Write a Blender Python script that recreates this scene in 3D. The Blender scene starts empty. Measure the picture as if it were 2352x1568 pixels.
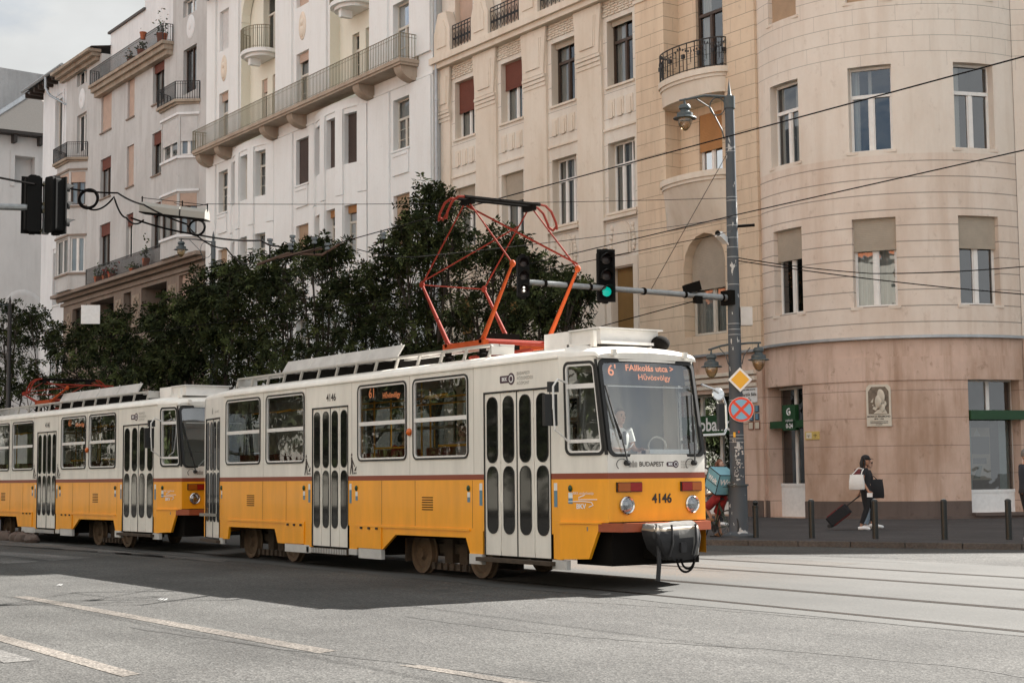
import bpy, bmesh, math, random
from mathutils import Vector, Matrix
random.seed(7)
C = bpy.context.scene.collection
R_ = math.radians
# ---------------------------------------------------------------- camera calibration (photo measured in a 2352 x 1568 frame)
F_, TH, H_ = 3600.0, R_(34), 1.65
PIT, RO = math.atan(310/3600.0), .0095
_R = Vector((math.sin(TH), math.cos(TH), 0)); _F0 = Vector((-math.cos(TH), math.sin(TH), 0))
FC = (_F0*math.cos(PIT) + Vector((0, 0, math.sin(PIT)))).normalized()
_U = (_F0*-math.sin(PIT) + Vector((0, 0, math.cos(PIT)))).normalized()
RC = _R*math.cos(RO) - _U*math.sin(RO); UC = _R*math.sin(RO) + _U*math.cos(RO)
EYE = Vector((0, 0, H_))
def ray(u, v): return FC + RC*((u-1176)/F_) + UC*((784-v)/F_)
def onZ(u, v, z=0.0):
    d = ray(u, v); return EYE + d*((z-H_)/d.z)
def onY(u, v, y):
    d = ray(u, v); return EYE + d*(y/d.y)
def onX(u, v, x):
    d = ray(u, v); return EYE + d*(x/d.x)
def vof(p):
    q = Vector(p) - EYE; return 784 - F_*q.dot(UC)/q.dot(FC)
def atXY(x, y, v):
    a, b = -5.0, 60.0
    for _ in range(50):
        m = (a+b)/2
        if vof((x, y, m)) > v: a = m
        else: b = m
    return a
def atdepth(u, v, z):
    d = ray(u, v); return EYE + d*z
# ---------------------------------------------------------------- object helpers
ORI = {}
def tag(o, label=None, cat=None, group=None, kind=None):
    if label: o['label'] = label
    if cat: o['category'] = cat
    if group: o['group'] = group
    if kind: o['kind'] = kind
    return o
def thing(name, label, cat, loc=(0, 0, 0), group=None):
    o = bpy.data.objects.new(name, None); C.objects.link(o); o.location = loc; o.empty_display_size = .2
    ORI[o.name] = Vector(loc); return tag(o, label, cat, group)
class MB:
    def __init__(s): s.v = []; s.f = []; s.m = []; s.uv = []
    def quad(s, a, b, c, d, m=0, uv=None):
        n = len(s.v); s.v += [a, b, c, d]; s.f.append((n, n+1, n+2, n+3)); s.m.append(m); s.uv.append(uv)
    def poly(s, pts, m=0):
        n = len(s.v); s.v += list(pts); s.f.append(tuple(range(n, n+len(pts)))); s.m.append(m); s.uv.append(None)
    def box(s, x0, x1, y0, y1, z0, z1, m=0, M=None):
        P = [(x, y, z) for x in (x0, x1) for y in (y0, y1) for z in (z0, z1)]
        if M: P = [M(*p) for p in P]
        n = len(s.v); s.v += P
        for f in ((0, 1, 3, 2), (4, 6, 7, 5), (0, 4, 5, 1), (2, 3, 7, 6), (0, 2, 6, 4), (1, 5, 7, 3)):
            s.f.append(tuple(n+i for i in f)); s.m.append(m); s.uv.append(None)
    def obox(s, c, ax, ay, az, m=0):   # oriented box: centre and three half vectors
        c = Vector(c); ax, ay, az = Vector(ax), Vector(ay), Vector(az)
        s.box(-1, 1, -1, 1, -1, 1, m, lambda x, y, z: c+ax*x+ay*y+az*z)
    def tube(s, pts, r, n=8, m=0, caps=True):
        pts = [Vector(p) for p in pts]
        if len(pts) < 2: return
        rs = r if isinstance(r, (list, tuple)) else [r]*len(pts)
        base = len(s.v); prev = None
        for i, p in enumerate(pts):
            t = (pts[min(i+1, len(pts)-1)] - pts[max(i-1, 0)]).normalized()
            if prev is None:
                a = t.orthogonal().normalized()
            else:
                a = (prev - t*prev.dot(t)); a = a.normalized() if a.length > 1e-6 else t.orthogonal().normalized()
            prev = a; b = t.cross(a)
            for k in range(n):
                q = 2*math.pi*k/n
                s.v.append(p + a*(rs[i]*math.cos(q)) + b*(rs[i]*math.sin(q)))
        for i in range(len(pts)-1):
            for k in range(n):
                s.f.append((base+i*n+k, base+i*n+(k+1) % n, base+(i+1)*n+(k+1) % n, base+(i+1)*n+k)); s.m.append(m); s.uv.append(None)
        if caps:
            s.f.append(tuple(base+k for k in range(n))[::-1]); s.m.append(m); s.uv.append(None)
            s.f.append(tuple(base+(len(pts)-1)*n+k for k in range(n))); s.m.append(m); s.uv.append(None)
    def lathe(s, c, prof, n=16, m=0, axis=(0, 0, 1)):
        c = Vector(c); ax = Vector(axis).normalized(); a = ax.orthogonal().normalized(); b = ax.cross(a); base = len(s.v)
        for r, z in prof:
            for k in range(n):
                q = 2*math.pi*k/n; s.v.append(c + ax*z + a*(r*math.cos(q)) + b*(r*math.sin(q)))
        for i in range(len(prof)-1):
            for k in range(n):
                s.f.append((base+i*n+k, base+i*n+(k+1) % n, base+(i+1)*n+(k+1) % n, base+(i+1)*n+k)); s.m.append(m); s.uv.append(None)
        for i in (0, len(prof)-1):
            if prof[i][0] > 1e-4: s.f.append(tuple(base+i*n+k for k in range(n))); s.m.append(m); s.uv.append(None)
    def ell(s, c, r, m=0, nu=14, nv=9, mat=None):
        c = Vector(c); base = len(s.v)
        for j in range(nv+1):
            t = math.pi*j/nv
            for k in range(nu):
                q = 2*math.pi*k/nu
                p = Vector((r[0]*math.sin(t)*math.cos(q), r[1]*math.sin(t)*math.sin(q), r[2]*math.cos(t)))
                s.v.append(c + (mat @ p if mat else p))
        for j in range(nv):
            for k in range(nu):
                s.f.append((base+j*nu+k, base+j*nu+(k+1) % nu, base+(j+1)*nu+(k+1) % nu, base+(j+1)*nu+k)); s.m.append(m); s.uv.append(None)
    def prism(s, outline, M, d0, d1, m=0):   # 2D outline (s,z) pushed from depth d0 to d1 through mapping M(s,d,z)
        A = [M(p[0], d0, p[1]) for p in outline]; B = [M(p[0], d1, p[1]) for p in outline]
        s.poly(A, m); s.poly(B[::-1], m)
        for i in range(len(A)):
            j = (i+1) % len(A); s.quad(A[i], B[i], B[j], A[j], m)
    def build(s, name, mats, parent=None, smooth=False, origin=None, weld=True):
        me = bpy.data.meshes.new(name)
        if parent is not None: org = ORI[parent.name]
        else: org = Vector(origin) if origin is not None else Vector((0, 0, 0))
        me.from_pydata([tuple(Vector(p)-org) for p in s.v], [], s.f)
        mats = mats if isinstance(mats, (list, tuple)) else [mats]
        for mt in mats: me.materials.append(mt)
        me.polygons.foreach_set('material_index', [min(i, len(mats)-1) for i in s.m])
        if any(s.uv):
            L = me.uv_layers.new(name='uv'); data = []
            for f, uv in zip(s.f, s.uv):
                for i in range(len(f)): data += list(uv[i]) if uv else [0, 0]
            L.data.foreach_set('uv', data)
        if weld:
            bm = bmesh.new(); bm.from_mesh(me)
            bmesh.ops.remove_doubles(bm, verts=bm.verts, dist=1e-4)
            bmesh.ops.recalc_face_normals(bm, faces=bm.faces); bm.to_mesh(me); bm.free()
        if smooth:
            me.polygons.foreach_set('use_smooth', [True]*len(me.polygons))
            me.set_sharp_from_angle(angle=R_(40))
        o = bpy.data.objects.new(name, me); C.objects.link(o); ORI[o.name] = org
        if parent is not None: o.parent = parent
        else: o.location = org
        return o
def kids(o): return [c for c in bpy.data.objects if c.parent == o]
def copy_tree(o, parent=None):
    c = o.copy(); C.objects.link(c); c.parent = parent; ORI[c.name] = ORI[o.name]
    for ch in kids(o): copy_tree(ch, c)
    return c
def flat(Y): return lambda s, d, z: Vector((s, Y+d, z))
def line_map(p0, p1):                    # vertical plane through p0 -> p1; d goes to the left of the walking direction
    p0, p1 = Vector((p0[0], p0[1], 0)), Vector((p1[0], p1[1], 0)); t = (p1-p0).normalized(); n = Vector((-t.y, t.x, 0))
    return lambda s, d, z: p0 + t*s + n*d + Vector((0, 0, z))
def text(parent, body, M, s, d, z, size, mat, align='CENTER', name='lettering', sx=1.0, bold=0.0, origin=None):
    if not body: return None
    cu = bpy.data.curves.new('t', 'FONT'); cu.body = body; cu.size = size; cu.align_x = align; cu.align_y = 'CENTER'; cu.offset = bold
    cu.resolution_u = 3
    to = bpy.data.objects.new('t', cu); C.objects.link(to)
    dg = bpy.context.evaluated_depsgraph_get(); me = bpy.data.meshes.new_from_object(to.evaluated_get(dg))
    bpy.data.objects.remove(to); bpy.data.curves.remove(cu)
    mb = MB(); mb.v = [M(s+v.co.x*sx, d, z+v.co.y) for v in me.vertices]
    for p in me.polygons: mb.f.append(tuple(p.vertices)); mb.m.append(0); mb.uv.append(None)
    bpy.data.meshes.remove(me)
    if parent is None: return mb
    return mb.build(name, mat, parent, weld=False)
# ---------------------------------------------------------------- materials
def mat(name, col, rough=.6, metal=0.0, spec=.5, noise=0.0, nscale=8.0, bump=0.0, bscale=60.0, emit=None, coat=0.0, streak=0.0):
    m = bpy.data.materials.new(name); m.use_nodes = True; nt = m.node_tree; b = nt.nodes['Principled BSDF']
    b.inputs['Roughness'].default_value = rough; b.inputs['Metallic'].default_value = metal
    b.inputs['Specular IOR Level'].default_value = spec; b.inputs['Base Color'].default_value = (*col, 1)
    if coat: b.inputs['Coat Weight'].default_value = coat; b.inputs['Coat Roughness'].default_value = .08
    if emit: b.inputs['Emission Color'].default_value = (*emit[:3], 1); b.inputs['Emission Strength'].default_value = emit[3]
    tc = nt.nodes.new('ShaderNodeTexCoord')
    if noise:
        n = nt.nodes.new('ShaderNodeTexNoise'); n.inputs['Scale'].default_value = nscale; n.inputs['Detail'].default_value = 6; n.inputs['Roughness'].default_value = .65
        if streak:
            mp = nt.nodes.new('ShaderNodeMapping'); mp.inputs['Scale'].default_value = (1, 1, streak)
            nt.links.new(tc.outputs['Object'], mp.inputs['Vector']); nt.links.new(mp.outputs['Vector'], n.inputs['Vector'])
        else: nt.links.new(tc.outputs['Object'], n.inputs['Vector'])
        r = nt.nodes.new('ShaderNodeMapRange'); r.inputs['From Min'].default_value = .3; r.inputs['From Max'].default_value = .7
        r.inputs['To Min'].default_value = 1-noise; r.inputs['To Max'].default_value = 1+noise*.6
        nt.links.new(n.outputs['Fac'], r.inputs['Value'])
        mx = nt.nodes.new('ShaderNodeVectorMath'); mx.operation = 'SCALE'; mx.inputs[0].default_value = col
        nt.links.new(r.outputs['Result'], mx.inputs['Scale']); nt.links.new(mx.outputs['Vector'], b.inputs['Base Color'])
    if bump:
        n2 = nt.nodes.new('ShaderNodeTexNoise'); n2.inputs['Scale'].default_value = bscale; n2.inputs['Detail'].default_value = 4
        nt.links.new(tc.outputs['Object'], n2.inputs['Vector'])
        bp = nt.nodes.new('ShaderNodeBump'); bp.inputs['Strength'].default_value = bump; bp.inputs['Distance'].default_value = .02
        nt.links.new(n2.outputs['Fac'], bp.inputs['Height']); nt.links.new(bp.outputs['Normal'], b.inputs['Normal'])
    return m
def plaster(name, col, stain=.25, stain_col=None, joints=None, zlim=(-9, 99), soil=None, fine=.12):
    """Painted render with weather stains; joints = (row height, z offset, line half width, block width or 0) read from the wall's own metre coordinates."""
    m = bpy.data.materials.new(name); m.use_nodes = True; nt = m.node_tree; N = nt.nodes.new; L = nt.links.new; b = nt.nodes['Principled BSDF']
    b.inputs['Roughness'].default_value = .92; b.inputs['Specular IOR Level'].default_value = .2
    tc = N('ShaderNodeTexCoord')
    def noise(scale, sc3, det=7, ro=.62):
        mp = N('ShaderNodeMapping'); mp.inputs['Scale'].default_value = sc3; L(tc.outputs['Object'], mp.inputs['Vector'])
        n = N('ShaderNodeTexNoise'); n.inputs['Scale'].default_value = scale; n.inputs['Detail'].default_value = det; n.inputs['Roughness'].default_value = ro
        L(mp.outputs['Vector'], n.inputs['Vector']); return n.outputs['Fac']
    def rng(x, a, bb, c, d):
        r = N('ShaderNodeMapRange'); r.inputs['From Min'].default_value = a; r.inputs['From Max'].default_value = bb
        r.inputs['To Min'].default_value = c; r.inputs['To Max'].default_value = d; L(x, r.inputs['Value']); return r.outputs['Result']
    def mix(f, A, B):
        mx = N('ShaderNodeMix'); mx.data_type = 'RGBA'
        for s_, x in (('Factor', f), ('A', A), ('B', B)):
            i = [k for k in mx.inputs if k.name == s_ and (k.type == 'RGBA') == (s_ != 'Factor') and (k.type in ('RGBA', 'VALUE'))][0]
            if hasattr(x, 'is_linked'): L(x, i)
            elif s_ == 'Factor': i.default_value = x
            else: i.default_value = (*x, 1)
        return [k for k in mx.outputs if k.type == 'RGBA'][0]
    sc = stain_col or tuple(c*.55 for c in col)
    col_ = mix(rng(noise(.6, (1, 1, .5)), .40, .68, 0, stain), col, sc)
    col_ = mix(rng(noise(2.4, (1, 1, .10)), .48, .72, 0, stain), col_, sc)
    col_ = mix(rng(noise(9, (1, 1, 1), 5), .3, .7, 0, fine), col_, tuple(c*.72 for c in col))
    col_ = mix(rng(noise(3.2, (1, 1, .8), 8, .7), .58, .70, 0, stain*.8), col_, tuple(c*.8 for c in sc))
    h = rng(noise(40, (1, 1, 1), 4), 0, 1, 0, .25)
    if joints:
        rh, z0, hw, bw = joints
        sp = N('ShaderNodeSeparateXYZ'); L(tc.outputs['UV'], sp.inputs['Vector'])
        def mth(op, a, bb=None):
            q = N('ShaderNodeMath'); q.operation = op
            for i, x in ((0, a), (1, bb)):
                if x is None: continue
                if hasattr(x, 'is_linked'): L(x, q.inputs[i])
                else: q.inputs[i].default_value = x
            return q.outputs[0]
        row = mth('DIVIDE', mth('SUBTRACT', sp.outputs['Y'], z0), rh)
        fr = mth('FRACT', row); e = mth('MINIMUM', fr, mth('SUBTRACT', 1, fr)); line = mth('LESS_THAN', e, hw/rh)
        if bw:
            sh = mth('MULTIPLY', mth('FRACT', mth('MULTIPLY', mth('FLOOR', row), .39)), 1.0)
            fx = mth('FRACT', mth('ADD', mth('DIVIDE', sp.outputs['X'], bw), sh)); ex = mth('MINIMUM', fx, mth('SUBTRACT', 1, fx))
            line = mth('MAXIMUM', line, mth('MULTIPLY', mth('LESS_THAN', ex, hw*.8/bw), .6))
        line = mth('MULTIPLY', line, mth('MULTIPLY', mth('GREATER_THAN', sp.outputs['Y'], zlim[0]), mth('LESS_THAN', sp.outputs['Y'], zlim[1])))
        col_ = mix(mth('MULTIPLY', line, .75), col_, tuple(c*.28 for c in col))  # dark joint lines: groove dirt plus groove shade put into the colour
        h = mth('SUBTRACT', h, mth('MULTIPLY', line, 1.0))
    bp = N('ShaderNodeBump'); bp.inputs['Strength'].default_value = .35; bp.inputs['Distance'].default_value = .03
    L(h, bp.inputs['Height']); L(bp.outputs['Normal'], b.inputs['Normal']); L(col_, b.inputs['Base Color'])
    return m
def glass(name, tint=(.6, .65, .65), refl=.12, rough=.02, trans=1.0):
    m = bpy.data.materials.new(name); m.use_nodes = True; nt = m.node_tree; N = nt.nodes.new; L = nt.links.new
    nt.nodes.remove(nt.nodes['Principled BSDF']); out = nt.nodes['Material Output']
    t = N('ShaderNodeBsdfTransparent'); t.inputs['Color'].default_value = (*[c*trans for c in tint], 1)
    g = N('ShaderNodeBsdfGlossy'); g.inputs['Roughness'].default_value = rough; g.inputs['Color'].default_value = (.95, .97, 1, 1)
    fr = N('ShaderNodeLayerWeight'); fr.inputs['Blend'].default_value = .25
    r = N('ShaderNodeMapRange'); r.inputs['From Min'].default_value = 0; r.inputs['From Max'].default_value = 1
    r.inputs['To Min'].default_value = refl; r.inputs['To Max'].default_value = .62; L(fr.outputs['Fresnel'], r.inputs['Value'])
    tc = N('ShaderNodeTexCoord'); n = N('ShaderNodeTexNoise'); n.inputs['Scale'].default_value = 1.3; L(tc.outputs['Object'], n.inputs['Vector'])
    bp = N('ShaderNodeBump'); bp.inputs['Strength'].default_value = .12; bp.inputs['Distance'].default_value = .04; L(n.outputs['Fac'], bp.inputs['Height']); L(bp.outputs['Normal'], g.inputs['Normal'])
    mx = N('ShaderNodeMixShader'); L(r.outputs['Result'], mx.inputs['Fac']); L(t.outputs[0], mx.inputs[1]); L(g.outputs[0], mx.inputs[2]); L(mx.outputs[0], out.inputs['Surface'])
    return m
def slatmat(name, col, pitch=.055):
    m = mat(name, col, .6, noise=.12, nscale=2.0); nt = m.node_tree; b = nt.nodes['Principled BSDF']
    tc = nt.nodes.new('ShaderNodeTexCoord'); w = nt.nodes.new('ShaderNodeTexWave'); w.bands_direction = 'Z'; w.inputs['Scale'].default_value = .314/pitch; w.wave_profile = 'SAW'
    nt.links.new(tc.outputs['Object'], w.inputs['Vector']); bp = nt.nodes.new('ShaderNodeBump'); bp.inputs['Distance'].default_value = .03; bp.inputs['Strength'].default_value = .9
    nt.links.new(w.outputs['Fac'], bp.inputs['Height']); nt.links.new(bp.outputs['Normal'], b.inputs['Normal']); return m
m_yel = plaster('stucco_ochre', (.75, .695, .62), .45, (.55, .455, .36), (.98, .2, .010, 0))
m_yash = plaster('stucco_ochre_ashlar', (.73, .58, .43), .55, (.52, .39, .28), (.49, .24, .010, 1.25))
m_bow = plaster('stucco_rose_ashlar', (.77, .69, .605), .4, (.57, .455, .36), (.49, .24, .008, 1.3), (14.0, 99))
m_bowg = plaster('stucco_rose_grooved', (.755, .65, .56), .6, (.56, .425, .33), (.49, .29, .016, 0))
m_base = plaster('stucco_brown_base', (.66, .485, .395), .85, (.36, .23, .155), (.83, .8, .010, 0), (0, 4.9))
m_trim = plaster('stucco_trim', (.75, .665, .565), .35, (.53, .41, .29))
m_trimr = plaster('stucco_trim_rose', (.74, .65, .56), .4, (.53, .41, .31))
m_plinth = plaster('stone_plinth', (.15, .115, .10), .5)
m_white = plaster('stucco_white', (.80, .805, .795), .25, (.62, .60, .565))
m_cream = plaster('stucco_cream', (.78, .755, .65), .2, (.62, .58, .48))
m_slab = plaster('concrete_slab', (.42, .34, .27), .5, (.25, .19, .14))
m_gray = plaster('stucco_gray', (.56, .552, .54), .5, (.37, .355, .34))
m_grayd = plaster('stucco_graybrown', (.28, .225, .185), .5, (.17, .13, .105))
m_relief = plaster('relief_plaster', (.40, .33, .26), .6, (.2, .155, .12))
m_wall2 = plaster('stucco_pale', (.78, .785, .79), .25)
m_fire = plaster('rough_render', (.44, .445, .45), .5, fine=.5)
m_far = plaster('stucco_far', (.60, .585, .57), .2)
m_tile = mat('roof_tiles', (.30, .275, .25), .8, noise=.25, nscale=20, bump=.5, bscale=9)
m_rtile = mat('orange_tiles', (.42, .13, .05), .8, noise=.3, nscale=12)
m_dkroof = mat('dark_tiles', (.10, .09, .085), .8, noise=.3, nscale=6, bump=.5, bscale=8)
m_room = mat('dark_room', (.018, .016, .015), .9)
m_wwhite = mat('window_white', (.76, .74, .71), .5, noise=.08, nscale=5)
m_wcream = mat('window_cream', (.56, .52, .45), .5, noise=.1)
m_wbrown = mat('window_brown', (.055, .032, .02), .45, noise=.25, nscale=6)
m_wgray = mat('window_gray', (.33, .31, .28), .5)
m_pane = glass('window_glass', (.55, .58, .58), .13, .01)
m_shred = slatmat('shutter_red', (.20, .062, .042)); m_shtan = slatmat('shutter_tan', (.52, .37, .25)); m_shor = slatmat('shutter_orange', (.50, .25, .10))
m_shbeige = slatmat('shutter_beige', (.56, .49, .40)); m_shdk = slatmat('shutter_dark', (.085, .06, .052)); m_shwh = slatmat('shutter_white', (.78, .78, .78)); m_shoch = slatmat('shutter_ochre', (.32, .19, .065)); m_shpk = slatmat('blind_pink', (.56, .41, .33), .09)
m_curt = mat('curtain', (.72, .70, .66), .9, noise=.3, nscale=14, streak=.02)
m_iron = mat('black_iron', (.016, .015, .015), .5, noise=.2)
m_rail = mat('olive_railing', (.20, .175, .115), .5)
m_tin = mat('tin_flashing', (.42, .44, .46), .45, .6, noise=.2, nscale=3)
m_lampg = mat('lamp_green_gray', (.055, .07, .075), .5, noise=.2)
m_pole = mat('pole_gray', (.10, .115, .125), .6, noise=.15, nscale=4, bump=.1)
m_globe = glass('lamp_globe', (.72, .62, .45), .10, .25)
m_galv = mat('galvanised', (.34, .355, .36), .45, .55, noise=.2, nscale=10)
m_black = mat('black_rubber', (.012, .012, .012), .55)
m_dark = mat('dark_underframe', (.008, .007, .006), .95, spec=.1)
m_cab = mat('cable_black', (.009, .008, .008), .95, spec=.05)
m_gold = mat('yellow_sticker', (.80, .42, .03), .5); m_redp = mat('red_paint', (.5, .05, .02), .5); m_whp = mat('white_paint', (.78, .78, .77), .5, noise=.1)
m_bluep = mat('blue_paint', (.20, .43, .60), .45); m_dkblue = mat('navy_plate', (.06, .09, .13), .5); m_green = mat('sign_green', (.008, .055, .016), .5, noise=.15, nscale=3); m_lett = mat('white_letters', (.80, .80, .80), .5)
m_stone = plaster('pale_stone', (.66, .60, .50), .35, (.40, .33, .25)); m_ink = mat('dark_ink', (.03, .022, .018), .6)
# ---------------------------------------------------------------- walls with real openings, windows
def wall(mb, M, s0, s1, z0, z1, ops=(), m=0, rev=None, room=1, step=None):
    rev = m if rev is None else rev
    S = {s0, s1}; Z = {z0, z1}
    for o in ops: S |= {o[0], o[1]}; Z |= {o[2], o[3]}
    S = sorted(x for x in S if s0 <= x <= s1); Z = sorted(x for x in Z if z0 <= x <= z1)
    if step:
        T = []
        for a, b in zip(S, S[1:]):
            n = max(1, math.ceil((b-a)/step)); T += [a+(b-a)*i/n for i in range(n)]
        S = T+[S[-1]]
    for a, b in zip(S, S[1:]):
        for c, d in zip(Z, Z[1:]):
            x, y = (a+b)/2, (c+d)/2
            if any(o[0] < x < o[1] and o[2] < y < o[3] for o in ops): continue
            mb.quad(M(a, 0, c), M(b, 0, c), M(b, 0, d), M(a, 0, d), m, [(a, c), (b, c), (b, d), (a, d)])
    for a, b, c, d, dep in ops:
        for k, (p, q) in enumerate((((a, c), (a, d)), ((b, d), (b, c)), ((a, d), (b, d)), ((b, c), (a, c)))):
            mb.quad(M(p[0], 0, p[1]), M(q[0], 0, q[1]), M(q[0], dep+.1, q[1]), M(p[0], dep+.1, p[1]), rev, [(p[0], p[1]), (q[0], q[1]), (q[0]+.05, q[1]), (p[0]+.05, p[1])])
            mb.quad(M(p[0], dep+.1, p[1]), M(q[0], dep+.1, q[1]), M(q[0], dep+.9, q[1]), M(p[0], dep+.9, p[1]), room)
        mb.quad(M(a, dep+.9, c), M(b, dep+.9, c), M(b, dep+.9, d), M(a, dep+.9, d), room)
def chord(M, sa, sb):
    def K(s, d, z):
        A, B = M(sa, 0, z), M(sb, 0, z); t = (s-sa)/(sb-sa)
        n = (M((sa+sb)/2, 1, z)-M((sa+sb)/2, 0, z))
        return A+(B-A)*t+n*d
    return K
SHUT = {}
def window(parent, M, o, fm=None, cols=2, trans=.7, bars=0, shut=0, shm=None, curt=None, sill=.07, sillm=None, fw=.07, label=None, pane=None, topcols=None):
    fm = fm or m_wwhite; sa, sb, za, zb, dep = o; K = chord(M, sa, sb); f = MB(); g = MB()
    d0, d1 = dep, dep+.07
    f.box(sa, sa+fw, d0, d1, za, zb, 0, K); f.box(sb-fw, sb, d0, d1, za, zb, 0, K)
    f.box(sa+fw, sb-fw, d0, d1, za, za+fw, 0, K); f.box(sa+fw, sb-fw, d0, d1, zb-fw, zb, 0, K)
    zt = zb
    if trans:
        zt = za+(zb-za)*trans; f.box(sa+fw, sb-fw, d0-.03, d1-.002, zt-.05, zt+.06, 0, K)
        tc = topcols or 1
        for k in range(1, tc):
            x = sa+(sb-sa)*k/tc; f.box(x-.035, x+.035, d0+.004, d1-.004, zt+.06, zb-fw, 0, K)
    for k in range(1, cols):
        x = sa+(sb-sa)*k/cols; f.box(x-.06, x+.06, d0-.015, d1-.003, za+fw, zt-.05 if trans else zb-fw, 0, K)
    w = (sb-sa)/cols
    for k in range(cols):               # casement stiles
        for x in (sa+w*k+(fw if k == 0 else .06), sa+w*(k+1)-(fw if k == cols-1 else .06)-.04):
            f.box(x, x+.04, d0+.012, d1-.006, za+fw, (zt-.05 if trans else zb-fw), 0, K)
        for j in range(bars):
            z = za+fw+(zt-za-fw)*(j+1)/(bars+1); f.box(sa+w*k+fw*.8, sa+w*(k+1)-fw*.8, d0+.02, d1-.01, z-.014, z+.014, 0, K)
    g.quad(K(sa+.02, d0+.045, za+.02), K(sb-.02, d0+.045, za+.02), K(sb-.02, d0+.045, zb-.02), K(sa+.02, d0+.045, zb-.02))
    win = f.build('window', fm, parent)
    if label: win['label'] = label
    g.build('pane', pane or m_pane, win)
    if shut:
        h = MB(); zz = zb-(zb-za)*shut; h.box(sa+.015, sb-.015, max(.03, d0-.09), d0-.05, zz, zb-.002, 0, K)
        h.box(sa+.015, sb-.015, max(.02, d0-.10), d0-.045, zz-.05, zz-.002, 0, K); h.build('shutter', shm, win)
    if sill:
        s = MB(); s.box(sa-.09, sb+.09, -sill, dep-.002, za-.09, za-.003, 0, K); s.build('sill', sillm or m_trim, win)
    if curt:
        c = MB()
        for a, b in curt:
            x0, x1 = sa+(sb-sa)*a, sa+(sb-sa)*b; n = max(2, int((x1-x0)/.07)); prev = None
            for k in range(n+1):
                x = x0+(x1-x0)*k/n; dd = d0+.14+(.03 if k % 2 else 0)
                if prev: c.quad(K(prev[0], prev[1], za+.03), K(x, dd, za+.03), K(x, dd, zb-.03), K(prev[0], prev[1], zb-.03))
                prev = (x, dd)
        c.build('curtain', m_curt, win, weld=False)
    return win
def railing(path, z, h, step, r=.011, top=.022, pattern=None, mb=None):
    """vertical bars along a plan path, with top and bottom rails; one mesh"""
    mb = mb or MB()
    P = [Vector((p[0], p[1], 0)) for p in path]
    for zz, rr in ((z+h, top), (z+.08, r), (z+h*.86, r*.9)): mb.tube([p+Vector((0, 0, zz)) for p in P], rr, 5)
    for a, b in zip(P, P[1:]):
        n = max(1, round((b-a).length/step))
        for k in range(n+1):
            p = a+(b-a)*k/n; rr = r*1.8 if k in (0, n) else r
            mb.box(p.x-rr, p.x+rr, p.y-rr, p.y+rr, z, z+h)
    return mb
def arc(cx, cy, r, a0, a1, n=14): return [(cx+r*math.cos(R_(a0+(a1-a0)*i/n)), cy+r*math.sin(R_(a0+(a1-a0)*i/n))) for i in range(n+1)]
def slab(mb, path, inner, z0, z1, m=0):
    pts = list(path)+list(inner)
    A = [Vector((p[0], p[1], z0)) for p in pts]; B = [Vector((p[0], p[1], z1)) for p in pts]
    mb.poly(A, m); mb.poly(B[::-1], m)
    for i in range(len(pts)):
        j = (i+1) % len(pts); mb.quad(A[i], A[j], B[j], B[i], m)
# ================================================================= CORNER BUILDING (ochre street front + rose rounded corner)
PAV = .28
cb = thing('corner_building', 'ochre and rose corner building with rounded corner bay and bank on its ground floor', 'building', (-36, 36, PAV))
MF = flat(35.3); YX = [-55.8, -52.2, -48.6, -45.0]
w = MB(); ops = []; wins = []
def yo(x, za, zb, wd=1.55, dep=.32): return (x-wd/2, x+wd/2, za, zb, dep)
for i, x in enumerate(YX):
    U = yo(x, 16.12, 18.62); Lw = yo(x, 11.36, 13.98, 1.6); Mz = yo(x, 6.3, 9.25, 1.3); T = yo(x, 20.2, 23.0, 1.4); G = yo(x, .9, 4.6, 2.2)
    ops += [U, Lw, Mz, T, G]
    wins += [(U, dict(fm=(m_wwhite, m_wwhite, m_wbrown, m_wbrown)[i], shut=(.52, .42, .06, .05)[i], shm=(m_shred, m_shred, m_shbeige, m_shbeige)[i], trans=(None, None, .68, .68)[i], topcols=(1, 1, 2, 2)[i], curt=((.05, .4),))),
             (Lw, dict(fm=m_wwhite, cols=(2, 2, 3, 3)[i], topcols=3, trans=(None, None, .68, .68)[i], shut=(.4, .42, 0, 0)[i], shm=m_shbeige, curt=((.05, .3), (.42, .52), (.66, .8)))),
             (Mz, dict(fm=m_wbrown, shut=(.5, .45, .4, .985)[i], shm=m_shoch, trans=None)), (T, dict(fm=m_wwhite, shut=(.98, .98, .1, .9)[i], shm=m_shpk)), (G, dict(fm=m_wbrown, trans=.75))]
wall(w, MF, -57.6, -43.7, PAV, 24.0, ops, 0, 2)
# pier, niche, flush strip
MP = flat(35.0); MN = flat(35.7)
wall(w, MP, -43.7, -42.1, 5.7, 24.0, (), 3); wall(w, MP, -43.7, -42.1, PAV, 5.7, (), 4)
shop = (-41.95, -39.05, PAV+.05, 4.35, .5); arch_o = (-41.25, -39.1, 6.35, 9.85, .7)
wall(w, MP, -42.1, -38.95, PAV, 5.7, [shop], 4)
wall(w, MP, -42.1, -38.95, 5.7, 11.55, [arch_o[:4]+(.6,)], 3)
nd = (-41.15, -39.75, 15.35, 18.6, .12); nw = (-41.1, -39.9, 11.75, 14.15, .12)
wall(w, MN, -42.1, -38.95, 11.55, 24.0, [nd, nw], 3, room=1)
MS = lambda s, d, z: Vector((-42.1-d, s, z)); wall(w, MS, 35.0, 35.7, 11.55, 24.0, (), 3)
wall(w, MP, -38.95, -37.45, PAV, 5.7, (), 4); wall(w, MP, -38.95, -37.45, 5.7, 24.0, (), 3)
MS2 = lambda s, d, z: Vector((-37.45-d, s, z)); wall(w, MS2, 35.0, 35.6, PAV, 5.7, (), 4); wall(w, MS2, 35.0, 35.6, 5.7, 24.0, (), 3)
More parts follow.
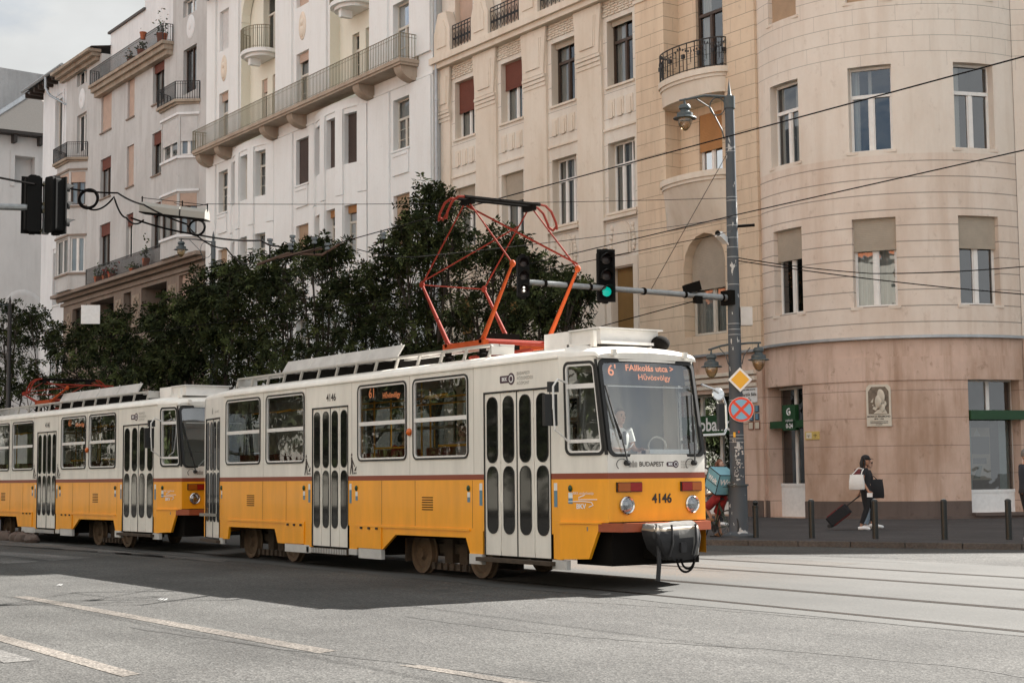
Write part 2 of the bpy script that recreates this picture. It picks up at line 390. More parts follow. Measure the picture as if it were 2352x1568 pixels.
# arch spandrels over the first-floor niche
sp = []
for k in range(9):
    a = math.pi*k/8; sp.append((-40.175-1.075*math.cos(a), 8.75+1.1*math.sin(a)))
w.prism([(-41.25, 9.85)]+sp[:5]+[(-40.175, 9.85)], MP, 0.012, .6, 3); w.prism([(-40.175, 9.85)]+sp[4:]+[(-39.1, 9.85)], MP, .012, .6, 3)
# rounded corner
CXc, CYc, RB = -35.65, 39.65, 4.88
def MB_(s, d, z): a = s/RB; return Vector((CXc+(RB-d)*math.cos(a), CYc+(RB-d)*math.sin(a), z))
def ao(a0, a1, za, zb, dep=.3): return (RB*R_(a0), RB*R_(a1), za, zb, dep)
A0, A1 = RB*R_(-112.5), RB*R_(-1.5)
bw = []; bops1 = []; bops2 = []; bopsg = []
for i, (a0, a1) in enumerate(((-101.6, -85.6), (-64.8, -49.2), (-27.2, -11.2))):
    t = ao(a0, a1, 16.16, 18.8, .25); u = ao(a0, a1, 11.46, 14.1, .25); mm = ao(a0, a1, 6.68, 9.38, .25); tt = ao(a0, a1, 20.9, 23.4, .25)
    bops1 += [t, tt, u]; bops2 += [mm]
    bw += [(t, dict(shut=.97, shm=m_shtan, trans=None, sill=.03)), (tt, dict(sill=.03)), (u, dict(trans=.66, sill=.03, curt=(((.1, .2), (.6, .7)), ((.0, .22), (.42, .5)), ((0, .3),))[i])), (mm, dict(trans=None, shut=.345, shm=m_shbeige, sill=.03, curt=(None, ((0, 1),), None)[i]))]
wall(w, MB_, A0, A1, 11.30, 24.0, bops1, 5, step=.32); wall(w, MB_, A0, A1, 5.7, 11.30, bops2, 6, step=.32)
bd = ao(-108.8, -87, PAV+.02, 4.4, .42); bs = ao(-25.7, -4.0, .44, 4.45, .35)
wall(w, MB_, A0, A1, PAV, 5.7, [bd, bs], 4, step=.32)
# right wing leaving the corner along the square
W0 = MB_(A1, 0, 0); MWg = line_map((W0.x+.02, W0.y-.02), (W0.x+.62, W0.y+.78))
wg = [(x-.8, x+.8, z, z+2.6, .3) for x in (3, 7, 11, 15, 19, 23) for z in (1.2, 6.7, 11.5, 16.2)]
wall(w, MWg, 0, 26, 5.7, 22.6, [o for o in wg if o[2] > 5], 5); wall(w, MWg, 0, 26, PAV, 5.7, [o for o in wg if o[2] < 5], 4)
# roofs and backs (solid enough to throw the real shadow)
B1 = MWg(26, 0, 0)
def slope(mb, pts, z, zr, inset, m):
    pass
w.poly([Vector((-57.6, 34.6, 24.2)), Vector((-37.4, 34.6, 24.2)), Vector((-30.2, 38.5, 24.2)), Vector((-30.6, 40.2, 24.2)), Vector((-40, 70, 24.2)), Vector((-57.6, 70, 24.2))], 7)
w.poly([Vector((-57.6, 34.6, 23.9)), Vector((-37.4, 34.6, 23.9)), Vector((-30.2, 38.5, 23.9)), Vector((-30.6, 40.2, 23.9)), Vector((-40, 70, 23.9)), Vector((-57.6, 70, 23.9))], 8)
e0, e1 = MWg(.3, -.35, 22.6), MWg(26, -.35, 22.6)
w.poly([e0, e1, e1+Vector((-25, 30, 0)), e0+Vector((-25, 30, 0))], 7)
w.poly([Vector((-57.6, 68, 0)), Vector((-15, 68, 0)), Vector((-15, 68, 22)), Vector((-57.6, 68, 22))], 8)
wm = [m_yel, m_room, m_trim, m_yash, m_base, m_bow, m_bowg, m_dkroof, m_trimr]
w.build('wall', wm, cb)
for o, k in wins: window(cb, MF, o, sillm=m_trim, **k)
for o, k in bw: window(cb, MB_, o, sillm=m_trimr, **k)
for o in wg: window(cb, MWg, o, sillm=m_trimr)
window(cb, MN, nd, m_wbrown, trans=.72, sill=0, curt=((.1, .4),)); window(cb, MN, nw, m_wwhite, trans=None, shut=.52, shm=m_shor, sill=0, label='white window with orange roller shutter half down')
aw = (-41.22, -39.12, 6.42, 8.76, .45); aww = window(cb, MP, aw, m_wcream, trans=None, shut=.32, shm=m_shbeige, sill=.0, cols=2, curt=((0, 1),), label='arched window with beige roller shutter and cream frame')
ah = MB(); ah.prism([(-40.175-1.06*math.cos(math.pi*k/14), 8.74+1.1*math.sin(math.pi*k/14)) for k in range(15)], MP, .37, .40, 0); ah.build('shutter', m_shbeige, aww)
# trim: pilasters, cornice, apron panels, window surrounds
t = MB()
for a, b in ((-57.6, -56.85), (-54.78, -53.22), (-51.18, -49.62), (-47.58, -46.02), (-43.98, -43.71)):
    t.box(a, b, -.1, .002, 5.7, 19.4, 0, MF)
for i, x in enumerate(YX):
    # brick-pattern panel under the cornice: small raised blocks
    for r in range(6):
        n = 5
        for k in range(n):
            xx = x-1.0+.42*k+(.2 if r % 2 else 0); t.box(xx, xx+.33, -.05, .002, 18.82+r*.095, 18.82+r*.095+.05, 0, MF)
    # stepped capitals either side
    for cx_, hw in (((x+1.8, .78),) if i < 3 else ())+(((x-1.45, .46),) if i == 0 else ()):
        for a, b, pr in ((17.05, 17.2, .13), (17.22, 17.36, .16), (17.38, 17.5, .19)): t.box(cx_-hw, cx_+hw, -pr, -.098, a, b, 0, MF)
        t.prism([(cx_-hw*.9, 17.52), (cx_+hw*.9, 17.52), (cx_+hw*1.12, 19.38), (cx_-hw*1.12, 19.38)], MF, -.18, -.099, 0)
        for q_ in (.62, .52): t.prism([(cx_-hw*q_, 17.8), (cx_+hw*q_, 17.8), (cx_+hw*q_*1.18, 19.0), (cx_-hw*q_*1.18, 19.0)], MF, -.20-.02*(q_ < .6), -.182, 0)
    # keystones of three fluted panels under the upper window
    for k in (-.55, 0, .55):
        t.box(x+k-.2, x+k+.2, -.03, .002, 14.95, 15.6, 0, MF); t.box(x+k-.11, x+k+.11, -.06, -.031, 14.9, 15.5, 0, MF)
    t.box(x-1.0, x+1.0, -.06, .002, 14.45, 14.53, 0, MF)
    # arched relief under the lower window
    for rr, dd in ((.52, .05), (.40, .08)):
        pts = [(x-rr, 9.75)]+[(x-rr*math.cos(math.pi*q/10), 10.45+rr*math.sin(math.pi*q/10)) for q in range(11)]+[(x+rr, 9.75)]
        t.prism(pts, MF, -dd, .002, 0)
    for s_ in (-1, 1):
        for q in range(6): t.ell(MF(x+s_*(.66+.05*math.sin(q)), -.02, 9.9+q*.17), (.09, .06, .11), 0, 8, 5)
    t.box(x-1.0, x+1.0, -.16, .002, 11.08, 11.2, 0, MF)
    # window surround of the tall first-floor window
    t.box(x-.95, x-.66, -.07, .002, 6.3, 9.3, 0, MF); t.box(x+.66, x+.95, -.07, .002, 6.3, 9.3, 0, MF); t.box(x-.95, x+.95, -.07, .002, 9.302, 9.6, 0, MF)
for a, b, pr in ((19.4, 19.62, .38), (19.622, 19.9, .52)): t.box(-57.9, -43.71, -pr, .002, a, b, 0, MF)
t.box(-58.0, -43.2, -.42, .002, 23.7, 24.1, 0, MF)
for a, b, pr in ((18.7, 18.85, .05), (18.86, 19.0, .1), (19.02, 19.25, .16)): t.box(-43.75, -42.04, -pr, .3, a, b, 0, MP)
for a, b, pr in ((4.5, 4.62, .06), (4.7, 4.84, .1), (4.9, 5.02, .14)): t.box(-43.6, -37.7, -pr, .002, a, b, 0, MP)
t.build('trim', m_trim, cb)
# gables with parapet between the top balconies
for x in (-57.0, -54.0, -50.4, -46.8):
    pb = MB()
    pb.prism([(x-.55, 19.9), (x+.75, 19.9), (x+.75, 20.9), (x+.42, 21.75), (x-.22, 21.75), (x-.55, 20.9)], MF, -.45, -.05, 0)
    pb.prism([(x-.28, 20.2), (x+.48, 20.2), (x+.48, 20.9), (x+.25, 21.4), (x-.05, 21.4), (x-.28, 20.9)], MF, -.49, -.451, 0)
    pb.build('parapet_pier', m_trim, cb)
for a, b in ((-56.25, -54.55), (-53.25, -50.95), (-49.65, -47.35), (-46.05, -43.75)):
    r = MB(); n = max(4, round((b-a)/.26)); s_ = (b-a)/n
    for zz in (19.95, 20.85, 21.0): r.box(a, b, -.32, -.285, zz, zz+.035, 0, MF)
    for k in range(n+1): r.box(a+s_*k-.013, a+s_*k+.013, -.315, -.29, 19.95, 21.0, 0, MF)
    for k in range(n):
        x = a+s_*(k+.5)
        pts = [MF(x+.09*math.sin(q*math.pi/4)*(1 if q % 2 == 0 else .7), -.3, 20.42+.3*math.cos(q*math.pi/4)) for q in range(9)]; r.tube(pts, .012, 4)
        r.box(x-.05, x+.05, -.318, -.287, 20.37, 20.47, 0, MF)
    r.build('balcony_railing', m_iron, cb)
# curved balconies of the niche bay
def bow(zs, rail):
    path = [(-42.25, 35.0)]+[(-40.5+1.75*math.cos(R_(180-180*k/16)), 35.0-.70*math.sin(R_(180*k/16))) for k in range(17)]+[(-38.75, 35.0)]
    s = MB(); inner = [(-38.9, 35.69), (-42.09, 35.69)]
    slab(s, path, inner, zs-.12, zs+.08)
    p2 = [(-40.5+(x+40.5)*.95, 35.0-(35.0-y)*.93) for x, y in path]; slab(s, p2, inner, zs-.24, zs-.122)
    N = 16; L1 = [(-40.5-1.62*math.cos(math.pi*k/N), 35.0-.60*math.sin(math.pi*k/N)) for k in range(N+1)]
    L2 = [(-40.5-1.6*math.cos(math.pi*k/N), 35.0-(.50 if rail else .02)*math.sin(math.pi*k/N)-.004) for k in range(N+1)]
    zb = zs-.75 if rail else zs-1.6
    for k in range(N): s.quad(Vector((*L1[k], zs-.242)), Vector((*L1[k+1], zs-.242)), Vector((*L2[k+1], zb)), Vector((*L2[k], zb)))
    if rail: slab(s, L2, [(-38.96, 35.69), (-42.05, 35.69)], zb-.02, zb)
    s.build('balcony_slab', m_trim, cb, smooth=True)
    if rail:
        rp = [(-40.5-1.66*math.cos(math.pi*k/14), 35.0-.64*math.sin(math.pi*k/14)) for k in range(15)]
        mb = MB(); P = [Vector((*q, 0)) for q in rp]
        for zz, rr in ((1.0, .025), (.06, .016), (.82, .012), (.45, .009)): mb.tube([p+Vector((0, 0, zs+.08+zz)) for p in P], rr, 5)
        for i, p in enumerate(P):
            mb.box(p.x-.013, p.x+.013, p.y-.013, p.y+.013, zs+.08, zs+1.08)
            if i < len(P)-1:
                q = (p+P[i+1])/2; mb.box(q.x-.01, q.x+.01, q.y-.01, q.y+.01, zs+.08+(.06 if i % 2 else .3), zs+.08+(.6 if i % 2 else .82))
                if i % 2: mb.box(q.x-.06, q.x+.06, q.y-.04, q.y+.04, zs+.58, zs+.72)
                for zq in (.25, .62): mb.tube([p+Vector((0, 0, zs+.08+zq)), q+Vector((0, 0, zs+.08+zq))], .008, 4)
        for i in range(40):   # iron leaf garland
            f = i/39*13.99; k = int(f); p = P[k].lerp(P[k+1], f-k); zz = zs+.98-.22*abs(math.sin(f*math.pi/3.5))
            mb.ell(p+Vector((0, -.02, zz)), (.035, .03, .05), 0, 5, 3)
        mb.build('balcony_railing', m_iron, cb)
bow(15.25, True); bow(11.75, False)
# ledge, lintel step, plinth, step of the rounded corner
lg = MB()
def ring(mb, a0, a1, pr0, pr1, z0, z1, m=0, n=28):
    for k in range(n):
        s0, s1 = RB*R_(a0+(a1-a0)*k/n), RB*R_(a0+(a1-a0)*(k+1)/n); mb.box(s0, s1, -pr1, -pr0, z0, z1, m, MB_)
ring(lg, -112, -2, -.02, .14, 5.68, 5.76); lg.box(-43.7, -37.45, -.12, .0, 5.62, 5.70, 0, MP); lg.build('ledge', m_tin, cb)
lt = MB(); ring(lt, -110, -2.5, -.01, .035, 4.42, 5.14); lt.build('lintel_band', m_base, cb)
pl = MB(); ring(pl, -86.6, -26, -.01, .06, PAV, .8); ring(pl, -111.5, -109, -.01, .06, PAV, .8, 0, 4); pl.box(-38.9, -37.5, -.05, .0, PAV, .8, 0, MP); pl.build('plinth', m_plinth, cb)
st = MB(); ring(st, -84, -4, -.01, .22, PAV, .36); ring(st, -26, -3.7, -.3, .3, .361, .45, 0, 8); st.build('step', m_plinth, cb)
# shop window, doors with white panels, green bands
def shopfront(M, o, zp, cols, zg, name='shop_window'):
    K = chord(M, o[0], o[1]); sa, sb, za, zb, dp = o; f = MB(); fw = .07
    f.box(sa, sa+fw, dp-.02, dp+.06, za, zb, 0, K); f.box(sb-fw, sb, dp-.02, dp+.06, za, zb, 0, K); f.box(sa+fw, sb-fw, dp-.02, dp+.06, zb-fw, zb, 0, K)
    for k in range(1, cols): x = sa+(sb-sa)*k/cols; f.box(x-.06, x+.06, dp-.02, dp+.06, zg if name == 'shop_window' else zp, zb-fw, 0, K)
    win = f.build(name, m_wwhite, cb)
    p = MB(); p.box(sa+fw, sb-fw, dp-.03, dp+.05, za, zp, 0, K); p.box(sa+fw*.5, sb-fw*.5, dp-.05, dp+.04, zp-.09, zp, 0, K); p.build('panel', m_whp, win)
    g = MB(); g.quad(K(sa+.03, dp+.03, zp), K(sb-.03, dp+.03, zp), K(sb-.03, dp+.03, zb-.03), K(sa+.03, dp+.03, zb-.03)); g.build('pane', m_pane, win)
    return win, K
sw, K = shopfront(MB_, bs, 1.13, 2, 3.4)
wb_ = MB(); dp = bs[4]; wd = bs[1]-bs[0]
for a, b in ((.04, .2), (.74, .93)): wb_.box(bs[0]+wd*a, bs[0]+wd*b, dp+.1, dp+.11, 1.14, 3.2, 0, K)
wb_.build('frosted_band', mat('frosted_teal', (.16, .25, .23), .6, noise=.15), sw)
po = MB(); po.box(bs[0]+wd*.2, bs[0]+wd*.58, dp+.14, dp+.16, 1.42, 3.0, 0, K); po.box(bs[0]+wd*.215, bs[0]+wd*.565, dp+.135, dp+.139, 2.2, 2.72, 1, K); po.box(bs[0]+wd*.24, bs[0]+wd*.5, dp+.135, dp+.139, 1.9, 2.08, 1, K)
po.prism([(bs[0]+wd*.26, 2.74), (bs[0]+wd*.4, 2.74), (bs[0]+wd*.33, 2.98)], K, dp+.134, dp+.138, 2)
po.prism([(bs[0]+wd*.23, 1.46), (bs[0]+wd*.36, 1.46), (bs[0]+wd*.42, 1.85), (bs[0]+wd*.34, 1.85)], K, dp+.134, dp+.138, 3); po.build('poster', [mat('poster_paper', (.34, .28, .2), .7), mat('poster_print', (.05, .05, .045), .7), mat('poster_pale', (.5, .46, .4), .7), m_green], sw)
gb = MB(); gb.box(bs[0]+.02, bs[1]+.1, -.08, bs[4]-.03, 3.22, 3.5, 0, K); gb.build('green_band', m_green, cb)
dw, Kd = shopfront(MB_, bd, 1.35, 2, 3.4, 'glazed_door')
shw, Ks = shopfront(MP, shop, .75, 3, 3.4, 'glazed_door')
gb = MB(); gb.box(bd[0]+.1, bd[1], -.02, .3, 3.1, 3.32, 0, Kd); gb.build('green_band', m_green, cb)
si = MB(); si.box(shop[0], shop[1]-.05, -.12, .38, 3.0, 3.62, 0, Ks); bsign = si.build('bank_sign', m_green, cb)
text(bsign, 'otpbank', Ks, -39.95, -.125, 3.3, .62, m_lett, bold=.012)
lg2 = MB(); lg2.tube([Ks(-41.5+.19*math.cos(q*math.pi/6), -.13, 3.32+.19*math.sin(q*math.pi/6)) for q in range(2, 12)], .035, 5); lg2.ell(Ks(-41.43, -.13, 3.3), (.08, .02, .08), 0, 10, 5); lg2.build('emblem', m_lett, bsign)
# projecting cash machine sign in the door opening
at = MB(); s0 = RB*R_(-99.6); at.box(s0, s0+.68, -.02, .12, 3.02, 3.82, 0, Kd); ats = at.build('cash_machine_sign', m_green, cb)
text(ats, '0-24', Kd, s0+.37, -.026, 3.15, .2, m_lett, bold=.006); text(ats, 'otpbank', Kd, s0+.36, -.026, 3.33, .12, m_lett)
e = MB(); e.tube([Kd(s0+.36+.1*math.cos(q*math.pi/6), -.03, 3.6+.1*math.sin(q*math.pi/6)) for q in range(2, 12)], .02, 5); e.ell(Kd(s0+.40, -.03, 3.59), (.045, .012, .045), 0, 8, 5); e.build('emblem', m_lett, ats)
# street name plate, small plates, yellow sign, relief plaque (things fixed to the wall)
np_ = MB(); np_.box(-38.42, -37.68, -.03, -.002, 3.98, 4.46, 0, MP)
o = tag(np_.build('street_name_plate', m_whp, None, origin=(-38, 35, 3.98)), 'white street name plate with an arrow under the name, beside the street mast', 'sign')
for s_, zz, sz in (('Szent Gellért városrész', 4.40, .065), ('Bartók Béla', 4.24, .15), ('út', 4.13, .07), ('<- 56', 4.05, .09)): text(o, s_, MP, -38.05, -.034, zz, sz, m_ink, bold=.003)
for i, (x, z, mt, lb) in enumerate(((-37.97, 3.62, m_dkblue, 'upper left navy plate of the four under the street name plate'), (-37.7, 3.66, m_dkblue, 'upper right navy plate of the four under the street name plate'), (-37.97, 3.38, m_dkblue, 'lower left navy plate of the four under the street name plate'), (-37.7, 3.40, m_dkblue, 'middle right navy plate above the cream framed plate'), (-37.7, 3.12, m_stone, 'small cream plate in a brown frame, right of the other one'), (-38.0, 3.12, m_stone, 'small cream plate in a brown frame, partly behind the mast'))):
    q = MB(); q.box(x-.09, x+.09, -.03, -.002, z, z+.21, 0, MP)
    if mt is m_stone: q.box(x-.12, x+.12, -.02, -.003, z-.03, z+.24, 1, MP)
    else:
        for r in range(3): q.box(x-.06, x+.05, -.034, -.031, z+.04+.06*r, z+.07+.06*r, 2, MP)
    tag(q.build('wall_plate', [mt, mat('brown_frame', (.2, .07, .04), .5), m_bluep], None, origin=(x, 35, z)), lb, 'sign', 'plates beside the street name')
q = MB(); a0, a1 = RB*R_(-86), RB*R_(-79.7); K = chord(MB_, a0, a1); q.box(a0, a1, -.03, -.002, 2.7, 2.95, 0, K)
q.box(a0+.04, (a0+a1)/2-.02, -.034, -.031, 2.73, 2.92, 1, K); q.box(a0+.07, a0+.2, -.038, -.035, 2.82, 2.835, 2, K); q.box(a0+.32, a0+.45, -.036, -.033, 2.82, 2.835, 2, K); q.box(a0+.13, a0+.145, -.038, -.035, 2.76, 2.83, 2, K); q.box(a0+.38, a0+.395, -.036, -.033, 2.76, 2.88, 2, K)
tag(q.build('utility_sign', [mat('sign_yellow', (.55, .40, .12), .5), m_stone, m_ink], None, origin=MB_(a0, 0, 2.7)), 'small yellow and white utility sign on the brown wall right of the glazed door', 'sign')
a0, a1 = RB*R_(-61.2), RB*R_(-52.6); K = chord(MB_, a0, a1); cx = (a0+a1)/2; hw = (a1-a0)/2
q = MB(); c = .1
q.prism([(a0, 3.05), (a1, 3.05), (a1, 4.31-c), (a1-c, 4.31), (a0+c, 4.31), (a0, 4.31-c)], K, -.06, -.002, 0)
q.prism([(a0+.06, 3.42), (a1-.06, 3.42), (a1-.06, 4.2-c), (a1-.06-c, 4.24), (a0+.06+c, 4.24), (a0+.06, 4.2-c)], K, -.062, -.05, 1)
pq = q.build('relief_plaque', [m_stone, mat('plaque_recess', (.20, .155, .115), .8, noise=.4, nscale=12)], None, origin=K(cx, 0, 3.05))
tag(pq, 'pale stone plaque with carved head in profile and lettering on rounded wall', 'plaque')
h = MB(); Y0 = .03
h.ell(K(cx+.04, -.06, 3.93), (.2, .05, .24), 0); h.ell(K(cx-.03, -.06, 3.78), (.15, .05, .2), 0); h.ell(K(cx+.08, -.05, 3.6), (.14, .05, .16), 0)
h.prism([(cx-.15, 3.90), (cx-.235, 3.78), (cx-.17, 3.76)], K, -.09, -.05, 0); h.prism([(cx-.16, 3.71), (cx-.2, 3.685), (cx-.15, 3.655)], K, -.09, -.05, 0); h.prism([(cx-.15, 3.64), (cx-.18, 3.58), (cx-.08, 3.52), (cx-.03, 3.62)], K, -.09, -.05, 0)
h.prism([(cx-.16, 3.43), (cx+.26, 3.43), (cx+.2, 3.55), (cx-.02, 3.55)], K, -.09, -.05, 0); h.ell(K(cx+.08, -.10, 3.8), (.035, .02, .07), 0, 8, 6); h.ell(K(cx+.17, -.07, 3.72), (.09, .04, .1), 0, 8, 6)
h.build('carved_head', m_stone, pq, smooth=True)
for s_, zz, sz in (('MÓRICZ ZSIGMOND', 3.345, .074), ('1879 - 1942', 3.27, .06), ('A MAGYAR IRODALOM KIEMELKEDŐ NAGY ALAKJA', 3.195, .023), ('A MAGYAR PARASZTSÁG SORSÁNAK ÁBRÁZOLÓJA', 3.15, .023), ('ÉLT ITT EMLÉKÉRE', 3.105, .023)): text(pq, s_, K, cx, -.065, zz, sz, m_ink, bold=.002)
# ================================================================= WHITE BUILDING with the long balcony
wb = thing('white_building', 'white rendered apartment building with one long railed balcony across its front', 'building', (-70, 36, PAV))
YW = 34.9; MW = flat(YW); w = MB(); ops = []; wl = []
rows = {'T': (25.6, 27.9), 'B': (20.2, 23.2), 'R': (16.4, 18.75), 'S': (11.95, 14.35), 'Q': (7.2, 9.6), 'P': (1.2, 4.2)}
colX = {1: (-80.95, -79.7), 3: (-71.2, -69.8), 5: (-61.25, -59.8)}
for c, (a, b) in colX.items():
    for r, (za, zb) in rows.items():
        o = (a, b, za, zb, .28); ops.append(o)
        k = dict(fm=m_wcream, cols=2, bars=2, trans=.62, curt=((0, .5), (.55, 1)), sill=.08 if r in 'RSQ' else 0, sillm=m_white)
        if (c, r) in ((1, 'T'), (3, 'T')): k.update(shut=.985, shm=m_shwh if c == 1 else m_shpk, curt=None)
        if (c, r) == (3, 'R'): k.update(shut=.985, shm=m_shdk, curt=None)
        if r == 'B': k.update(shut=.13 if c < 5 else 0, shm=m_shpk, bars=1)
        if (c, r) in ((5, 'S'),): k.update(shut=.9, shm=m_shtan, curt=None)
        if (c, r) in ((1, 'S'), (3, 'S')): k.update(shut=.45, shm=m_shtan)
        wl.append((MW, o, k))
bays = ((-79.1, -73.7), (-69.1, -63.6)); rec = ((-78.0, -73.6), (-67.5, -63.45))
# flat wall: above the balcony the bays are recessed niches, below they swell out
cut = [(a, b, 20.0, 29.0, 0) for a, b in rec]+[(a, b, PAV, 19.6, 0) for a, b in bays]
S = []
def seg(s0, s1, z0, z1): wall(w, MW, s0, s1, z0, z1, [o for o in ops if s0 <= o[0] and o[1] <= s1 and z0 <= o[2] and o[3] <= z1], 0)
for z0, z1, holes in ((PAV, 19.6, bays), (19.6, 29.0, rec)):
    x = -82.55
    for a, b in holes: seg(x, a, z0, z1); x = b
    seg(x, -57.75, z0, z1)
MEd = lambda s, d, z: Vector((-57.75-d, s, z)); wall(w, MEd, YW, 36.0, PAV, 29.0, (), 0)
MEl = lambda s, d, z: Vector((-82.55+d, s, z)); wall(w, MEl, YW, 36.0, PAV, 29.0, (), 0)
for i, (a, b) in enumerate(rec):        # niche above the balcony, cream
    Mn = flat(YW+.55); c = (a+b)/2
    d1 = (c-.02-.75+.05, c-.02, 20.2, 23.1, .2); d2 = (c+.62, c+.62+.7, 20.2, 23.1, .2); up = (c-.55, c+.9, 24.4, 27.6, .3)
    wall(w, Mn, a, b, 19.6, 29.0, [d1, d2, up], 2)
    for xx, sg in ((a, 1), (b, -1)): w.quad(Vector((xx, YW, 19.6)), Vector((xx, YW+.55, 19.6)), Vector((xx, YW+.55, 29)), Vector((xx, YW, 29)), 2, [(0, 0)]*4)
    w.quad(Vector((a, YW, 19.6)), Vector((b, YW, 19.6)), Vector((b, YW+.55, 19.6)), Vector((a, YW+.55, 19.6)), 2)
    for d in (d1, d2): wl.append((Mn, d, dict(fm=m_wcream, cols=1, bars=2, trans=.72, shut=.22 if i == 0 else 0, shm=m_shpk, sill=0)))
    wl.append((Mn, up, dict(fm=m_wcream, cols=2, trans=.7, sill=0)))
    pts = [(a, 26.6)]+[(c+(a-c)*math.cos(math.pi*k/16)*.985, 26.6+2.0*math.sin(math.pi*k/16)) for k in range(17)]+[(b, 26.6), (b, 29), (a, 29)]
    w.prism(pts, MW, 0.004, .5, 2)
# swelling bays below the balcony
for i, (a, b) in enumerate(bays):
    cx, hw = (a+b)/2, (b-a)/2; R = 7.6; half = math.asin(hw/R); cy = YW-.02+R*math.cos(half)
    Mb = (lambda cx, cy, R: lambda s, d, z: Vector((cx+(R-d)*math.sin(s/R), cy-(R-d)*math.cos(s/R), z)))(cx, cy, R)
    bo = []
    for sc, wdt in ((-1.72, 1.0), (0, 1.06), (1.72, 1.06)):
        for r in 'RSQP':
            za, zb = rows[r]; o = (sc-wdt/2, sc+wdt/2, za+.05, zb+.12, .34); bo.append(o)
            dk = (i == 1 and r == 'R'); k = dict(fm=m_wcream if not dk else m_wbrown, cols=2 if sc > 0 else 1, bars=2, trans=.68, sill=0, curt=((0, .35), (.6, .9)))
            if dk: k.update(shut=.985, shm=m_shdk, curt=None)
            if i == 1 and r == 'S': k.update(shut=.12, shm=m_shor)
            wl.append((Mb, o, k))
    wall(w, Mb, -R*half, R*half, PAV, 19.55, bo, 0, step=.5)
    tb = MB()
    for sc in (-2.5, -.86, .86, 2.5):
        for q in range(4): tb.box(sc-.3, sc+.3, -.1, .003, [PAV, 5.2, 10.2, 15.0][q], [5.15, 10.15, 14.95, 19.1][q], 0, Mb)
    for k in range(12):
        s0, s1 = -R*half+2*R*half*k/12, -R*half+2*R*half*(k+1)/12; tb.box(s0, s1, -.05, .003, 19.12, 19.2, 0, Mb)
    tb.build('bay_pilaster', m_white, wb)
    tp = [Mb(-R*half+2*R*half*k/12, 0, 19.55) for k in range(13)]; w.poly(tp, 0)
w.poly([Vector((-82.55, 34.3, 29)), Vector((-57.75, 34.3, 29)), Vector((-57.75, 78, 29)), Vector((-82.55, 78, 29))], 3)
w.poly([Vector((-82.55, 77, 0)), Vector((-57.75, 77, 0)), Vector((-57.75, 77, 29)), Vector((-82.55, 77, 29))], 3)
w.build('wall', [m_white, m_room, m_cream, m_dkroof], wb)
for M, o, k in wl: window(wb, M, o, **k)
t = MB()
for a, b in ((-82.5, -81.3), (-79.35, -78.15), (-73.45, -71.55), (-69.4, -67.7), (-63.3, -61.6), (-59.4, -57.8)): t.box(a, b, -.12, .003, 20.3, 28.9, 0, MW)
for a, b in ((-82.5, -81.25), (-79.5, -79.15), (-73.6, -71.5), (-69.55, -69.15), (-63.5, -61.5), (-59.55, -57.8)): t.box(a, b, -.1, .003, PAV, 19.2, 0, MW)
for c, (a, b) in colX.items():
    for r in 'RSQ': t.box(a+.02, b-.02, -.07, .003, rows[r][0]-1.15, rows[r][0]-.12, 0, MW); t.box(a+.1, b-.1, -.1, -.071, rows[r][0]-.3, rows[r][0]-.14, 0, MW)
t.box(-82.6, -57.7, -.05, .003, 19.25, 19.36, 0, MW); t.build('trim', m_white, wb)
s = MB()
slab(s, [(-82.45, 33.9), (-58.9, 33.9)], [(-58.9, 34.89), (-82.45, 34.89)], 19.95, 20.12); slab(s, [(-82.4, 33.96), (-58.95, 33.96)], [(-58.95, 34.88), (-82.4, 34.88)], 19.84, 19.948); s.build('balcony_slab', m_slab, wb)
for x in (-82.0, -79.4, -73.55, -70.3, -63.3, -59.4):
    b = MB(); Mx = lambda q, d, z: Vector((x+d, YW-q, z)); pts = [(0, 19.2)]+[(.85*math.sin(math.pi/2*k/7), 19.84-.62*math.cos(math.pi/2*k/7)) for k in range(8)]+[(0, 19.835)]
    b.prism(pts, Mx, -.3, .3); b.build('balcony_bracket', m_slab, wb)
r = railing([(-82.4, 34.85), (-82.4, 33.95), (-58.95, 33.95), (-58.95, 34.85)], 20.12, 1.12, .15, .012, .022); r.build('balcony_railing', m_rail, wb)
for (a, b) in rec:
    c = (a+b)/2+.18; path = arc(c, 34.9, 1.25, 180, 360, 14); path = [(x, 34.9-(34.9-y)*.75) for x, y in path]
    s = MB(); slab(s, path, [(c+1.2, 35.4), (c-1.2, 35.4)], 24.15, 24.35); p2 = [(c+(x-c)*.8, 34.9-(34.9-y)*.8) for x, y in path]; slab(s, p2, [(c+.9, 35.4), (c-.9, 35.4)], 23.98, 24.148); s.box(c-.13, c+.13, 34.3, 34.9, 23.6, 23.978); s.build('balcony_slab', m_white, wb)
    railing(path, 24.35, 1.2, .10, .010, .02).build('balcony_railing', m_rail, wb)
for x in (-80.3, -70.5):
    q = MB(); q.ell(MW(x, -.01, 24.55), (.4, .07, .75), 0, 18, 9); q.ell(MW(x+.05, -.06, 24.7), (.14, .08, .18), 0); q.ell(MW(x, -.05, 24.25), (.24, .08, .3), 0); q.build('relief_medallion', m_trim, wb, smooth=True)
q = MB(); q.tube([(-57.55, 34.95, .3), (-57.55, 34.95, 29)], .07, 8)
for z in range(3, 29, 3): q.tube([(-57.55, 34.95, z), (-57.55, 34.95, z+.08)], .09, 8)
q.build('downpipe', m_tin, wb)
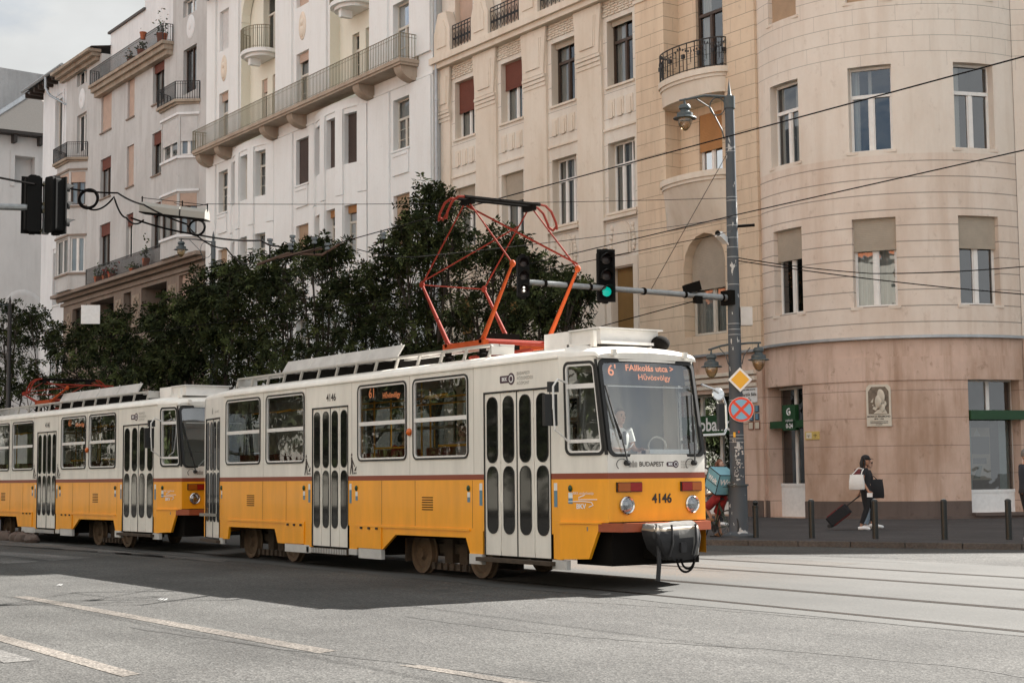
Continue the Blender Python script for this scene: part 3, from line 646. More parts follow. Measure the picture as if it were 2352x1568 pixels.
# ================================================================= GREY BUILDING with oriels
gbd = thing('gray_building', 'gray stucco apartment building with corner oriels, iron balconies and red plant terrace', 'building', (-95, 36, PAV))
YG = 35.0; MG = flat(YG); w = MB(); ops = []; wl = []
for c, (a, b) in {1: (-100.85, -98.65), 2: (-95.9, -94.45), 3: (-91.5, -89.4)}.items():
    for r, (za, zb) in {'u': (24.7, 27.4), 'v': (20.25, 22.9), 'w': (15.7, 18.5)}.items():
        o = (a+.1, b-.1, za, zb, .22); ops.append(o); k = dict(fm=m_wbrown if c != 2 else m_wwhite, cols=2, trans=None, shut=.25, shm=m_shred, sill=.1, sillm=m_grayd, curt=((.1, .45), (.6, .9)))
        if (c, r) in ((1, 'u'), (2, 'u'), (2, 'v')): k.update(shut=.97, shm=m_shpk, curt=None)
        if r == 'w': k.update(sill=0)
        wl.append((MG, o, k))
for a, b, za, zb in ((-105.8, -103.8, 28.9, 29.95), (-105.7, -103.7, 24.2, 26.85), (-86.5, -84.5, 24.3, 27.0), (-86.6, -84.6, 29.0, 30.0)):
    o = (a, b, za, zb, .22); ops.append(o); wl.append((MG, o, dict(fm=m_wbrown if za < 29 and a > -90 else m_wwhite, cols=2, trans=None, sill=0, curt=((.5, .9),))))
g1 = (-106.1, -104.2, 11.2, 13.4, .25); g2 = (-96.1, -94.8, 11.0, 13.5, .4); g4 = (-86.9, -84.7, 11.2, 13.6, .3)
lo1 = (-102.4, -97.9, 11.2, 13.5, 1.2); lo2 = (-93.0, -88.8, 11.0, 13.5, 1.2)
low = [(x, x+1.8, 1.0, 4.5, .3) for x in (-106, -101, -96, -91, -86.5)]+[(x, x+1.8, 6.2, 8.8, .3) for x in (-106, -101, -96, -91, -86.5)]
wall(w, MG, -108.0, -82.55, 14.6, 27.9, [o for o in ops if o[3] < 27.9], 0)
wall(w, MG, -108.0, -100.8, 27.9, 30.2, [o for o in ops if o[2] > 28 and o[0] < -100], 0)
wall(w, MG, -88.2, -82.55, 27.9, 33.5, [o for o in ops if o[2] > 28 and o[0] > -90], 0)
wall(w, flat(35.6), -100.8, -94.5, 27.9, 31.6, (), 3); wall(w, flat(35.6), -94.5, -88.2, 27.9, 32.6, (), 3)
wall(w, MG, -108.0, -82.55, PAV, 14.6, [g1, g2, g4, lo1, lo2]+low, 2)
for o in (g1, g2, g4): wl.append((MG, o, dict(fm=m_wbrown, cols=2, trans=None, shut=.6 if o is g4 else 0, shm=m_shpk, sill=0)))
for o in low: wl.append((MG, o, dict(fm=m_wbrown)))
MGl = lambda s, d, z: Vector((-108.0+d, s, z)); wall(w, MGl, YG, 45, PAV, 30.2, (), 0)
for x, dr in ((-100.8, 1), (-88.2, -1)): w.quad(Vector((x, 35, 27.9)), Vector((x, 35.6, 27.9)), Vector((x, 35.6, 33.5 if dr < 0 else 30.2)), Vector((x, 35, 33.5 if dr < 0 else 30.2)), 0, [(0, 0)]*4)
w.poly([Vector((-100.8, 35, 27.9)), Vector((-88.2, 35, 27.9)), Vector((-88.2, 35.6, 27.9)), Vector((-100.8, 35.6, 27.9))], 0)
w.poly([Vector((-108.4, 34.2, 30.55)), Vector((-100.6, 34.2, 30.55)), Vector((-100.6, 41, 31.7)), Vector((-108.4, 41, 31.7))], 4)
w.box(-101, -94.3, 35.45, 41, 31.6, 31.75, 4); w.box(-94.29, -88.2, 35.45, 41, 32.6, 32.75, 4)
w.poly([Vector((-108, 40.9, 33.3)), Vector((-82.5, 40.9, 33.3)), Vector((-82.5, 90, 33.3)), Vector((-108, 90, 33.3))], 4)
w.poly([Vector((-88.4, 34.2, 33.6)), Vector((-82.5, 34.2, 33.6)), Vector((-82.5, 41, 33.6)), Vector((-88.4, 41, 33.6))], 4)
w.poly([Vector((-108, 85, 0)), Vector((-82.5, 85, 0)), Vector((-82.5, 85, 33)), Vector((-108, 85, 33))], 4)
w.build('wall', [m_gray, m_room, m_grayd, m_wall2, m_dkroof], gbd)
for M, o, k in wl: window(gbd, M, o, **k)
for (a, b) in ((-102.4, -97.9), (-93.0, -88.8)):
    pass
t = MB()
for a, b, z, pr in ((-108.6, -82.6, 14.1, .35), (-108.7, -82.6, 14.32, .75), (-108.3, -82.6, 13.75, .14)): t.box(a, b, -pr, .003, z, z+.21, 0, MG)
t.build('cornice', m_grayd, gbd)
for a, b in ((-107.3, -106.3), (-97.7, -96.4), (-94.6, -93.2), (-88.6, -87.2), (-84.5, -83.0)):
    q = MB(); q.box(a+.1, b-.1, -.04, .003, 11.2, 13.2, 0, MG)
    for k in range(10): q.ell(MG((a+b)/2+.22*math.sin(k*2.1), -.06, 11.4+k*.18), (.16, .09, .14), 0, 8, 5)
    q.build('relief_panel', m_relief, gbd, smooth=True)
s = MB(); slab(s, [(-101.3, 34.25), (-88.0, 34.25)], [(-88.0, 35), (-101.3, 35)], 27.75, 27.95); slab(s, [(-101.2, 34.4), (-88.1, 34.4)], [(-88.1, 35), (-101.2, 35)], 27.45, 27.748); slab(s, [(-101.1, 34.6), (-88.15, 34.6)], [(-88.15, 35), (-101.1, 35)], 27.15, 27.448); s.build('terrace_slab', m_relief, gbd)
railing([(-101.2, 34.95), (-101.2, 34.35), (-88.1, 34.35), (-88.1, 34.95)], 27.95, 1.05, .14, .012, .022).build('terrace_railing', m_iron, gbd)
for a, b, z in ((-109.0, -100.9, 30.2), (-88.6, -82.6, 33.3)): 
    s = MB(); slab(s, [(a, 34.1), (b, 34.1)], [(b, 35), (a, 35)], z+.1, z+.3); slab(s, [(a+.15, 34.4), (b-.15, 34.4)], [(b-.15, 35), (a+.15, 35)], z-.15, z+.098); slab(s, [(a+.3, 34.7), (b-.3, 34.7)], [(b-.3, 35), (a+.3, 35)], z-.4, z-.152); s.build('eave', m_relief, gbd)
railing([(-101.6, 34.4), (-87.9, 34.4)], 14.55, 1.05, .14, .012, .022).build('terrace_railing', m_iron, gbd)
for x0, x1, side in ((-107.8, -103.4, 0), (-88.3, -84.0, 1)):       # oriels with a balcony on top
    c = (x0+x1)/2; P = [(x0, 35.0), (x0+.85, 34.05), (x1-.85, 34.05), (x1, 35.0)]
    ow = MB(); z0, z1 = 14.55, 23.3; ol = []
    for i in range(3):
        Mo = line_map(P[i], P[i+1]); L = (Vector(P[i+1])-Vector(P[i])).length; oo = []
        for za, zb in ((15.75, 18.1), (20.35, 22.6)):
            o = (.12, L-.12, za, zb, .1); oo.append(o); ol.append((Mo, o, i, za))
        wall(ow, Mo, 0, L, z0, z1, oo, 0)
    ow.poly([Vector((*p, z1)) for p in P], 0); ow.poly([Vector((*p, z0)) for p in P], 0)
    orl = ow.build('oriel', [m_gray, m_room], gbd)
    for Mo, o, i, za in ol:
        wh = (side == 1 and za > 20) or (side == 0 and za < 20)
        window(gbd, Mo, o, m_wwhite if wh else m_wbrown, cols=2, trans=None, sill=0, shut=(.62 if side else 0) if wh else .3, shm=m_shwh if wh else m_shpk, curt=((.0, 1),))
    for z in (15.55, 18.2, 20.15, 22.7):
        tr = MB()
        for i in range(3):
            Mo = line_map(P[i], P[i+1]); L = (Vector(P[i+1])-Vector(P[i])).length; tr.box(-.03, L+.03, -.1, -.002, z, z+.13, 0, Mo)
        tr.build('oriel_trim', m_grayd if side == 0 else m_wall2, gbd)
    s = MB(); Q = [(x0-.2, 34.98), (x0+.7, 33.75), (x1-.7, 33.75), (x1+.2, 34.98)]; slab(s, Q, [], 23.42, 23.58); slab(s, [(x0-.05, 34.98), (x0+.78, 33.9), (x1-.78, 33.9), (x1+.05, 34.98)], [], 23.3, 23.418); s.build('balcony_slab', m_relief, gbd)
    railing([(x0-.1, 34.95), (x0+.75, 33.82), (x1-.75, 33.82), (x1+.1, 34.95)], 23.58, 1.05, .14, .013, .024).build('balcony_railing', m_iron, gbd)
for x, z in ((-104.7, 27.9), (-85.4, 28.2)):
    q = MB(); q.ell(MG(x, -.01, z), (.62, .06, .72), 0, 18, 9); q.ell(MG(x, -.06, z+.1), (.25, .05, .3), 0); q.build('relief_medallion', m_wall2, gbd, smooth=True)
# plants on the grey building's terraces: each pot a thing
m_pot = mat('terracotta', (.32, .09, .035), .7); m_leafp = mat('pot_leaf', (.05, .075, .02), .7); m_flow = mat('red_flower', (.42, .03, .02), .6); m_flowy = mat('orange_flower', (.5, .2, .03), .6)
def pot(x, y, z, r, h, fl, lab):
    t = thing('potted_plant', lab, 'potted plant', (x, y, z), 'pots on the gray building terraces')
    p = MB(); p.lathe((x, y, z), [(.001, 0), (r*.7, 0), (r, h*.4), (r*.9, h*.4)], 10); p.build('pot', m_pot, t, smooth=True)
    f = MB()
    for k in range(60):
        c = Vector((x+random.gauss(0, r*.7), y+random.gauss(0, r*.5), z+h*.4+abs(random.gauss(0, h*.35)))); a = Vector((random.uniform(-1, 1), random.uniform(-1, 1), random.uniform(-.3, 1))).normalized()*.11; b = a.orthogonal().normalized()*.05
        f.quad(c-a, c+b, c+a, c-b, 1 if random.random() < .3 else 0)
    f.build('foliage', [m_leafp, fl], t, weld=False)
for i, (x, y, z, r, h, fl, lb) in enumerate(((-99.8, 34.6, 14.53, .3, 1.1, m_leafp, 'leafy green pot at the left end of the lower flower terrace'), (-98.3, 34.6, 14.53, .28, .8, m_flow, 'pot of red flowers on the lower terrace, left one'), (-97.2, 34.6, 14.53, .28, .8, m_flow, 'pot of red flowers on the lower terrace, right one'), (-93.2, 34.65, 14.53, .42, .5, m_leafp, 'wide terracotta planter in the middle of the lower terrace'), (-91.2, 34.6, 14.53, .25, 1.5, m_leafp, 'tall potted plant near the right end of the lower terrace'),
    (-94.6, 34.7, 27.97, .22, .8, m_flowy, 'pot of orange flowers behind the top terrace railing'), (-92.6, 34.7, 27.97, .3, 1.2, m_leafp, 'bushy green pot behind the top terrace railing'), (-89.2, 34.7, 27.97, .35, 1.7, m_leafp, 'tall dark shrub in a pot at the right end of the top terrace'))): pot(x, y, z, r, h, fl, lb)
q = MB(); q.lathe((-91.3, 34.3, 28.75), [(.001, 0), (.14, 0), (.2, .38), (.22, .38), (.22, .45), (.001, .42)], 12); tag(q.build('flower_pot', m_pot, None, origin=(-91.3, 34.3, 28.75), smooth=True), 'bright terracotta pot hung high on the top terrace railing', 'flower pot')
# ================================================================= SMALL WHITE HOUSE with a deep tiled eave
sh = thing('eaved_house', 'narrow pale house with deep dark timber eave left of the gray building', 'building', (-111, 37, PAV))
w = MB(); MH = flat(35.4); ops = []; wl = []
for za, zb in ((25.0, 29.2), (19.6, 22.0), (14.2, 18.0), (8.2, 12.0), (2, 5)):
    o = (-111.6, -110.0, za, zb, .25); ops.append(o); wl.append((o, dict(fm=m_wcream, cols=2, trans=None, curt=((0, .5),), sill=.08, sillm=m_white)))
wall(w, MH, -114.6, -108.0, PAV, 30.6, ops, 0); w.quad(Vector((-114.6, 35.4, PAV)), Vector((-114.6, 50, PAV)), Vector((-114.6, 50, 30.8)), Vector((-114.6, 35.4, 30.8)), 0, [(0, 0)]*4)
w.build('wall', [m_wall2, m_room], sh)
for o, k in wl:
    window(sh, MH, o, **k)
for o in ops:
    t = MB(); t.box(o[0]-.35, o[0]-.02, -.06, .003, o[2]-.2, o[3]+.3, 0, MH); t.box(o[1]+.02, o[1]+.35, -.06, .003, o[2]-.2, o[3]+.3, 0, MH); t.box(o[0]-.35, o[1]+.35, -.07, .003, o[3]+.305, o[3]+.5, 0, MH); t.build('window_surround', m_wall2, sh)
rf = MB(); rf.poly([Vector((-116.9, 34.6, 30.95)), Vector((-107.6, 34.6, 30.95)), Vector((-107.6, 44, 34.2)), Vector((-116.9, 44, 34.2))], 0); rf.poly([Vector((-116.9, 34.6, 30.75)), Vector((-107.6, 34.6, 30.75)), Vector((-107.6, 44, 34.0)), Vector((-116.9, 44, 34.0))], 1)
for k in range(9): x = -116.6+k*1.05; rf.box(x-.12, x+.12, 34.65, 36.2, 30.4, 30.74, 1)
rf.tube([(-117.0, 34.5, 30.9), (-107.6, 34.5, 30.9)], .12, 8, 2)
roof = rf.build('roof', [m_dkroof, mat('eave_timber', (.035, .022, .015), .8), m_galv], sh)
q = MB(); q.tube([(-111.3, 34.5, 30.9), (-111.3, 34.5, 30.0), (-110.9, 34.7, 29.4), (-108.35, 35.2, 28.2), (-108.2, 35.25, 20), (-108.2, 35.25, .4)], .1, 8); q.build('downpipe', m_tin, sh)
# ================================================================= FAR HOUSE with pale tiled roof, facing down the street
fh = thing('tiled_house', 'large pale house with light tiled roof and blind windows at the far left', 'building', (-140, 30, PAV))
w = MB(); MX = lambda s, d, z: Vector((-138-d, s, z)); ops = []
q1, q2 = onX(33, 420, -138), onX(80, 362, -138); EZ = onX(50, 301, -137).z
for s0 in (q1.y, q1.y-9): ops.append((s0, s0+q2.y-q1.y, q1.z, q2.z, .2))
wall(w, MX, -20, 48, PAV, EZ+.1, ops, 0)
w.build('wall', [m_far, m_far], fh)
for o in ops: 
    t = MB(); t.box(o[0]-.4, o[0], -.08, .003, o[2]-.3, o[3], 0, MX); t.box(o[1], o[1]+.4, -.08, .003, o[2]-.3, o[3], 0, MX); t.box(o[0]-.4, o[1]+.4, -.08, .003, o[3]+.002, o[3]+.4, 0, MX); t.build('window_surround', m_far, fh)
q = MB(); q.lathe(MX(onX(53, 714, -138).y, 0.0, onX(53, 714, -138).z), [(.001, .05), (1.2, .08), (1.5, .16), (1.8, .1), (1.9, 0)], 24, 0, (1, 0, 0)); q.build('relief_medallion', m_far, fh, smooth=True)
ra, rb, rc = onX(0, 262, -146), onX(76, 214, -146), onX(130, 221, -146); rl = ra+(ra-rb)*2.5
rf = MB(); rf.poly([Vector((-137, rl.y, EZ)), Vector((-137, rc.y, EZ)), rc, rb, ra, rl], 0); rf.tube([rl, ra, rb], .35, 6, 2); rf.box(-138, -136.9, -21, 48, EZ-.3, EZ-.05, 1)
for k in range(30): y = -20+k*2.3; rf.box(-138, -137.1, y, y+.3, EZ-1.0, EZ-.31, 1)
rf.build('roof', [m_tile, mat('gutter_dark', (.03, .025, .022), .7), m_tin], fh)
fa, fb_ = onX(0, 155, -152), onX(103, 172, -152); sl_ = (fb_.z-fa.z)/(fb_.y-fa.y); ft = lambda y: fa.z+sl_*(y-fa.y)
fw_ = MB(); fw_.prism([(-60, 0), (70, 0), (70, ft(70)), (-60, ft(-60))], lambda s, d, z: Vector((-152-d, s, z)), 0, 23); tag(fw_.build('blind_wall_block', m_fire, None, origin=(-160, 10, 0)), 'tall gray windowless block rising behind the pale tiled roof', 'building')
# ================================================================= what stands behind the photographer (seen in reflections)
ob = thing('opposite_building', 'sunlit cream building with orange tiled roof on the near side of street', 'building', (-60, -16, 0))
w = MB(); MO = lambda s, d, z: Vector((s, -17-d, z)); ops = [(x, x+1.5, z, z+2.4, .3) for x in range(-124, 30, 5) for z in (1.5, 6.5, 11.5)]
wall(w, MO, -128, 32, 0, 16, ops, 0); w.poly([Vector((-128, -16.4, 16)), Vector((32, -16.4, 16)), Vector((32, -24, 21)), Vector((-128, -24, 21))], 2)
w.build('wall', [plaster('stucco_cream_far', (.36, .345, .30), .3), m_room, m_rtile], ob)
# ================================================================= GROUND
def gz(y):
    P = ((-500, 0), (13.9, 0), (15.4, .07), (17.2, .13), (18.8, .155), (20.6, .17), (500, .19))
    for (a, za), (b, zb) in zip(P, P[1:]):
        if a <= y <= b: return za+(zb-za)*(y-a)/(b-a)
def ground_mat(name, c1, c2, speck, sscale, patch=.25, rough=.9, bump=.6):
    m = bpy.data.materials.new(name); m.use_nodes = True; nt = m.node_tree; N = nt.nodes.new; L = nt.links.new; b = nt.nodes['Principled BSDF']
    b.inputs['Roughness'].default_value = rough; b.inputs['Specular IOR Level'].default_value = .25
    tc = N('ShaderNodeTexCoord')
    def noise(s, det=4, ro=.6, st=None):
        n = N('ShaderNodeTexNoise'); n.inputs['Scale'].default_value = s; n.inputs['Detail'].default_value = det; n.inputs['Roughness'].default_value = ro
        if st:
            mp = N('ShaderNodeMapping'); mp.inputs['Scale'].default_value = st; L(tc.outputs['Object'], mp.inputs['Vector']); L(mp.outputs['Vector'], n.inputs['Vector'])
        else: L(tc.outputs['Object'], n.inputs['Vector'])
        return n.outputs['Fac']
    def rng(x, a, bb, c, d):
        r = N('ShaderNodeMapRange'); r.inputs['From Min'].default_value = a; r.inputs['From Max'].default_value = bb; r.inputs['To Min'].default_value = c; r.inputs['To Max'].default_value = d; L(x, r.inputs['Value']); return r.outputs['Result']
    def mth(op, a, bb):
        q = N('ShaderNodeMath'); q.operation = op; L(a, q.inputs[0]); (L(bb, q.inputs[1]) if hasattr(bb, 'is_linked') else setattr(q.inputs[1], 'default_value', bb)); return q.outputs[0]
    v = N('ShaderNodeTexVoronoi'); v.inputs['Scale'].default_value = sscale; L(tc.outputs['Object'], v.inputs['Vector'])
    sepc = N('ShaderNodeSeparateColor'); L(v.outputs['Color'], sepc.inputs['Color'])
    f = mth('MULTIPLY', rng(sepc.outputs['Red'], 0, 1, 1-speck, 1+speck), rng(noise(.35, 5), .3, .7, 1-patch, 1+patch*.6))
    f = mth('MULTIPLY', f, rng(noise(.8, 4, .6, (.12, 1.6, 1)), .35, .7, 1.06, 1-patch*.5))
    f = mth('MULTIPLY', f, rng(noise(1.15, 7, .7), .60, .72, 1, 1-patch*.7))
    f = mth('MULTIPLY', f, rng(noise(sscale*.35, 3), .3, .7, 1-speck*.5, 1+speck*.5))
    mx = N('ShaderNodeMix'); mx.data_type = 'RGBA'; L(sepc.outputs['Green'], mx.inputs[0]); mx.inputs[6].default_value = (*c1, 1); mx.inputs[7].default_value = (*c2, 1)
    sc = N('ShaderNodeVectorMath'); sc.operation = 'SCALE'; L(mx.outputs[2], sc.inputs[0]); L(f, sc.inputs['Scale']); L(sc.outputs['Vector'], b.inputs['Base Color'])
    bp = N('ShaderNodeBump'); bp.inputs['Strength'].default_value = bump; bp.inputs['Distance'].default_value = .012; L(v.outputs['Distance'], bp.inputs['Height']); L(bp.outputs['Normal'], b.inputs['Normal'])
    return m
m_asph = ground_mat('asphalt', (.054, .0535, .051), (.080, .078, .074), .42, 46, .34)
m_conc = ground_mat('track_concrete', (.066, .066, .063), (.080, .079, .075), .10, 60, .16, .85, .2)
m_pave = ground_mat('pavement_asphalt', (.050, .046, .047), (.070, .064, .063), .3, 50)
m_kerb = ground_mat('kerb_stone', (.085, .078, .073), (.11, .10, .093), .15, 40)
def strip(name, ys, x0, x1, off, mt, nx=1):
    mb = MB()
    for a, b in zip(ys, ys[1:]):
        for k in range(nx):
            xa, xb = x0+(x1-x0)*k/nx, x0+(x1-x0)*(k+1)/nx; mb.quad(Vector((xa, a, gz(a)+off)), Vector((xb, a, gz(a)+off)), Vector((xb, b, gz(b)+off)), Vector((xa, b, gz(b)+off)))
    return tag(mb.build(name, mt), kind='structure')
strip('road', [-400, -20, 0, 10, 13.9, 15.4, 17.2, 18.8, 20.6, 40, 500], -600, 400, 0, m_asph)
# concrete slab of the tram tracks with a slightly ragged near edge
mb = MB(); n = 90
for k in range(n):
    xa, xb = -60+k, -59+k
    ya, yb = 13.16+.05*math.sin(xa*1.7)+.03*math.sin(xa*5.1), 13.16+.05*math.sin(xb*1.7)+.03*math.sin(xb*5.1)
    mb.quad(Vector((xa, ya, .004)), Vector((xb, yb, .004)), Vector((xb, 13.9, .004)), Vector((xa, 13.9, .004)))
    for a, b in ((13.9, 15.4), (15.4, 17.2), (17.2, 18.8), (18.8, 20.4)): mb.quad(Vector((xa, a, gz(a)+.004)), Vector((xb, a, gz(a)+.004)), Vector((xb, b, gz(b)+.004)), Vector((xa, b, gz(b)+.004)))
tag(mb.build('track_bed', m_conc), kind='structure')
KERB = [(-170, 21.0), (-40, 21.0), (-29, 21.15), (-27, 21.45), (-25.5, 21.95), (-23.5, 22.85), (-21.5, 23.8), (-19.5, 24.8), (-16, 27), (-12, 31), (-8, 37), (-4, 60)]
mb = MB(); mb.poly([Vector((x, y, PAV)) for x, y in KERB]+[Vector((-4, 120, PAV)), Vector((-170, 120, PAV))]); tag(mb.build('pavement', m_pave), kind='structure')
mb = MB()
for (a, b), (c, d) in zip(KERB, KERB[1:]):
    t = Vector((c-a, d-b, 0)).normalized(); nn = Vector((-t.y, t.x, 0)); L = Vector((c-a, d-b, 0)).length; nst = max(1, int(L/1.0))
    for k in range(min(nst, 60)):
        if a < -60: p, q = Vector((a, b, 0)), Vector((c, d, 0))
        else: p, q = Vector((a, b, 0))+t*(L*k/nst+.008), Vector((a, b, 0))+t*(L*(k+1)/nst-.008)
        A = [p-nn*.0, q-nn*.0, q+nn*.17, p+nn*.17]
        lo, hi = .1, PAV+.006
        mb.poly([v+Vector((0, 0, hi)) for v in A]); mb.poly([A[0]+Vector((0, 0, lo)), A[1]+Vector((0, 0, lo)), A[1]+Vector((0, 0, hi)), A[0]+Vector((0, 0, hi))])
        if a < -60: break
tag(mb.build('kerb', m_kerb), kind='structure')
# painted lines, worn
m_line = ground_mat('road_paint', (.125, .113, .10), (.155, .138, .122), .4, 38, .5)
m_linew = ground_mat('road_paint_faded', (.115, .111, .106), (.142, .137, .13), .4, 38, .5)
mb = MB()
for q in (((26, 1369), (66, 1368), (774, 1493), (732, 1499)), ((-160, 1425), (-116, 1423), (322, 1546), (282, 1553)), ((914, 1526), (966, 1526), (1500, 1609), (1446, 1614))): mb.poly([onZ(u, v, .004) for u, v in q])
tag(mb.build('road_marking', m_line), kind='structure')
mb = MB()
for q in (((-60, 1267), (10, 1266), (218, 1280), (120, 1287)), ((-60, 1283), (15, 1281), (92, 1289), (10, 1294)), ((-100, 1480), (-20, 1484), (82, 1515), (10, 1521)), ((-100, 1225), (-40, 1248), (530, 1284), (510, 1290))): mb.poly([onZ(u, v, .005) for u, v in q])
for a, b in (((1985, 1249), (2380, 1247)),):
    p, q = onZ(*a, .185), onZ(*b, .185); t = (q-p).normalized(); nn = Vector((-t.y, t.x, 0))*.09; mb.poly([p-nn, q-nn, q+nn, p+nn])
tag(mb.build('road_marking', m_linew), kind='structure')
# cracks and tar seams in the asphalt
m_tar = mat('tar_seam', (.032, .031, .029), .7); mb = MB()
for pts in (((930, 1415), (1150, 1444), (1420, 1468), (1800, 1492), (2200, 1530), (2400, 1560)), ((1180, 1372), (1450, 1388), (1700, 1404), (2050, 1432), (2400, 1466)), ((300, 1440), (650, 1490), (1000, 1530), (1300, 1568))):
    P = [];
    for (a, b), (c, d) in zip(pts, pts[1:]):
        for k in range(8): P.append(onZ(a+(c-a)*k/8, b+(d-b)*k/8+random.uniform(-1.2, 1.2), .003))
    for p, q in zip(P, P[1:]):
        w_ = random.uniform(.006, .02); mb.quad(p+Vector((0, -w_, 0)), q+Vector((0, -w_, 0)), q+Vector((0, w_, 0)), p+Vector((0, w_, 0)))
tag(mb.build('road_seam', m_tar), kind='structure')
m_steel = mat('rail_steel', (.05, .042, .036), .4, .5, noise=.35, nscale=5); m_groove = mat('rail_groove', (.008, .006, .005), .9, spec=.1)
for y, lb in ((13.93, 'nearest street rail, on the camera side of the near track'), (15.3, 'second street rail from the camera, far side of the near track'), (17.08, 'third street rail from the camera, near side of the far track'), (18.58, 'farthest street rail, near the lit road edge')):
    mb = MB(); X = [-60+4*k for k in range(26)]
    for a, b in zip(X, X[1:]):
        f = lambda x: y-(.0024 if y < 15 else .0011)*max(0, min(x, 10)+23)**2
        for o0, o1, dz, mi in ((-.08, -.03, .008, 0), (-.03, .03, .0075, 1), (.03, .055, .008, 0)):
            pts = []
            for x, oo in ((a, o0), (b, o0), (b, o1), (a, o1)): yy = f(x)+oo; pts.append(Vector((x, yy, gz(yy)+dz)))
            mb.poly(pts, mi)
    tag(mb.build('tram_rail', [m_steel, m_groove], None, origin=(-20, y, gz(y))), lb, 'rail', 'rails in the street')
# concrete patches, manhole
mb = MB()
for u, v, a, b in ((1745, 1290, .9, .5), (1850, 1296, 1.0, .4), (1560, 1300, 1.6, .5)):
    p = onZ(u, v, gz(17)); p.z = gz(p.y)+.006; mb.poly([p+Vector((x, y, gz(p.y+y)-gz(p.y))) for x, y in ((-a, -b), (a, -b*.8), (a*.9, b), (-a, b*.9))])
tag(mb.build('road_patch', ground_mat('patch_dark', (.07, .066, .06), (.085, .08, .074), .15, 50)), kind='structure')
# scraps of litter
for i, (u, v, lb) in enumerate(((130, 1345, 'crumpled white scrap on the sunlit road near the shadow edge, left one'), (365, 1378, 'flat pale scrap on the road by the shadow edge, right one'))):
    p = onZ(u, v, 0); mb = MB()
    for k in range(5): a = p+Vector((random.uniform(-.12, .12), random.uniform(-.04, .04), .006)); mb.poly([a, a+Vector((.07, .02, .012)), a+Vector((.06, .05, .03)), a+Vector((-.01, .03, .01))])
    tag(mb.build('litter', m_whp, None, origin=p, weld=False), lb, 'litter', 'litter on the road')
# row of stones along the far track on the left
for i in range(9):
    x = -49+i*.82+random.uniform(-.1, .1); mb = MB(); mb.ell((x, 13.0+random.uniform(-.05, .05), .08), (.38, .2, .16+random.uniform(0, .04)), 0, 10, 6)
    for j, v in enumerate(mb.v): mb.v[j] = v+Vector((random.uniform(-.03, .03), random.uniform(-.03, .03), random.uniform(-.03, .03)))
    tag(mb.build('edge_stone', m_plinth, None, origin=(x, 13, 0), smooth=True), 'rounded stone in the row along the track bed beside the rear tram', 'stone', 'row of edge stones')
# ================================================================= TRAMS
m_tcream = mat('tram_cream', (.80, .765, .70), .34, noise=.13, nscale=2.6, coat=.25, streak=.2)
m_tyel = mat('tram_yellow', (.92, .375, .012), .34, noise=.13, nscale=2.6, coat=.15, streak=.2)
m_tred = mat('tram_stripe', (.25, .05, .022), .35); m_tor = mat('pantograph_orange', (.40, .066, .014), .65, spec=.15, noise=.2, nscale=5); m_torr = mat('pantograph_red', (.22, .028, .016), .7, spec=.12, noise=.2); m_bump = mat('bumper_rust_red', (.33, .075, .03), .4, noise=.15)
m_tgl = glass('tram_glass', (.52, .54, .52), .085, .012); m_wsgl = glass('windshield_glass', (.92, .95, .95), .17, .012)
m_dpane = mat('door_glass', (.010, .010, .010), .04, spec=.38, noise=.3, nscale=4)
m_tint = mat('tram_interior', (.24, .23, .205), .7); m_seat = mat('seat_red', (.17, .035, .02), .6); m_yrail = mat('handrail_yellow', (.75, .36, .02), .35); m_whl = mat('wheel_dusty', (.115, .075, .045), .8, noise=.35, nscale=6); m_bogie = mat('bogie_dust', (.06, .042, .028), .9, noise=.4, nscale=5)
m_chrome = mat('chrome', (.6, .6, .6), .15, .95); m_lens = glass('headlight_lens', (.8, .82, .84), .2, .03); m_led = mat('led_orange', (.6, .18, .06), .5, emit=(1, .32, .14, .18)); m_board = mat('display_board', (.02, .022, .024), .5)
m_amber = mat('amber_lens', (.35, .085, .01), .2); m_redl = mat('red_lens', (.28, .01, .008), .2); m_logo = mat('logo_plum', (.06, .03, .045), .5); m_ltgray = mat('roof_gray', (.52, .51, .49), .6, noise=.15, nscale=3); m_btn = mat('door_button', (.012, .05, .02), .4); m_aluk = mat('aluminium_ladder', (.46, .45, .43), .45, .5); m_cloth = mat('cover_gray', (.17, .167, .16), .95, spec=.08, noise=.2, nscale=6, bump=.3, bscale=12); m_clothd = mat('cover_black', (.018, .018, .02), .7, noise=.3); m_tan = mat('reflective_band', (.24, .19, .135), .5); m_stk = mat('sticker_blue', (.12, .24, .32), .5)
YN, YC, YFAR = 13.48, 14.60, 15.72
XK, XR, XF = -18.76, -30.92, -17.88       # front kink, rear kink, nose
def rrect(a, b, c, d, r, n=5):
    P = []
    for cx, cy, q in ((b-r, d-r, 0), (a+r, d-r, 90), (a+r, c+r, 180), (b-r, c+r, 270)):
        for k in range(n+1): P.append((cx+r*math.cos(R_(q+90*k/n)), cy+r*math.sin(R_(q+90*k/n))))
    return P
def ringp(mb, O, I, M, d0, d1, m):
    n = len(O)
    for i in range(n):
        j = (i+1) % n
        mb.quad(M(O[i][0], d0, O[i][1]), M(O[j][0], d0, O[j][1]), M(I[j][0], d0, I[j][1]), M(I[i][0], d0, I[i][1]), m)
        mb.quad(M(O[i][0], d0, O[i][1]), M(O[j][0], d0, O[j][1]), M(O[j][0], d1, O[j][1]), M(O[i][0], d1, O[i][1]), m)
        mb.quad(M(I[i][0], d0, I[i][1]), M(I[j][0], d0, I[j][1]), M(I[j][0], d1, I[j][1]), M(I[i][0], d1, I[i][1]), m)
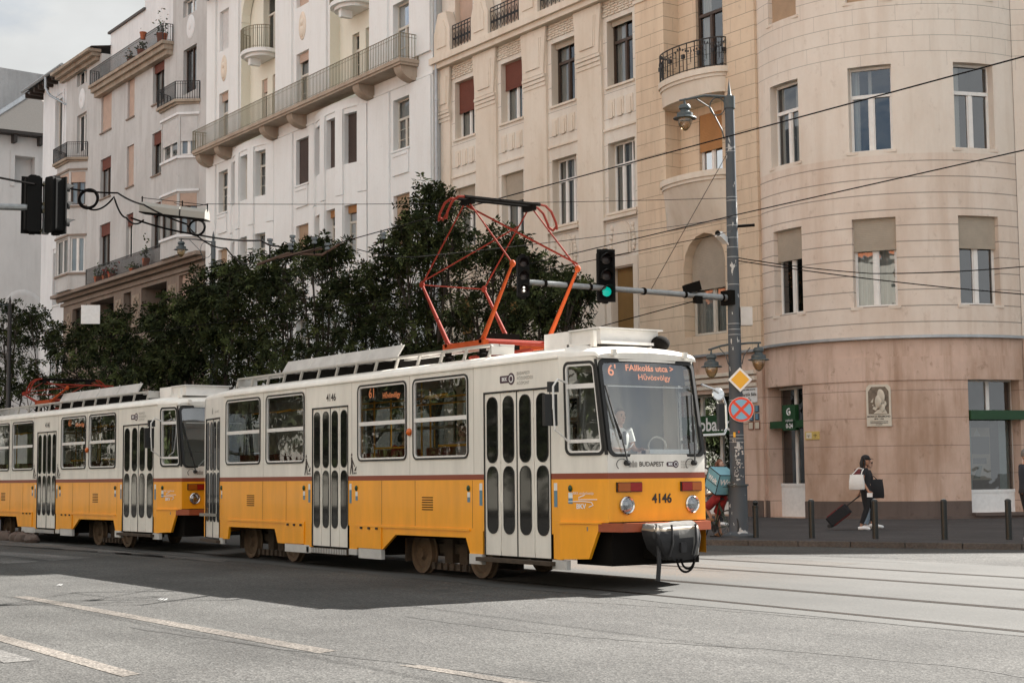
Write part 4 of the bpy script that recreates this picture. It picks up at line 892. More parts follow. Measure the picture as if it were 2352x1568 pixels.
def bwall(mb, M, s0, s1, ops, z0=.8, z1=3.40, mi=(0, 1, 2), nstep=1):
    S = sorted({s0, s1} | {o[0] for o in ops} | {o[1] for o in ops} | {s0+(s1-s0)*k/nstep for k in range(nstep)})
    Z = sorted({z0, z1, 1.605, 1.69} | {max(o[2], z0) for o in ops} | {o[3] for o in ops}); Z = [z for z in Z if z0 <= z <= z1]
    for a, b in zip(S, S[1:]):
        for c, d in zip(Z, Z[1:]):
            x, y = (a+b)/2, (c+d)/2
            if any(o[0] < x < o[1] and o[2] < y < o[3] for o in ops): continue
            mb.quad(M(a, 0, c), M(b, 0, c), M(b, 0, d), M(a, 0, d), mi[0] if y < 1.605 else mi[1] if y < 1.69 else mi[2])
    for a, b, c, d in ops:
        for p, q in (((a, c), (a, d)), ((b, d), (b, c)), ((a, d), (b, d)), ((b, c), (a, c))): mb.quad(M(p[0], 0, p[1]), M(q[0], 0, q[1]), M(q[0], .05, q[1]), M(p[0], .05, p[1]), mi[2] if (c+d)/2 > 1.7 else 3)
def lean(z): return -.24*max(0, z-1.95)/1.4
def make_tram(number, panto_up, LED):
    R = thing('tram', 'x', 'tram', (-24.8, YC, 0), 'yellow and cream trams in the street')
    MNs, MFs = flat(YN), (lambda s, d, z: Vector((s, YFAR-d, z)))
    L = Vector((XK-XF, .21)).length
    def MT(sg):
        def f(s, d, z):
            x1 = XF+lean(z); t = s/L; y = YN+.21*t; x = XK+(x1-XK)*t
            return Vector((x+d*-.24, y+d*.97, z)) if sg > 0 else Vector((x-d*.24, 2*YC-(y+d*.97), z))
        return f
    MTn, MTf = MT(1), MT(-1)
    def MR(sg):
        c, s_ = math.cos(R_(9)), math.sin(R_(9))
        return lambda s, d, z: (Vector((XR-s*c+d*s_, YN+s*s_+d*c, z)) if sg > 0 else Vector((XR-s*c+d*s_, 2*YC-(YN+s*s_+d*c), z)))
    MRn, MRf = MR(1), MR(-1); XE = XR-1.63*math.cos(R_(9)); YE = YN+1.63*math.sin(R_(9))
    YB = YN+.21
    MFr = lambda s, d, z: Vector((XF+lean(z)+.07*(1-((s-YC)/.91)**2)-d, s, z))
    MBk = lambda s, d, z: Vector((XE+d, s, z))
    wins = [(-30.79, -29.08), (-28.82, -27.1), (-24.97, -23.22), (-23.01, -21.25)]
    wz = (1.945, 3.31)
    wop = [(a+.036, b-.036, wz[0]+.036, wz[1]-.036) for a, b in wins]
    doors = [(-20.80, -18.98, .43, 2.955), (-26.78, -25.34, .39, 2.955)]
    b = MB()
    bwall(b, MNs, XR, XK, wop+doors)
    fw = [(-30.79, -29.08), (-28.82, -27.1), (-26.9, -25.2), (-24.97, -23.22), (-23.01, -21.25), (-20.9, -19.1)]
    bwall(b, MFs, XR, XK, [(a+.036, c-.036, wz[0]+.036, wz[1]-.036) for a, c in fw], .4)
    rd = (.30, 1.50, .40, 2.95); bwall(b, MRn, 0, 1.63, [rd]); bwall(b, MRf, 0, 1.63, [], .4)
    bwall(b, MBk, YE, 2*YC-YE, [(YE+.3, 2*YC-YE-.3, 1.95, 3.1)], .5)
    cw = (.12, L*.955, 1.945, 3.32); cwo = [(cw[0]+.03, cw[1]-.03, cw[2]+.03, cw[3]-.03)]
    bwall(b, MTn, 0, L, cwo, .98); bwall(b, MTf, 0, L, cwo, .5)
    wso = (YB+.055, 2*YC-YB-.055, 1.955, 3.315); bwall(b, MFr, YB, 2*YC-YB, [wso], .99, 3.42, nstep=8)
    # roof: arched skin along the body, rounded cap at the front
    def prof(h, z, dm=.26): return [(-h*math.cos(math.pi*k/20)*(1 if k in (0, 20) else 1), z-.02+dm*math.sin(math.pi*k/20)**.62) for k in range(21)]
    st = [(XE, (2*YC-2*YE)/2, 3.40, .2), (XR, 1.12, 3.40, .25), (XK, 1.12, 3.40, .24), (XF-.34, .95, 3.41, .15), (XF-.22, .935, 3.40, .13), (XF-.17, .925, 3.37, .10)]
    for (xa, ha, za, da), (xb, hb, zb, db_) in zip(st, st[1:]):
        A = [Vector((xa, YC+y, z)) for y, z in prof(ha, za, da)]; B = [Vector((xb, YC+y, z)) for y, z in prof(hb, zb, db_)]
        for i in range(20): b.quad(A[i], A[i+1], B[i+1], B[i], 2)
    for xx, hh, zz_, dm in ((XE, YC-YE, 3.40, .2), (XF-.17, .925, 3.37, .10)): b.poly([Vector((xx, YC+y, z)) for y, z in prof(hh, zz_, dm)], 2)
    for sgn in (1,):                     # drip moulding
        b.box(XR, XK, YN-.025, YN+.004, 3.385, 3.41, 2)
    body = b.build('body', [m_tyel, m_tred, m_tcream, m_black], R, smooth=True)
    # skirts, with gray toe pieces
    for P in ([(-25.30, .80), (-25.30, .37), (-25.02, .37), (-25.02, .41), (-24.08, .41), (-23.63, .675), (-21.36, .685), (-21.24, .44), (-20.86, .44), (-20.86, .80)], [(-30.92, .80), (-30.92, .41), (-30.68, .41), (-30.62, .665), (-28.42, .67), (-28.28, .40), (-27.0, .39), (-26.82, .37), (-26.82, .80)], [(-18.94, .80), (-18.94, .44), (-18.74, .43), (-18.74, .80)]):
        sk = MB(); sk.prism(P, MNs, .002, .05, 0); sk.build('skirt', m_tyel, R)
    sk = MB()
    for a, c in ((-25.08, -21.22), (-30.66, -27.1)): sk = MB(); sk.box(a, c, -.018, .0, .79, .83, 0, MNs); sk.build('skirt_ledge', m_tyel, R)
    for a, c in ((-24.95, -24.1), (-27.92, -27.1)):
        sk = MB(); sk.box(a, c, -.02, .0, .415, .785, 0, MNs)
        for k in range(3): sk.box(a+.12+.28*k, a+.18+.28*k, -.045, -.0205, .75, .79, 1, MNs)
        sk.build('equipment_cover', [m_tyel, m_bogie], R)
    sk = MB()
    sk.prism([(.0, .96), (.0, .44), (.55, .46), (.72, .84), (.78, .96)], MTn, -.02, .04, 0); sk.prism([(0, .985), (0, .962), (.8, .962), (.8, .985)], MTn, -.04, .04, 0); sk.build('front_skirt', m_tyel, R); sk = MB(); sk.prism([(0, .96), (0, .5), (.55, .5), (.72, .84), (.78, .96)], MTf, -.02, .04, 0); sk.build('front_skirt', m_tyel, R); sk = MB()
    for a, c, z0, z1 in ((-25.3, -25.0, .28, .385), (-21.24, -20.87, .28, .44), (-18.96, -18.6, .29, .43), (-24.93, -24.1, .235, .41), (-27.93, -26.9, .25, .4), (-27.0, -26.8, .26, .37)): tp_ = MB(); tp_.box(a, c, -.012, .06, z0, z1, 0, MNs); tp_.build('toe_plate', m_ltgray, R)
    tp_ = MB(); tp_.box(0, .25, -.012, .05, .30, .42, 0, MRn); tp_.build('toe_plate', m_ltgray, R)
    for P in ([(0, .8), (0, .40), (.28, .40), (.28, .8)], [(1.51, .8), (1.51, .40), (1.63, .40), (1.63, .8)]): sk = MB(); sk.prism(P, MRn, .002, .05, 0); sk.build('skirt', m_tyel, R)
    # windows
    def twin(M, a, c, z0, z1, r=.12, mid=True, orange=False):
        f = MB(); ringp(f, rrect(a, c, z0, z1, r), rrect(a+.03, c-.03, z0+.03, z1-.03, r-.03), M, -.018, .03, 0)
        ringp(f, rrect(a+.03, c-.03, z0+.03, z1-.03, r-.03), rrect(a+.058, c-.058, z0+.058, z1-.058, r-.06), M, -.008, .03, 1)
        if mid: f.box(a+.05, c-.05, -.006, .02, z0+.63, z0+.70, 1, M)
        w_ = f.build('window', [m_black, m_wwhite], R); g = MB(); g.quad(M(a+.04, .02, z0+.04), M(c-.04, .02, z0+.04), M(c-.04, .02, z1-.04), M(a+.04, .02, z1-.04)); g.build('pane', m_tgl, w_); return w_
    for a, c in wins: twin(MNs, a, c, *wz)
    for a, c in fw: twin(MFs, a, c, *wz)
    f = MB(); O = rrect(cw[0], cw[1], cw[2], cw[3], .11); I = rrect(cw[0]+.04, cw[1]-.04, cw[2]+.04, cw[3]-.04, .08); I2 = rrect(cw[0]+.07, cw[1]-.07, cw[2]+.07, cw[3]-.07, .05)
    for M in (MTn, MTf):
        f = MB(); ringp(f, O, I, M, -.02, .03, 0); ringp(f, I, I2, M, -.01, .03, 1); f.box(cw[0]+.06, cw[1]-.06, -.006, .02, 2.92, 2.99, 1, M); f.box(cw[0]+.06, cw[1]-.06, -.006, .02, 2.13, 2.18, 1, M)
        f.box(L*.955, L+.005, -.015, .03, 1.95, 3.34, 0, M)
        w_ = f.build('cab_window', [m_black, m_wwhite], R); g = MB(); g.quad(M(cw[0]+.04, .02, cw[2]+.03), M(cw[1]-.04, .02, cw[2]+.03), M(cw[1]-.04, .02, cw[3]-.04), M(cw[0]+.04, .02, cw[3]-.04)); g.build('pane', m_tgl, w_)
    f = MB(); a, c, z0, z1 = YB+.01, 2*YC-YB-.01, 1.92, 3.35
    O = rrect(a, c, z0, z1, .12, 6); I = rrect(a+.055, c-.055, z0+.04, z1-.055, .09, 6); ringp(f, O, I, MFr, -.025, .03, 0)
    ws = f.build('windshield', m_black, R); g = MB(); nn = 8
    for k in range(nn):
        s0, s1 = a+.05+(c-a-.1)*k/nn, a+.05+(c-a-.1)*(k+1)/nn; g.quad(MFr(s0, .01, z0+.035), MFr(s1, .01, z0+.035), MFr(s1, .01, z1-.05), MFr(s0, .01, z1-.05))
    g.build('pane', m_wsgl, ws, smooth=True)
    # doors: four leaves each with two tall rounded panes
    def door(M, o, n=4, step=True):
        a, c, z0, z1 = o; w_ = (c-a)/n; d = MB(); d.box(a, c, -.012, .03, z1, z1+.02, 0, M); d.box(a, a+.012, -.01, .05, z0, z1, 0, M); d.box(c-.012, c, -.01, .05, z0, z1, 0, M); d.box((a+c)/2-.012, (a+c)/2+.012, .005, .05, z0, z1, 0, M)
        D = d.build('door', m_black, R)
        for k in range(n):
            p, q = a+w_*k+.010, a+w_*(k+1)-.010; l = MB(); l.box(p, q, .012, .045, z0+.01, z1-.01, 0, M)
            for zz in (z0+.08, z0+.75, z0+1.45, z0+2.1): l.box(q-.006 if k % 2 == 0 else p-.012, q+.012 if k % 2 == 0 else p+.006, .0, .012, zz, zz+.09, 0, M)
            lf = l.build('door_leaf', m_tcream, D); g = MB(); x0, x1 = p+w_*.17, q-w_*.17; r = (x1-x0)*.46
            zz0, zz1, zz2, zz3 = z0+.35*(z1-z0)/2.52, z0+1.37*(z1-z0)/2.52, z0+1.44*(z1-z0)/2.52, z0+2.45*(z1-z0)/2.52
            for y0, y1 in ((zz0, zz1), (zz2, zz3)): g.prism(rrect(x0, x1, y0, y1, r), M, .004, .02, 0); ringp(g, rrect(x0-.012, x1+.012, y0-.012, y1+.012, r+.01), rrect(x0, x1, y0, y1, r), M, .0, .02, 1)
            g.build('pane', [m_dpane, m_black], lf)
        if step:
            s = MB(); s.box(a-.12, c+.1, -.1, .12, z0-.09, z0-.03, 0, M); s.build('step_board', m_bogie, R)
    door(MNs, doors[0]); door(MNs, doors[1], step=False); door(MRn, rd)
    s = MB(); a, c = doors[1][0], doors[1][1]; s.box(a, c, -.03, .06, .26, .37, 0, MNs)
    for k in range(22): s.box(a+.02+k*(c-a)/22, a+.05+k*(c-a)/22, -.04, -.031, .27, .36, 1, MNs)
    s.build('step_board', [m_bogie, m_ltgray], R)
    # interior
    n_ = MB(); n_.box(XE+.1, XF-.35, YN+.1, YFAR-.1, .86, .92, 0); n_.box(XR, XK, YN+.15, YFAR-.15, 3.34, 3.36, 0); n_.box(XK-.28, XK-.22, YN+.55, YFAR-.08, .93, 3.2, 0)
    n_.box(-24.3, -24.25, 14.9, YFAR-.06, .93, 2.2, 0); n_.build('interior', m_tint, R)
    for x in (-30.2, -29.4, -28.6, -27.7, -24.3, -23.5, -22.6, -21.9):
        for y in (13.85, 15.35):
            q = MB(); q.box(x-.22, x+.22, y-.2, y+.2, 1.48, 1.56); q.box(x-.26, x-.2, y-.2, y+.2, 1.56, 2.15); q.box(x-.1, x+.1, y-.1, y+.1, .921, 1.479); q.build('seat', m_seat, R)
    h = MB()
    for x in (-30.0, -28.0, -26.8, -25.3, -23.6, -21.9, -20.9): h.tube([(x, 14.0, .92), (x, 14.0, 3.3)], .018, 6); h.tube([(x, 15.2, .92), (x, 15.2, 3.3)], .018, 6)
    for y in (14.0, 15.2): h.tube([(-30.6, y, 3.02), (-20.9, y, 3.02)], .017, 6)
    h.tube([(-22.4, 13.62, 2.17), (-21.2, 13.62, 2.17)], .022, 6); h.tube([(-24.6, 13.62, 2.17), (-23.3, 13.62, 2.17)], .018, 6); h.tube([(-22.9, 13.66, 3.0), (-22.2, 13.66, 3.03)], .022, 6); h.tube([(-28.7, 13.66, 2.97), (-28.1, 13.66, 3.0)], .022, 6)
    h.build('handrail', m_yrail, R)
    # cab: dashboard, driver's partition, steering handle, display
    dsh = MB(); dsh.box(XF-.42, XF-.1, YB+.12, 2*YC-YB-.12, 1.6, 1.93, 0); dsh.box(XF-.40, XF-.10, 14.55, 15.3, 1.932, 2.03, 1); dsh.box(XF-.3, XF-.2, 14.55, 14.75, 1.932, 2.02, 0)
    dsh.tube([Vector((XF-.42+.0, 14.95+.17*math.cos(q*math.pi/8), 2.08+.14*math.sin(q*math.pi/8))) for q in range(17)], .013, 5, 0); dsh.tube([(XF-.25, 14.2, 1.95), (XF-.3, 14.4, 2.12)], .008, 4, 1)
    dsh.build('dashboard', [m_tint, m_whp], R)
    db = MB(); K = lambda s, d, z: MFr(s, d+.09, z); db.box(YB+.14, 2*YC-YB-.14, .0, .06, 2.99, 3.30, 0, K); db.box(YB+.2, 2*YC-YB-.2, -.004, .0, 2.945, 2.962, 1, K); D = db.build('destination_display', [m_board, m_wwhite], R)
    text(D, LED[0], K, YB+.30, -.006, 3.175, .23, m_led, bold=.002); text(D, LED[1], K, YB+1.0, -.006, 3.225, .125, m_led, bold=.003, sx=1.15); text(D, LED[2], K, YB+1.06, -.006, 3.09, .115, m_led, bold=.001, sx=1.15)
    ds = MB(); K2 = lambda s, d, z: Vector((s, YN+.1+d, z)); ds.box(-24.8, -23.4, 0, .05, 3.02, 3.28, 0, K2); D2 = ds.build('destination_display', m_board, R); text(D2, LED[3], K2, -24.62, -.006, 3.15, .24, m_led, bold=.003); text(D2, 'Hűvösvölgy', K2, -23.92, -.006, 3.09, .13, m_led, bold=.004)
    # front fittings
    bp = MB(); P = [(-18.03, 13.62), (-17.66, 13.78), (-17.58, 14.2), (-17.57, 14.6), (-17.58, 15.0), (-17.66, 15.42), (-18.03, 15.58)]
    for (a, c), (e, g_) in zip(P, P[1:]):
        Mb = line_map((a, c), (e, g_)); Ln = math.hypot(e-a, g_-c); bp.box(0, Ln, .0, .14, .85, .975, 0, Mb)
    bp.build('bumper', m_bump, R); 
    up = MB(); up.box(XF-.9, XF-.05, YB+.1, 2*YC-YB-.1, .36, .86); up.box(-32.3, -18.5, 13.85, 15.4, .62, .86); up.box(-27.6, -24.2, 13.7, 15.5, .3, .63); up.box(XF-.35, XF+.3, 14.35, 14.95, .45, .66); up.build('underframe', m_dark, R)
    for y, z in ((13.99, 1.225), (15.21, 1.225)):
        c_ = MFr(y, -.01, z); q = MB(); q.lathe(c_, [(.125, -.02), (.13, .02), (.115, .035), (.1, .02)], 20, 0, (1, 0, 0)); hl = q.build('headlight', m_chrome, R, smooth=True)
        q = MB(); q.lathe(c_, [(.1, .018), (.07, -.02), (.03, -.035), (.001, -.04)], 18, 0, (1, 0, 0)); q.ell(c_+Vector((-.01, 0, 0)), (.03, .035, .03)); q.box(c_.x+.0, c_.x+.012, c_.y-.1, c_.y+.1, c_.z-.006, c_.z+.006); q.build('reflector', m_galv, hl, smooth=True)
        q = MB(); q.lathe(c_, [(.1, .02), (.07, .04), (.03, .052), (.001, .055)], 18, 0, (1, 0, 0)); q.build('lens', m_lens, hl, smooth=True)
    for y, sg in ((14.03, 1), (15.19, -1)):
        q = MB(); K = MFr; q.box(y-.21, y+.21, -.03, .01, 1.415, 1.555, 2, K); q.box(y-.2, y-.002, -.05, -.031, 1.425, 1.545, 0 if sg > 0 else 1, K); q.box(y+.002, y+.2, -.05, -.031, 1.425, 1.545, 1 if sg > 0 else 0, K); q.build('indicator_light', [m_amber, m_redl, m_black], R)
    for py, tip in ((13.99, (13.76, 2.95)), (15.25, (15.36, 2.85))):
        q = MB(); A = MFr(py, -.05, 1.83); Bm = MFr(py+(tip[0]-py)*.35, -.06, 2.25); T = MFr(tip[0], -.04, tip[1]); q.lathe(MFr(py, -.0, 1.83), [(.04, 0), (.04, .06), (.001, .07)], 10, 0, (1, 0, 0)); q.tube([A, Bm, A.lerp(T, .62)], .013, 5); q.tube([A.lerp(T, .3)+Vector((0, -.01, 0)), T], .017, 5); q.tube([MFr(py-.09+.09*math.cos(t*.5), -.035, 1.81+.08*math.sin(t*.5)) for t in range(9)], .006, 4); q.build('wiper', m_black, R)
    q = MB(); Pm = onY(*(1205.9+150*.38435, 735+540*.38435), 13.2); q.box(Pm.x-.04, Pm.x+.03, Pm.y-.11, Pm.y+.11, 2.38, 2.84, 0); q.box(Pm.x-.03, Pm.x+.04, Pm.y-.03, Pm.y+.13, 2.87, 3.02, 0); q.tube([(Pm.x+.05, YN, 3.0), (Pm.x+.06, 13.3, 3.06), (Pm.x+.05, 13.22, 2.95), (Pm.x+.05, 13.22, 2.62)], .017, 6, 1); q.tube([(Pm.x+.05, 13.22, 2.75), (Pm.x+.05, 13.24, 2.32), (Pm.x+.05, 13.36, 2.25), (Pm.x+.05, YN, 2.15)], .014, 6, 1); q.build('mirror', [m_black, m_wwhite], R)
    q = MB(); X = XF-.02; pts = [Vector((X, y, z)) for y, z in ((15.5, 3.0), (15.75, 2.93), (15.92, 2.82), (15.97, 2.7), (15.98, 2.35), (15.93, 2.26), (15.5, 2.24))]; q.tube(pts, .02, 6, 1); q.box(X-.05, X+.0, 15.83, 15.955, 2.33, 2.72, 0); q.lathe(Vector((X, 15.82, 2.86)), [(.001, -.03), (.07, -.02), (.1, .01), (.085, .02), (.001, .01)], 14, 1, (.8, -.3, .1)); q.build('mirror', [m_black, m_chrome], R)
    q = MB()
    for y in (13.93, 15.27): q.box(XF-.16, XF-.10, y-.035, y+.035, 3.39, 3.48)
    q.box(XF-.6, XF-.52, 13.86, 13.92, 3.55, 3.78); q.build('roof_marker', m_tcream, R)
    # wheels, bogies
    for x in (-30.58, -28.58, -23.55, -21.65):
        for y, s_ in ((13.97, -1), (15.27, 1)):
            z = .352+gz(y); q = MB(); q.lathe((x, y, z), [(.001, .02), (.09, .03), (.1, .0), (.13, -.03), (.25, -.035), (.27, .01), (.345, .012), (.35, -.06), (.375, -.075), (.375, -.1), (.001, -.1)], 32, 0, (0, s_, 0)); q.build('wheel', m_whl, R, smooth=True)
    for x in (-29.58, -22.6):
        q = MB()
        for y in (14.16, 15.1): q.box(x-1.3, x+1.3, y-.05, y+.05, .36, .52); q.box(x-.6, x+.6, y-.2, y-.06, .09, .19); q.box(x-.35, x-.1, y-.1, y+.1, .2, .62); q.box(x+.15, x+.4, y-.12, y+.08, .2, .5)
        for k in range(6): q.box(x-.55+.2*k, x-.45+.2*k, 13.92, 13.955, .10, .21)
        q.box(x-1.2, x+1.2, 14.2, 15.0, .3, .6); q.box(x-1.42, x-1.36, 13.9, 14.1, .2, .6); q.build('bogie', m_bogie, R)
    # roof kit
    q = MB(); y0 = 13.72
    xl, xr = (-30.75, -20.95) if panto_up else (-30.75, -19.9)
    q.box(xl, xr, y0, y0+.16, 3.74, 3.775); q.box(xl, xr, y0+.42, y0+.46, 3.74, 3.775); n = 13
    for k in range(n+1): x = xl+(xr-xl)*k/n; q.obox((x-.05, y0+.02, 3.64), (.06, 0, .11), (0, .02, 0), (.018, 0, -.01)); q.box(x-.01, x+.03, y0+.161, y0+.419, 3.745, 3.77)
    for x in (xl, xr): q.box(x-.02, x+.02, y0, y0+.44, 3.6, 3.739)
    q.build('roof_walkway', m_aluk, R)
    q = MB(); x0, x1 = (-29.2, -24.45) if panto_up else (-26.6, -21.2)
    for k in range(4):
        xa, xb = x0+(x1-x0)*k/4+.012, x0+(x1-x0)*(k+1)/4-.012; q.obox(((xa+xb)/2+.06, 14.04, 3.90), ((xb-xa)/2, 0, 0), (.06, .05, .125), (0, .01, -.004)); q.tube([(xb, 14.09, 4.02), (xb, 14.09, 4.06)], .012, 5)
    q.box(x0, x1, 14.05, 14.9, 3.62, 3.85, 1); q.build('roof_panel', [m_ltgray, m_dark], R)
    q = MB(); q.box(XK-1.1, XK-.45, 14.0, 15.1, 3.6, 3.84); q.box(XK-.45, XK+.28, 14.05, 15.15, 3.63, 3.83); q.box(XK-.47, XK+.34, 14.0, 15.2, 3.832, 3.85); q.box(XK-.5, XK+.36, 14.0, 15.2, 3.6, 3.64); q.build('roof_box', m_wwhite, R)
    q = MB(); q.ell((XF-.55, 15.15, 3.64), (.13, .16, .12)); q.build('roof_beacon', m_dark, R, smooth=True)
    if panto_up: B0 = dict(rb=(-22.7, 3.9), fb=(-21.62, 3.9), rk=(-23.57, 5.02), fk=(-20.72, 5.06), tp=(-22.08, 6.26))
    else: B0 = dict(rb=(-28.3, 3.86), fb=(-27.2, 3.86), rk=(-29.5, 4.16), fk=(-26.0, 4.16), tp=(-27.75, 4.42))
    yn, yf = 14.0, 15.3
    q = MB(); xb0, xb1 = B0['rb'][0]-.1, B0['fb'][0]+.1
    for y in (yn, yf): q.box(xb0, xb1, y-.05, y+.05, 3.8, 3.9, 0)
    for x in (B0['rb'][0], B0['fb'][0]): q.tube([(x, yn-.05, 3.88), (x, yf+.05, 3.88)], .045, 8, 1)
    for x in (xb0+.1, xb1-.1):
        for y in (yn, yf): q.lathe((x, y, 3.55), [(.06, 0), (.06, .08), (.1, .09), (.1, .12), (.06, .13), (.06, .25)], 10, 2)
    q.box(-.25+(xb0+xb1)/2, .3+(xb0+xb1)/2, 14.4, 14.9, 3.75, 4.05, 2); q.tube([(xb0, 14.5, 3.7), (xb1+.6, 14.5, 3.7)], .03, 6, 1)
    pn = q.build('pantograph', [m_tor, m_torr, m_dark], R)
    for y in (yn, yf):
        for bb, kk, mm in (('rb', 'rk', m_torr), ('fb', 'fk', m_tor)):
            a, k = B0[bb], B0[kk]; q = MB(); q.tube([(a[0], y, a[1]), (k[0], y, k[1])], [.043, .023], 10); q.ell((k[0], y, k[1]), (.05, .05, .06)); q.build('lower_arm', mm, pn, smooth=True)
            q = MB(); q.tube([(k[0], y, k[1]), (B0['tp'][0]+(-.06 if bb == 'rb' else .06), y, B0['tp'][1])], [.015, .0125], 8); q.build('upper_arm', m_torr, pn, smooth=True)
    q = MB(); k, tp = B0['fk'], B0['tp']; q.tube([(tp[0], yn, tp[1]-.06), (k[0], yf, k[1]+.08)], .018, 6); k = B0['rk']; q.tube([(k[0], yn, k[1]+.05), (k[0]+(tp[0]-.06-k[0])*.8, yf, k[1]+(tp[1]-k[1])*.8)], .013, 6); q.tube([(k[0], yn, k[1]), (k[0], yf, k[1])], .012, 5); q.build('brace', m_torr, pn)
    q = MB(); x, z = tp
    for dx in (-.12, .12):
        q.tube([(x+dx, yn-.12, z+.07), (x+dx, yf+.12, z+.07)], .032, 6, 0)
        for y, s_ in ((yn-.12, -1), (yf+.12, 1)): q.tube([(x+dx, y, z+.07), (x+dx, y+s_*.12, z+.06), (x+dx, y+s_*.24, z-.03), (x+dx, y+s_*.34, z-.22), (x+dx, y+s_*.36, z-.34)], .022, 6, 1)
    for y, s_ in ((yn-.48, -1), (yf+.48, 1)): q.tube([(x-.12, y, z-.27), (x, y, z-.34), (x+.12, y, z-.27)], .022, 6, 1)
    for y in (yn+.02, yf-.02): q.box(x-.16, x+.16, y-.04, y+.04, z-.04, z+.05, 0)
    q.build('contact_strip', [m_dark, m_torr], pn)
    # side markings
    def lt(s, x, z, sz, m=m_ink, M=MNs, al='CENTER', bold=.002): return text(body, s, M, x, -.004, z, sz, m, al, bold=bold)
    lt(number, -26.01, 3.14, .19, bold=.004)
    def bkk(M, s, z, h):
        q = MB(); q.prism(rrect(s, s+h*1.9, z-h*.38, z+h*.38, .02, 2), M, -.004, -.001, 0); q.prism([(s+h*2.1+h*.62*math.cos(k*math.pi/10), z+h*.62*math.sin(k*math.pi/10)) for k in range(20)], M, -.005, -.001, 0); q.prism([(s+h*2.1+h*.40*math.cos(k*math.pi/8), z+h*.40*math.sin(k*math.pi/8)) for k in range(16)], M, -.007, -.004, 1); q.prism([(s+h*2.1+h*.27*math.cos(k*math.pi/8), z+h*.27*math.sin(k*math.pi/8)) for k in range(16)], M, -.009, -.006, 0); q.build('emblem', [m_logo, m_lett], body)
        text(body, 'BKK', M, s+h*.85, -.006, z, h*.5, m_lett, bold=.003)
    bkk(MNs, -20.33, 3.15, .15)
    for i, s_ in enumerate(('BUDAPESTI', 'KÖZLEKEDÉSI', 'KÖZPONT')): lt(s_, -19.86, 3.22-.075*i, .07, m_wgray, al='LEFT', bold=0)
    Mq = MFr; text(body, 'BUDAPEST', Mq, 14.44, -.006, 1.81, .095, m_ink, bold=.001, name='lettering'); bkk(Mq, 14.72, 1.81, .085)
    for i, s_ in enumerate(('BUDAPESTI', 'KÖZLEKEDÉSI', 'KÖZPONT')): text(body, s_, Mq, 15.0, -.006, 1.845-.04*i, .036, m_wgray, 'LEFT')
    text(body, number, Mq, 14.62, -.006, 1.31, .185, m_ink, bold=.005)
    q = MB()
    for k in (-.05, 0, .05): q.prism([(14.11+k-.02, 1.77), (14.11+k+.02, 1.77), (14.11+k+.022, 1.83), (14.11+k, 1.87 if k == 0 else 1.85), (14.11+k-.022, 1.83)], Mq, -.006, -.003)
    q.build('crest', m_wgray, body)
    q = MB(); q.prism([(.9, 3.06), (.98, 3.06), (.98, 3.13), (.94, 3.2), (.9, 3.13)], MRn, -.005, -.001); q.build('crest', m_wgray, body); text(body, 'BUDAPEST', MRn, .55, -.004, 3.1, .075, m_wgray, sx=-1)
    text(body, 'A BKK szolgáltatója', MTn, .42, -.004, 1.40, .055, m_lett); text(body, 'BKV', MTn, .40, -.004, 1.21, .1, m_lett, bold=.003)
    q = MB(); q.tube([MTn(s, -.006, z) for s, z in ((.16, 1.28), (.45, 1.285), (.6, 1.27), (.63, 1.23), (.55, 1.2))], .008, 4); q.tube([MTn(s, -.006, z) for s, z in ((.7, 1.31), (.36, 1.31), (.36, 1.34), (.46, 1.37))], .008, 4); q.build('emblem', m_lett, body)
    for x in (-27.0, -25.17):           # person with a pushchair, black pictogram
        q = MB(); q.ell(MNs(x-.03, -.004, 2.07), (.025, .003, .03)); q.prism([(x-.055, 2.03), (x-.01, 2.03), (x+.005, 1.9), (x+.03, 1.72), (x-.0, 1.72), (x-.03, 1.86), (x-.08, 1.72), (x-.105, 1.72), (x-.06, 1.9)], MNs, -.005, -.001); q.prism([(x-.01, 2.0), (x+.09, 1.86), (x+.08, 1.85), (x-.02, 1.96)], MNs, -.006, -.001); q.prism([(x+.06, 1.78), (x+.13, 1.78), (x+.15, 1.86), (x+.1, 1.83)], MNs, -.005, -.001)
        for dx in (.07, .13): q.ell(MNs(x+dx, -.004, 1.74), (.018, .003, .02))
        q.build('pictogram', m_ink, body)
    q = MB()
    for x in (-28.97, -27.9, -24.1, -22.95, -21.15): q.box(x-.004, x+.004, -.003, -.0005, .84, 1.6, 0, MNs)
    for x in (-28.95, -27.05, -25.2, -23.12, -21.1): q.box(x-.003, x+.003, -.003, -.0005, 1.70, 3.38, 1, MNs)
    q.build('panel_seam', [mat('seam_brown', (.22, .09, .02), .7), mat('seam_gray', (.34, .31, .27), .7)], body)
    for x in (-29.72, -22.72):
        q = MB()
        for k in range(6): q.box(x, x+.35, -.006, .0, 1.11+.04*k, 1.125+.04*k, 0, MNs)
        q.build('vent', m_dark, R)
    for M, x in ((MNs, -27.12), (MNs, -25.02), (MNs, -21.26), (MTn, .2), (MRn, .12)):
        q = MB(); q.ell(M(x, -.01, 1.47), (.04, .025, .05)); q.build('door_button', m_btn, R, smooth=True); q = MB(); q.box(x-.04, x+.04, -.004, -.001, 1.33, 1.41, 0, M); q.box(x-.04, x+.04, -.004, -.001, 1.25, 1.329, 1, M); q.build('sticker', [m_whp, m_stk], body)
    for x in (-26.9, -25.25, -20.9, -18.87): q = MB(); q.box(x-.04, x+.04, -.004, -.001, 1.44, 1.55, 0, MNs); q.box(x-.04, x+.04, -.004, -.001, 1.2, 1.438, 1, MNs); q.build('sticker', [m_whp, m_stk], body)
    q = MB(); q.ell(MNs(-23.11, -.02, 2.42), (.06, .05, .065)); q.build('side_indicator', mat('orange_lens', (.6, .12, .01), .25), R, smooth=True)
    return R
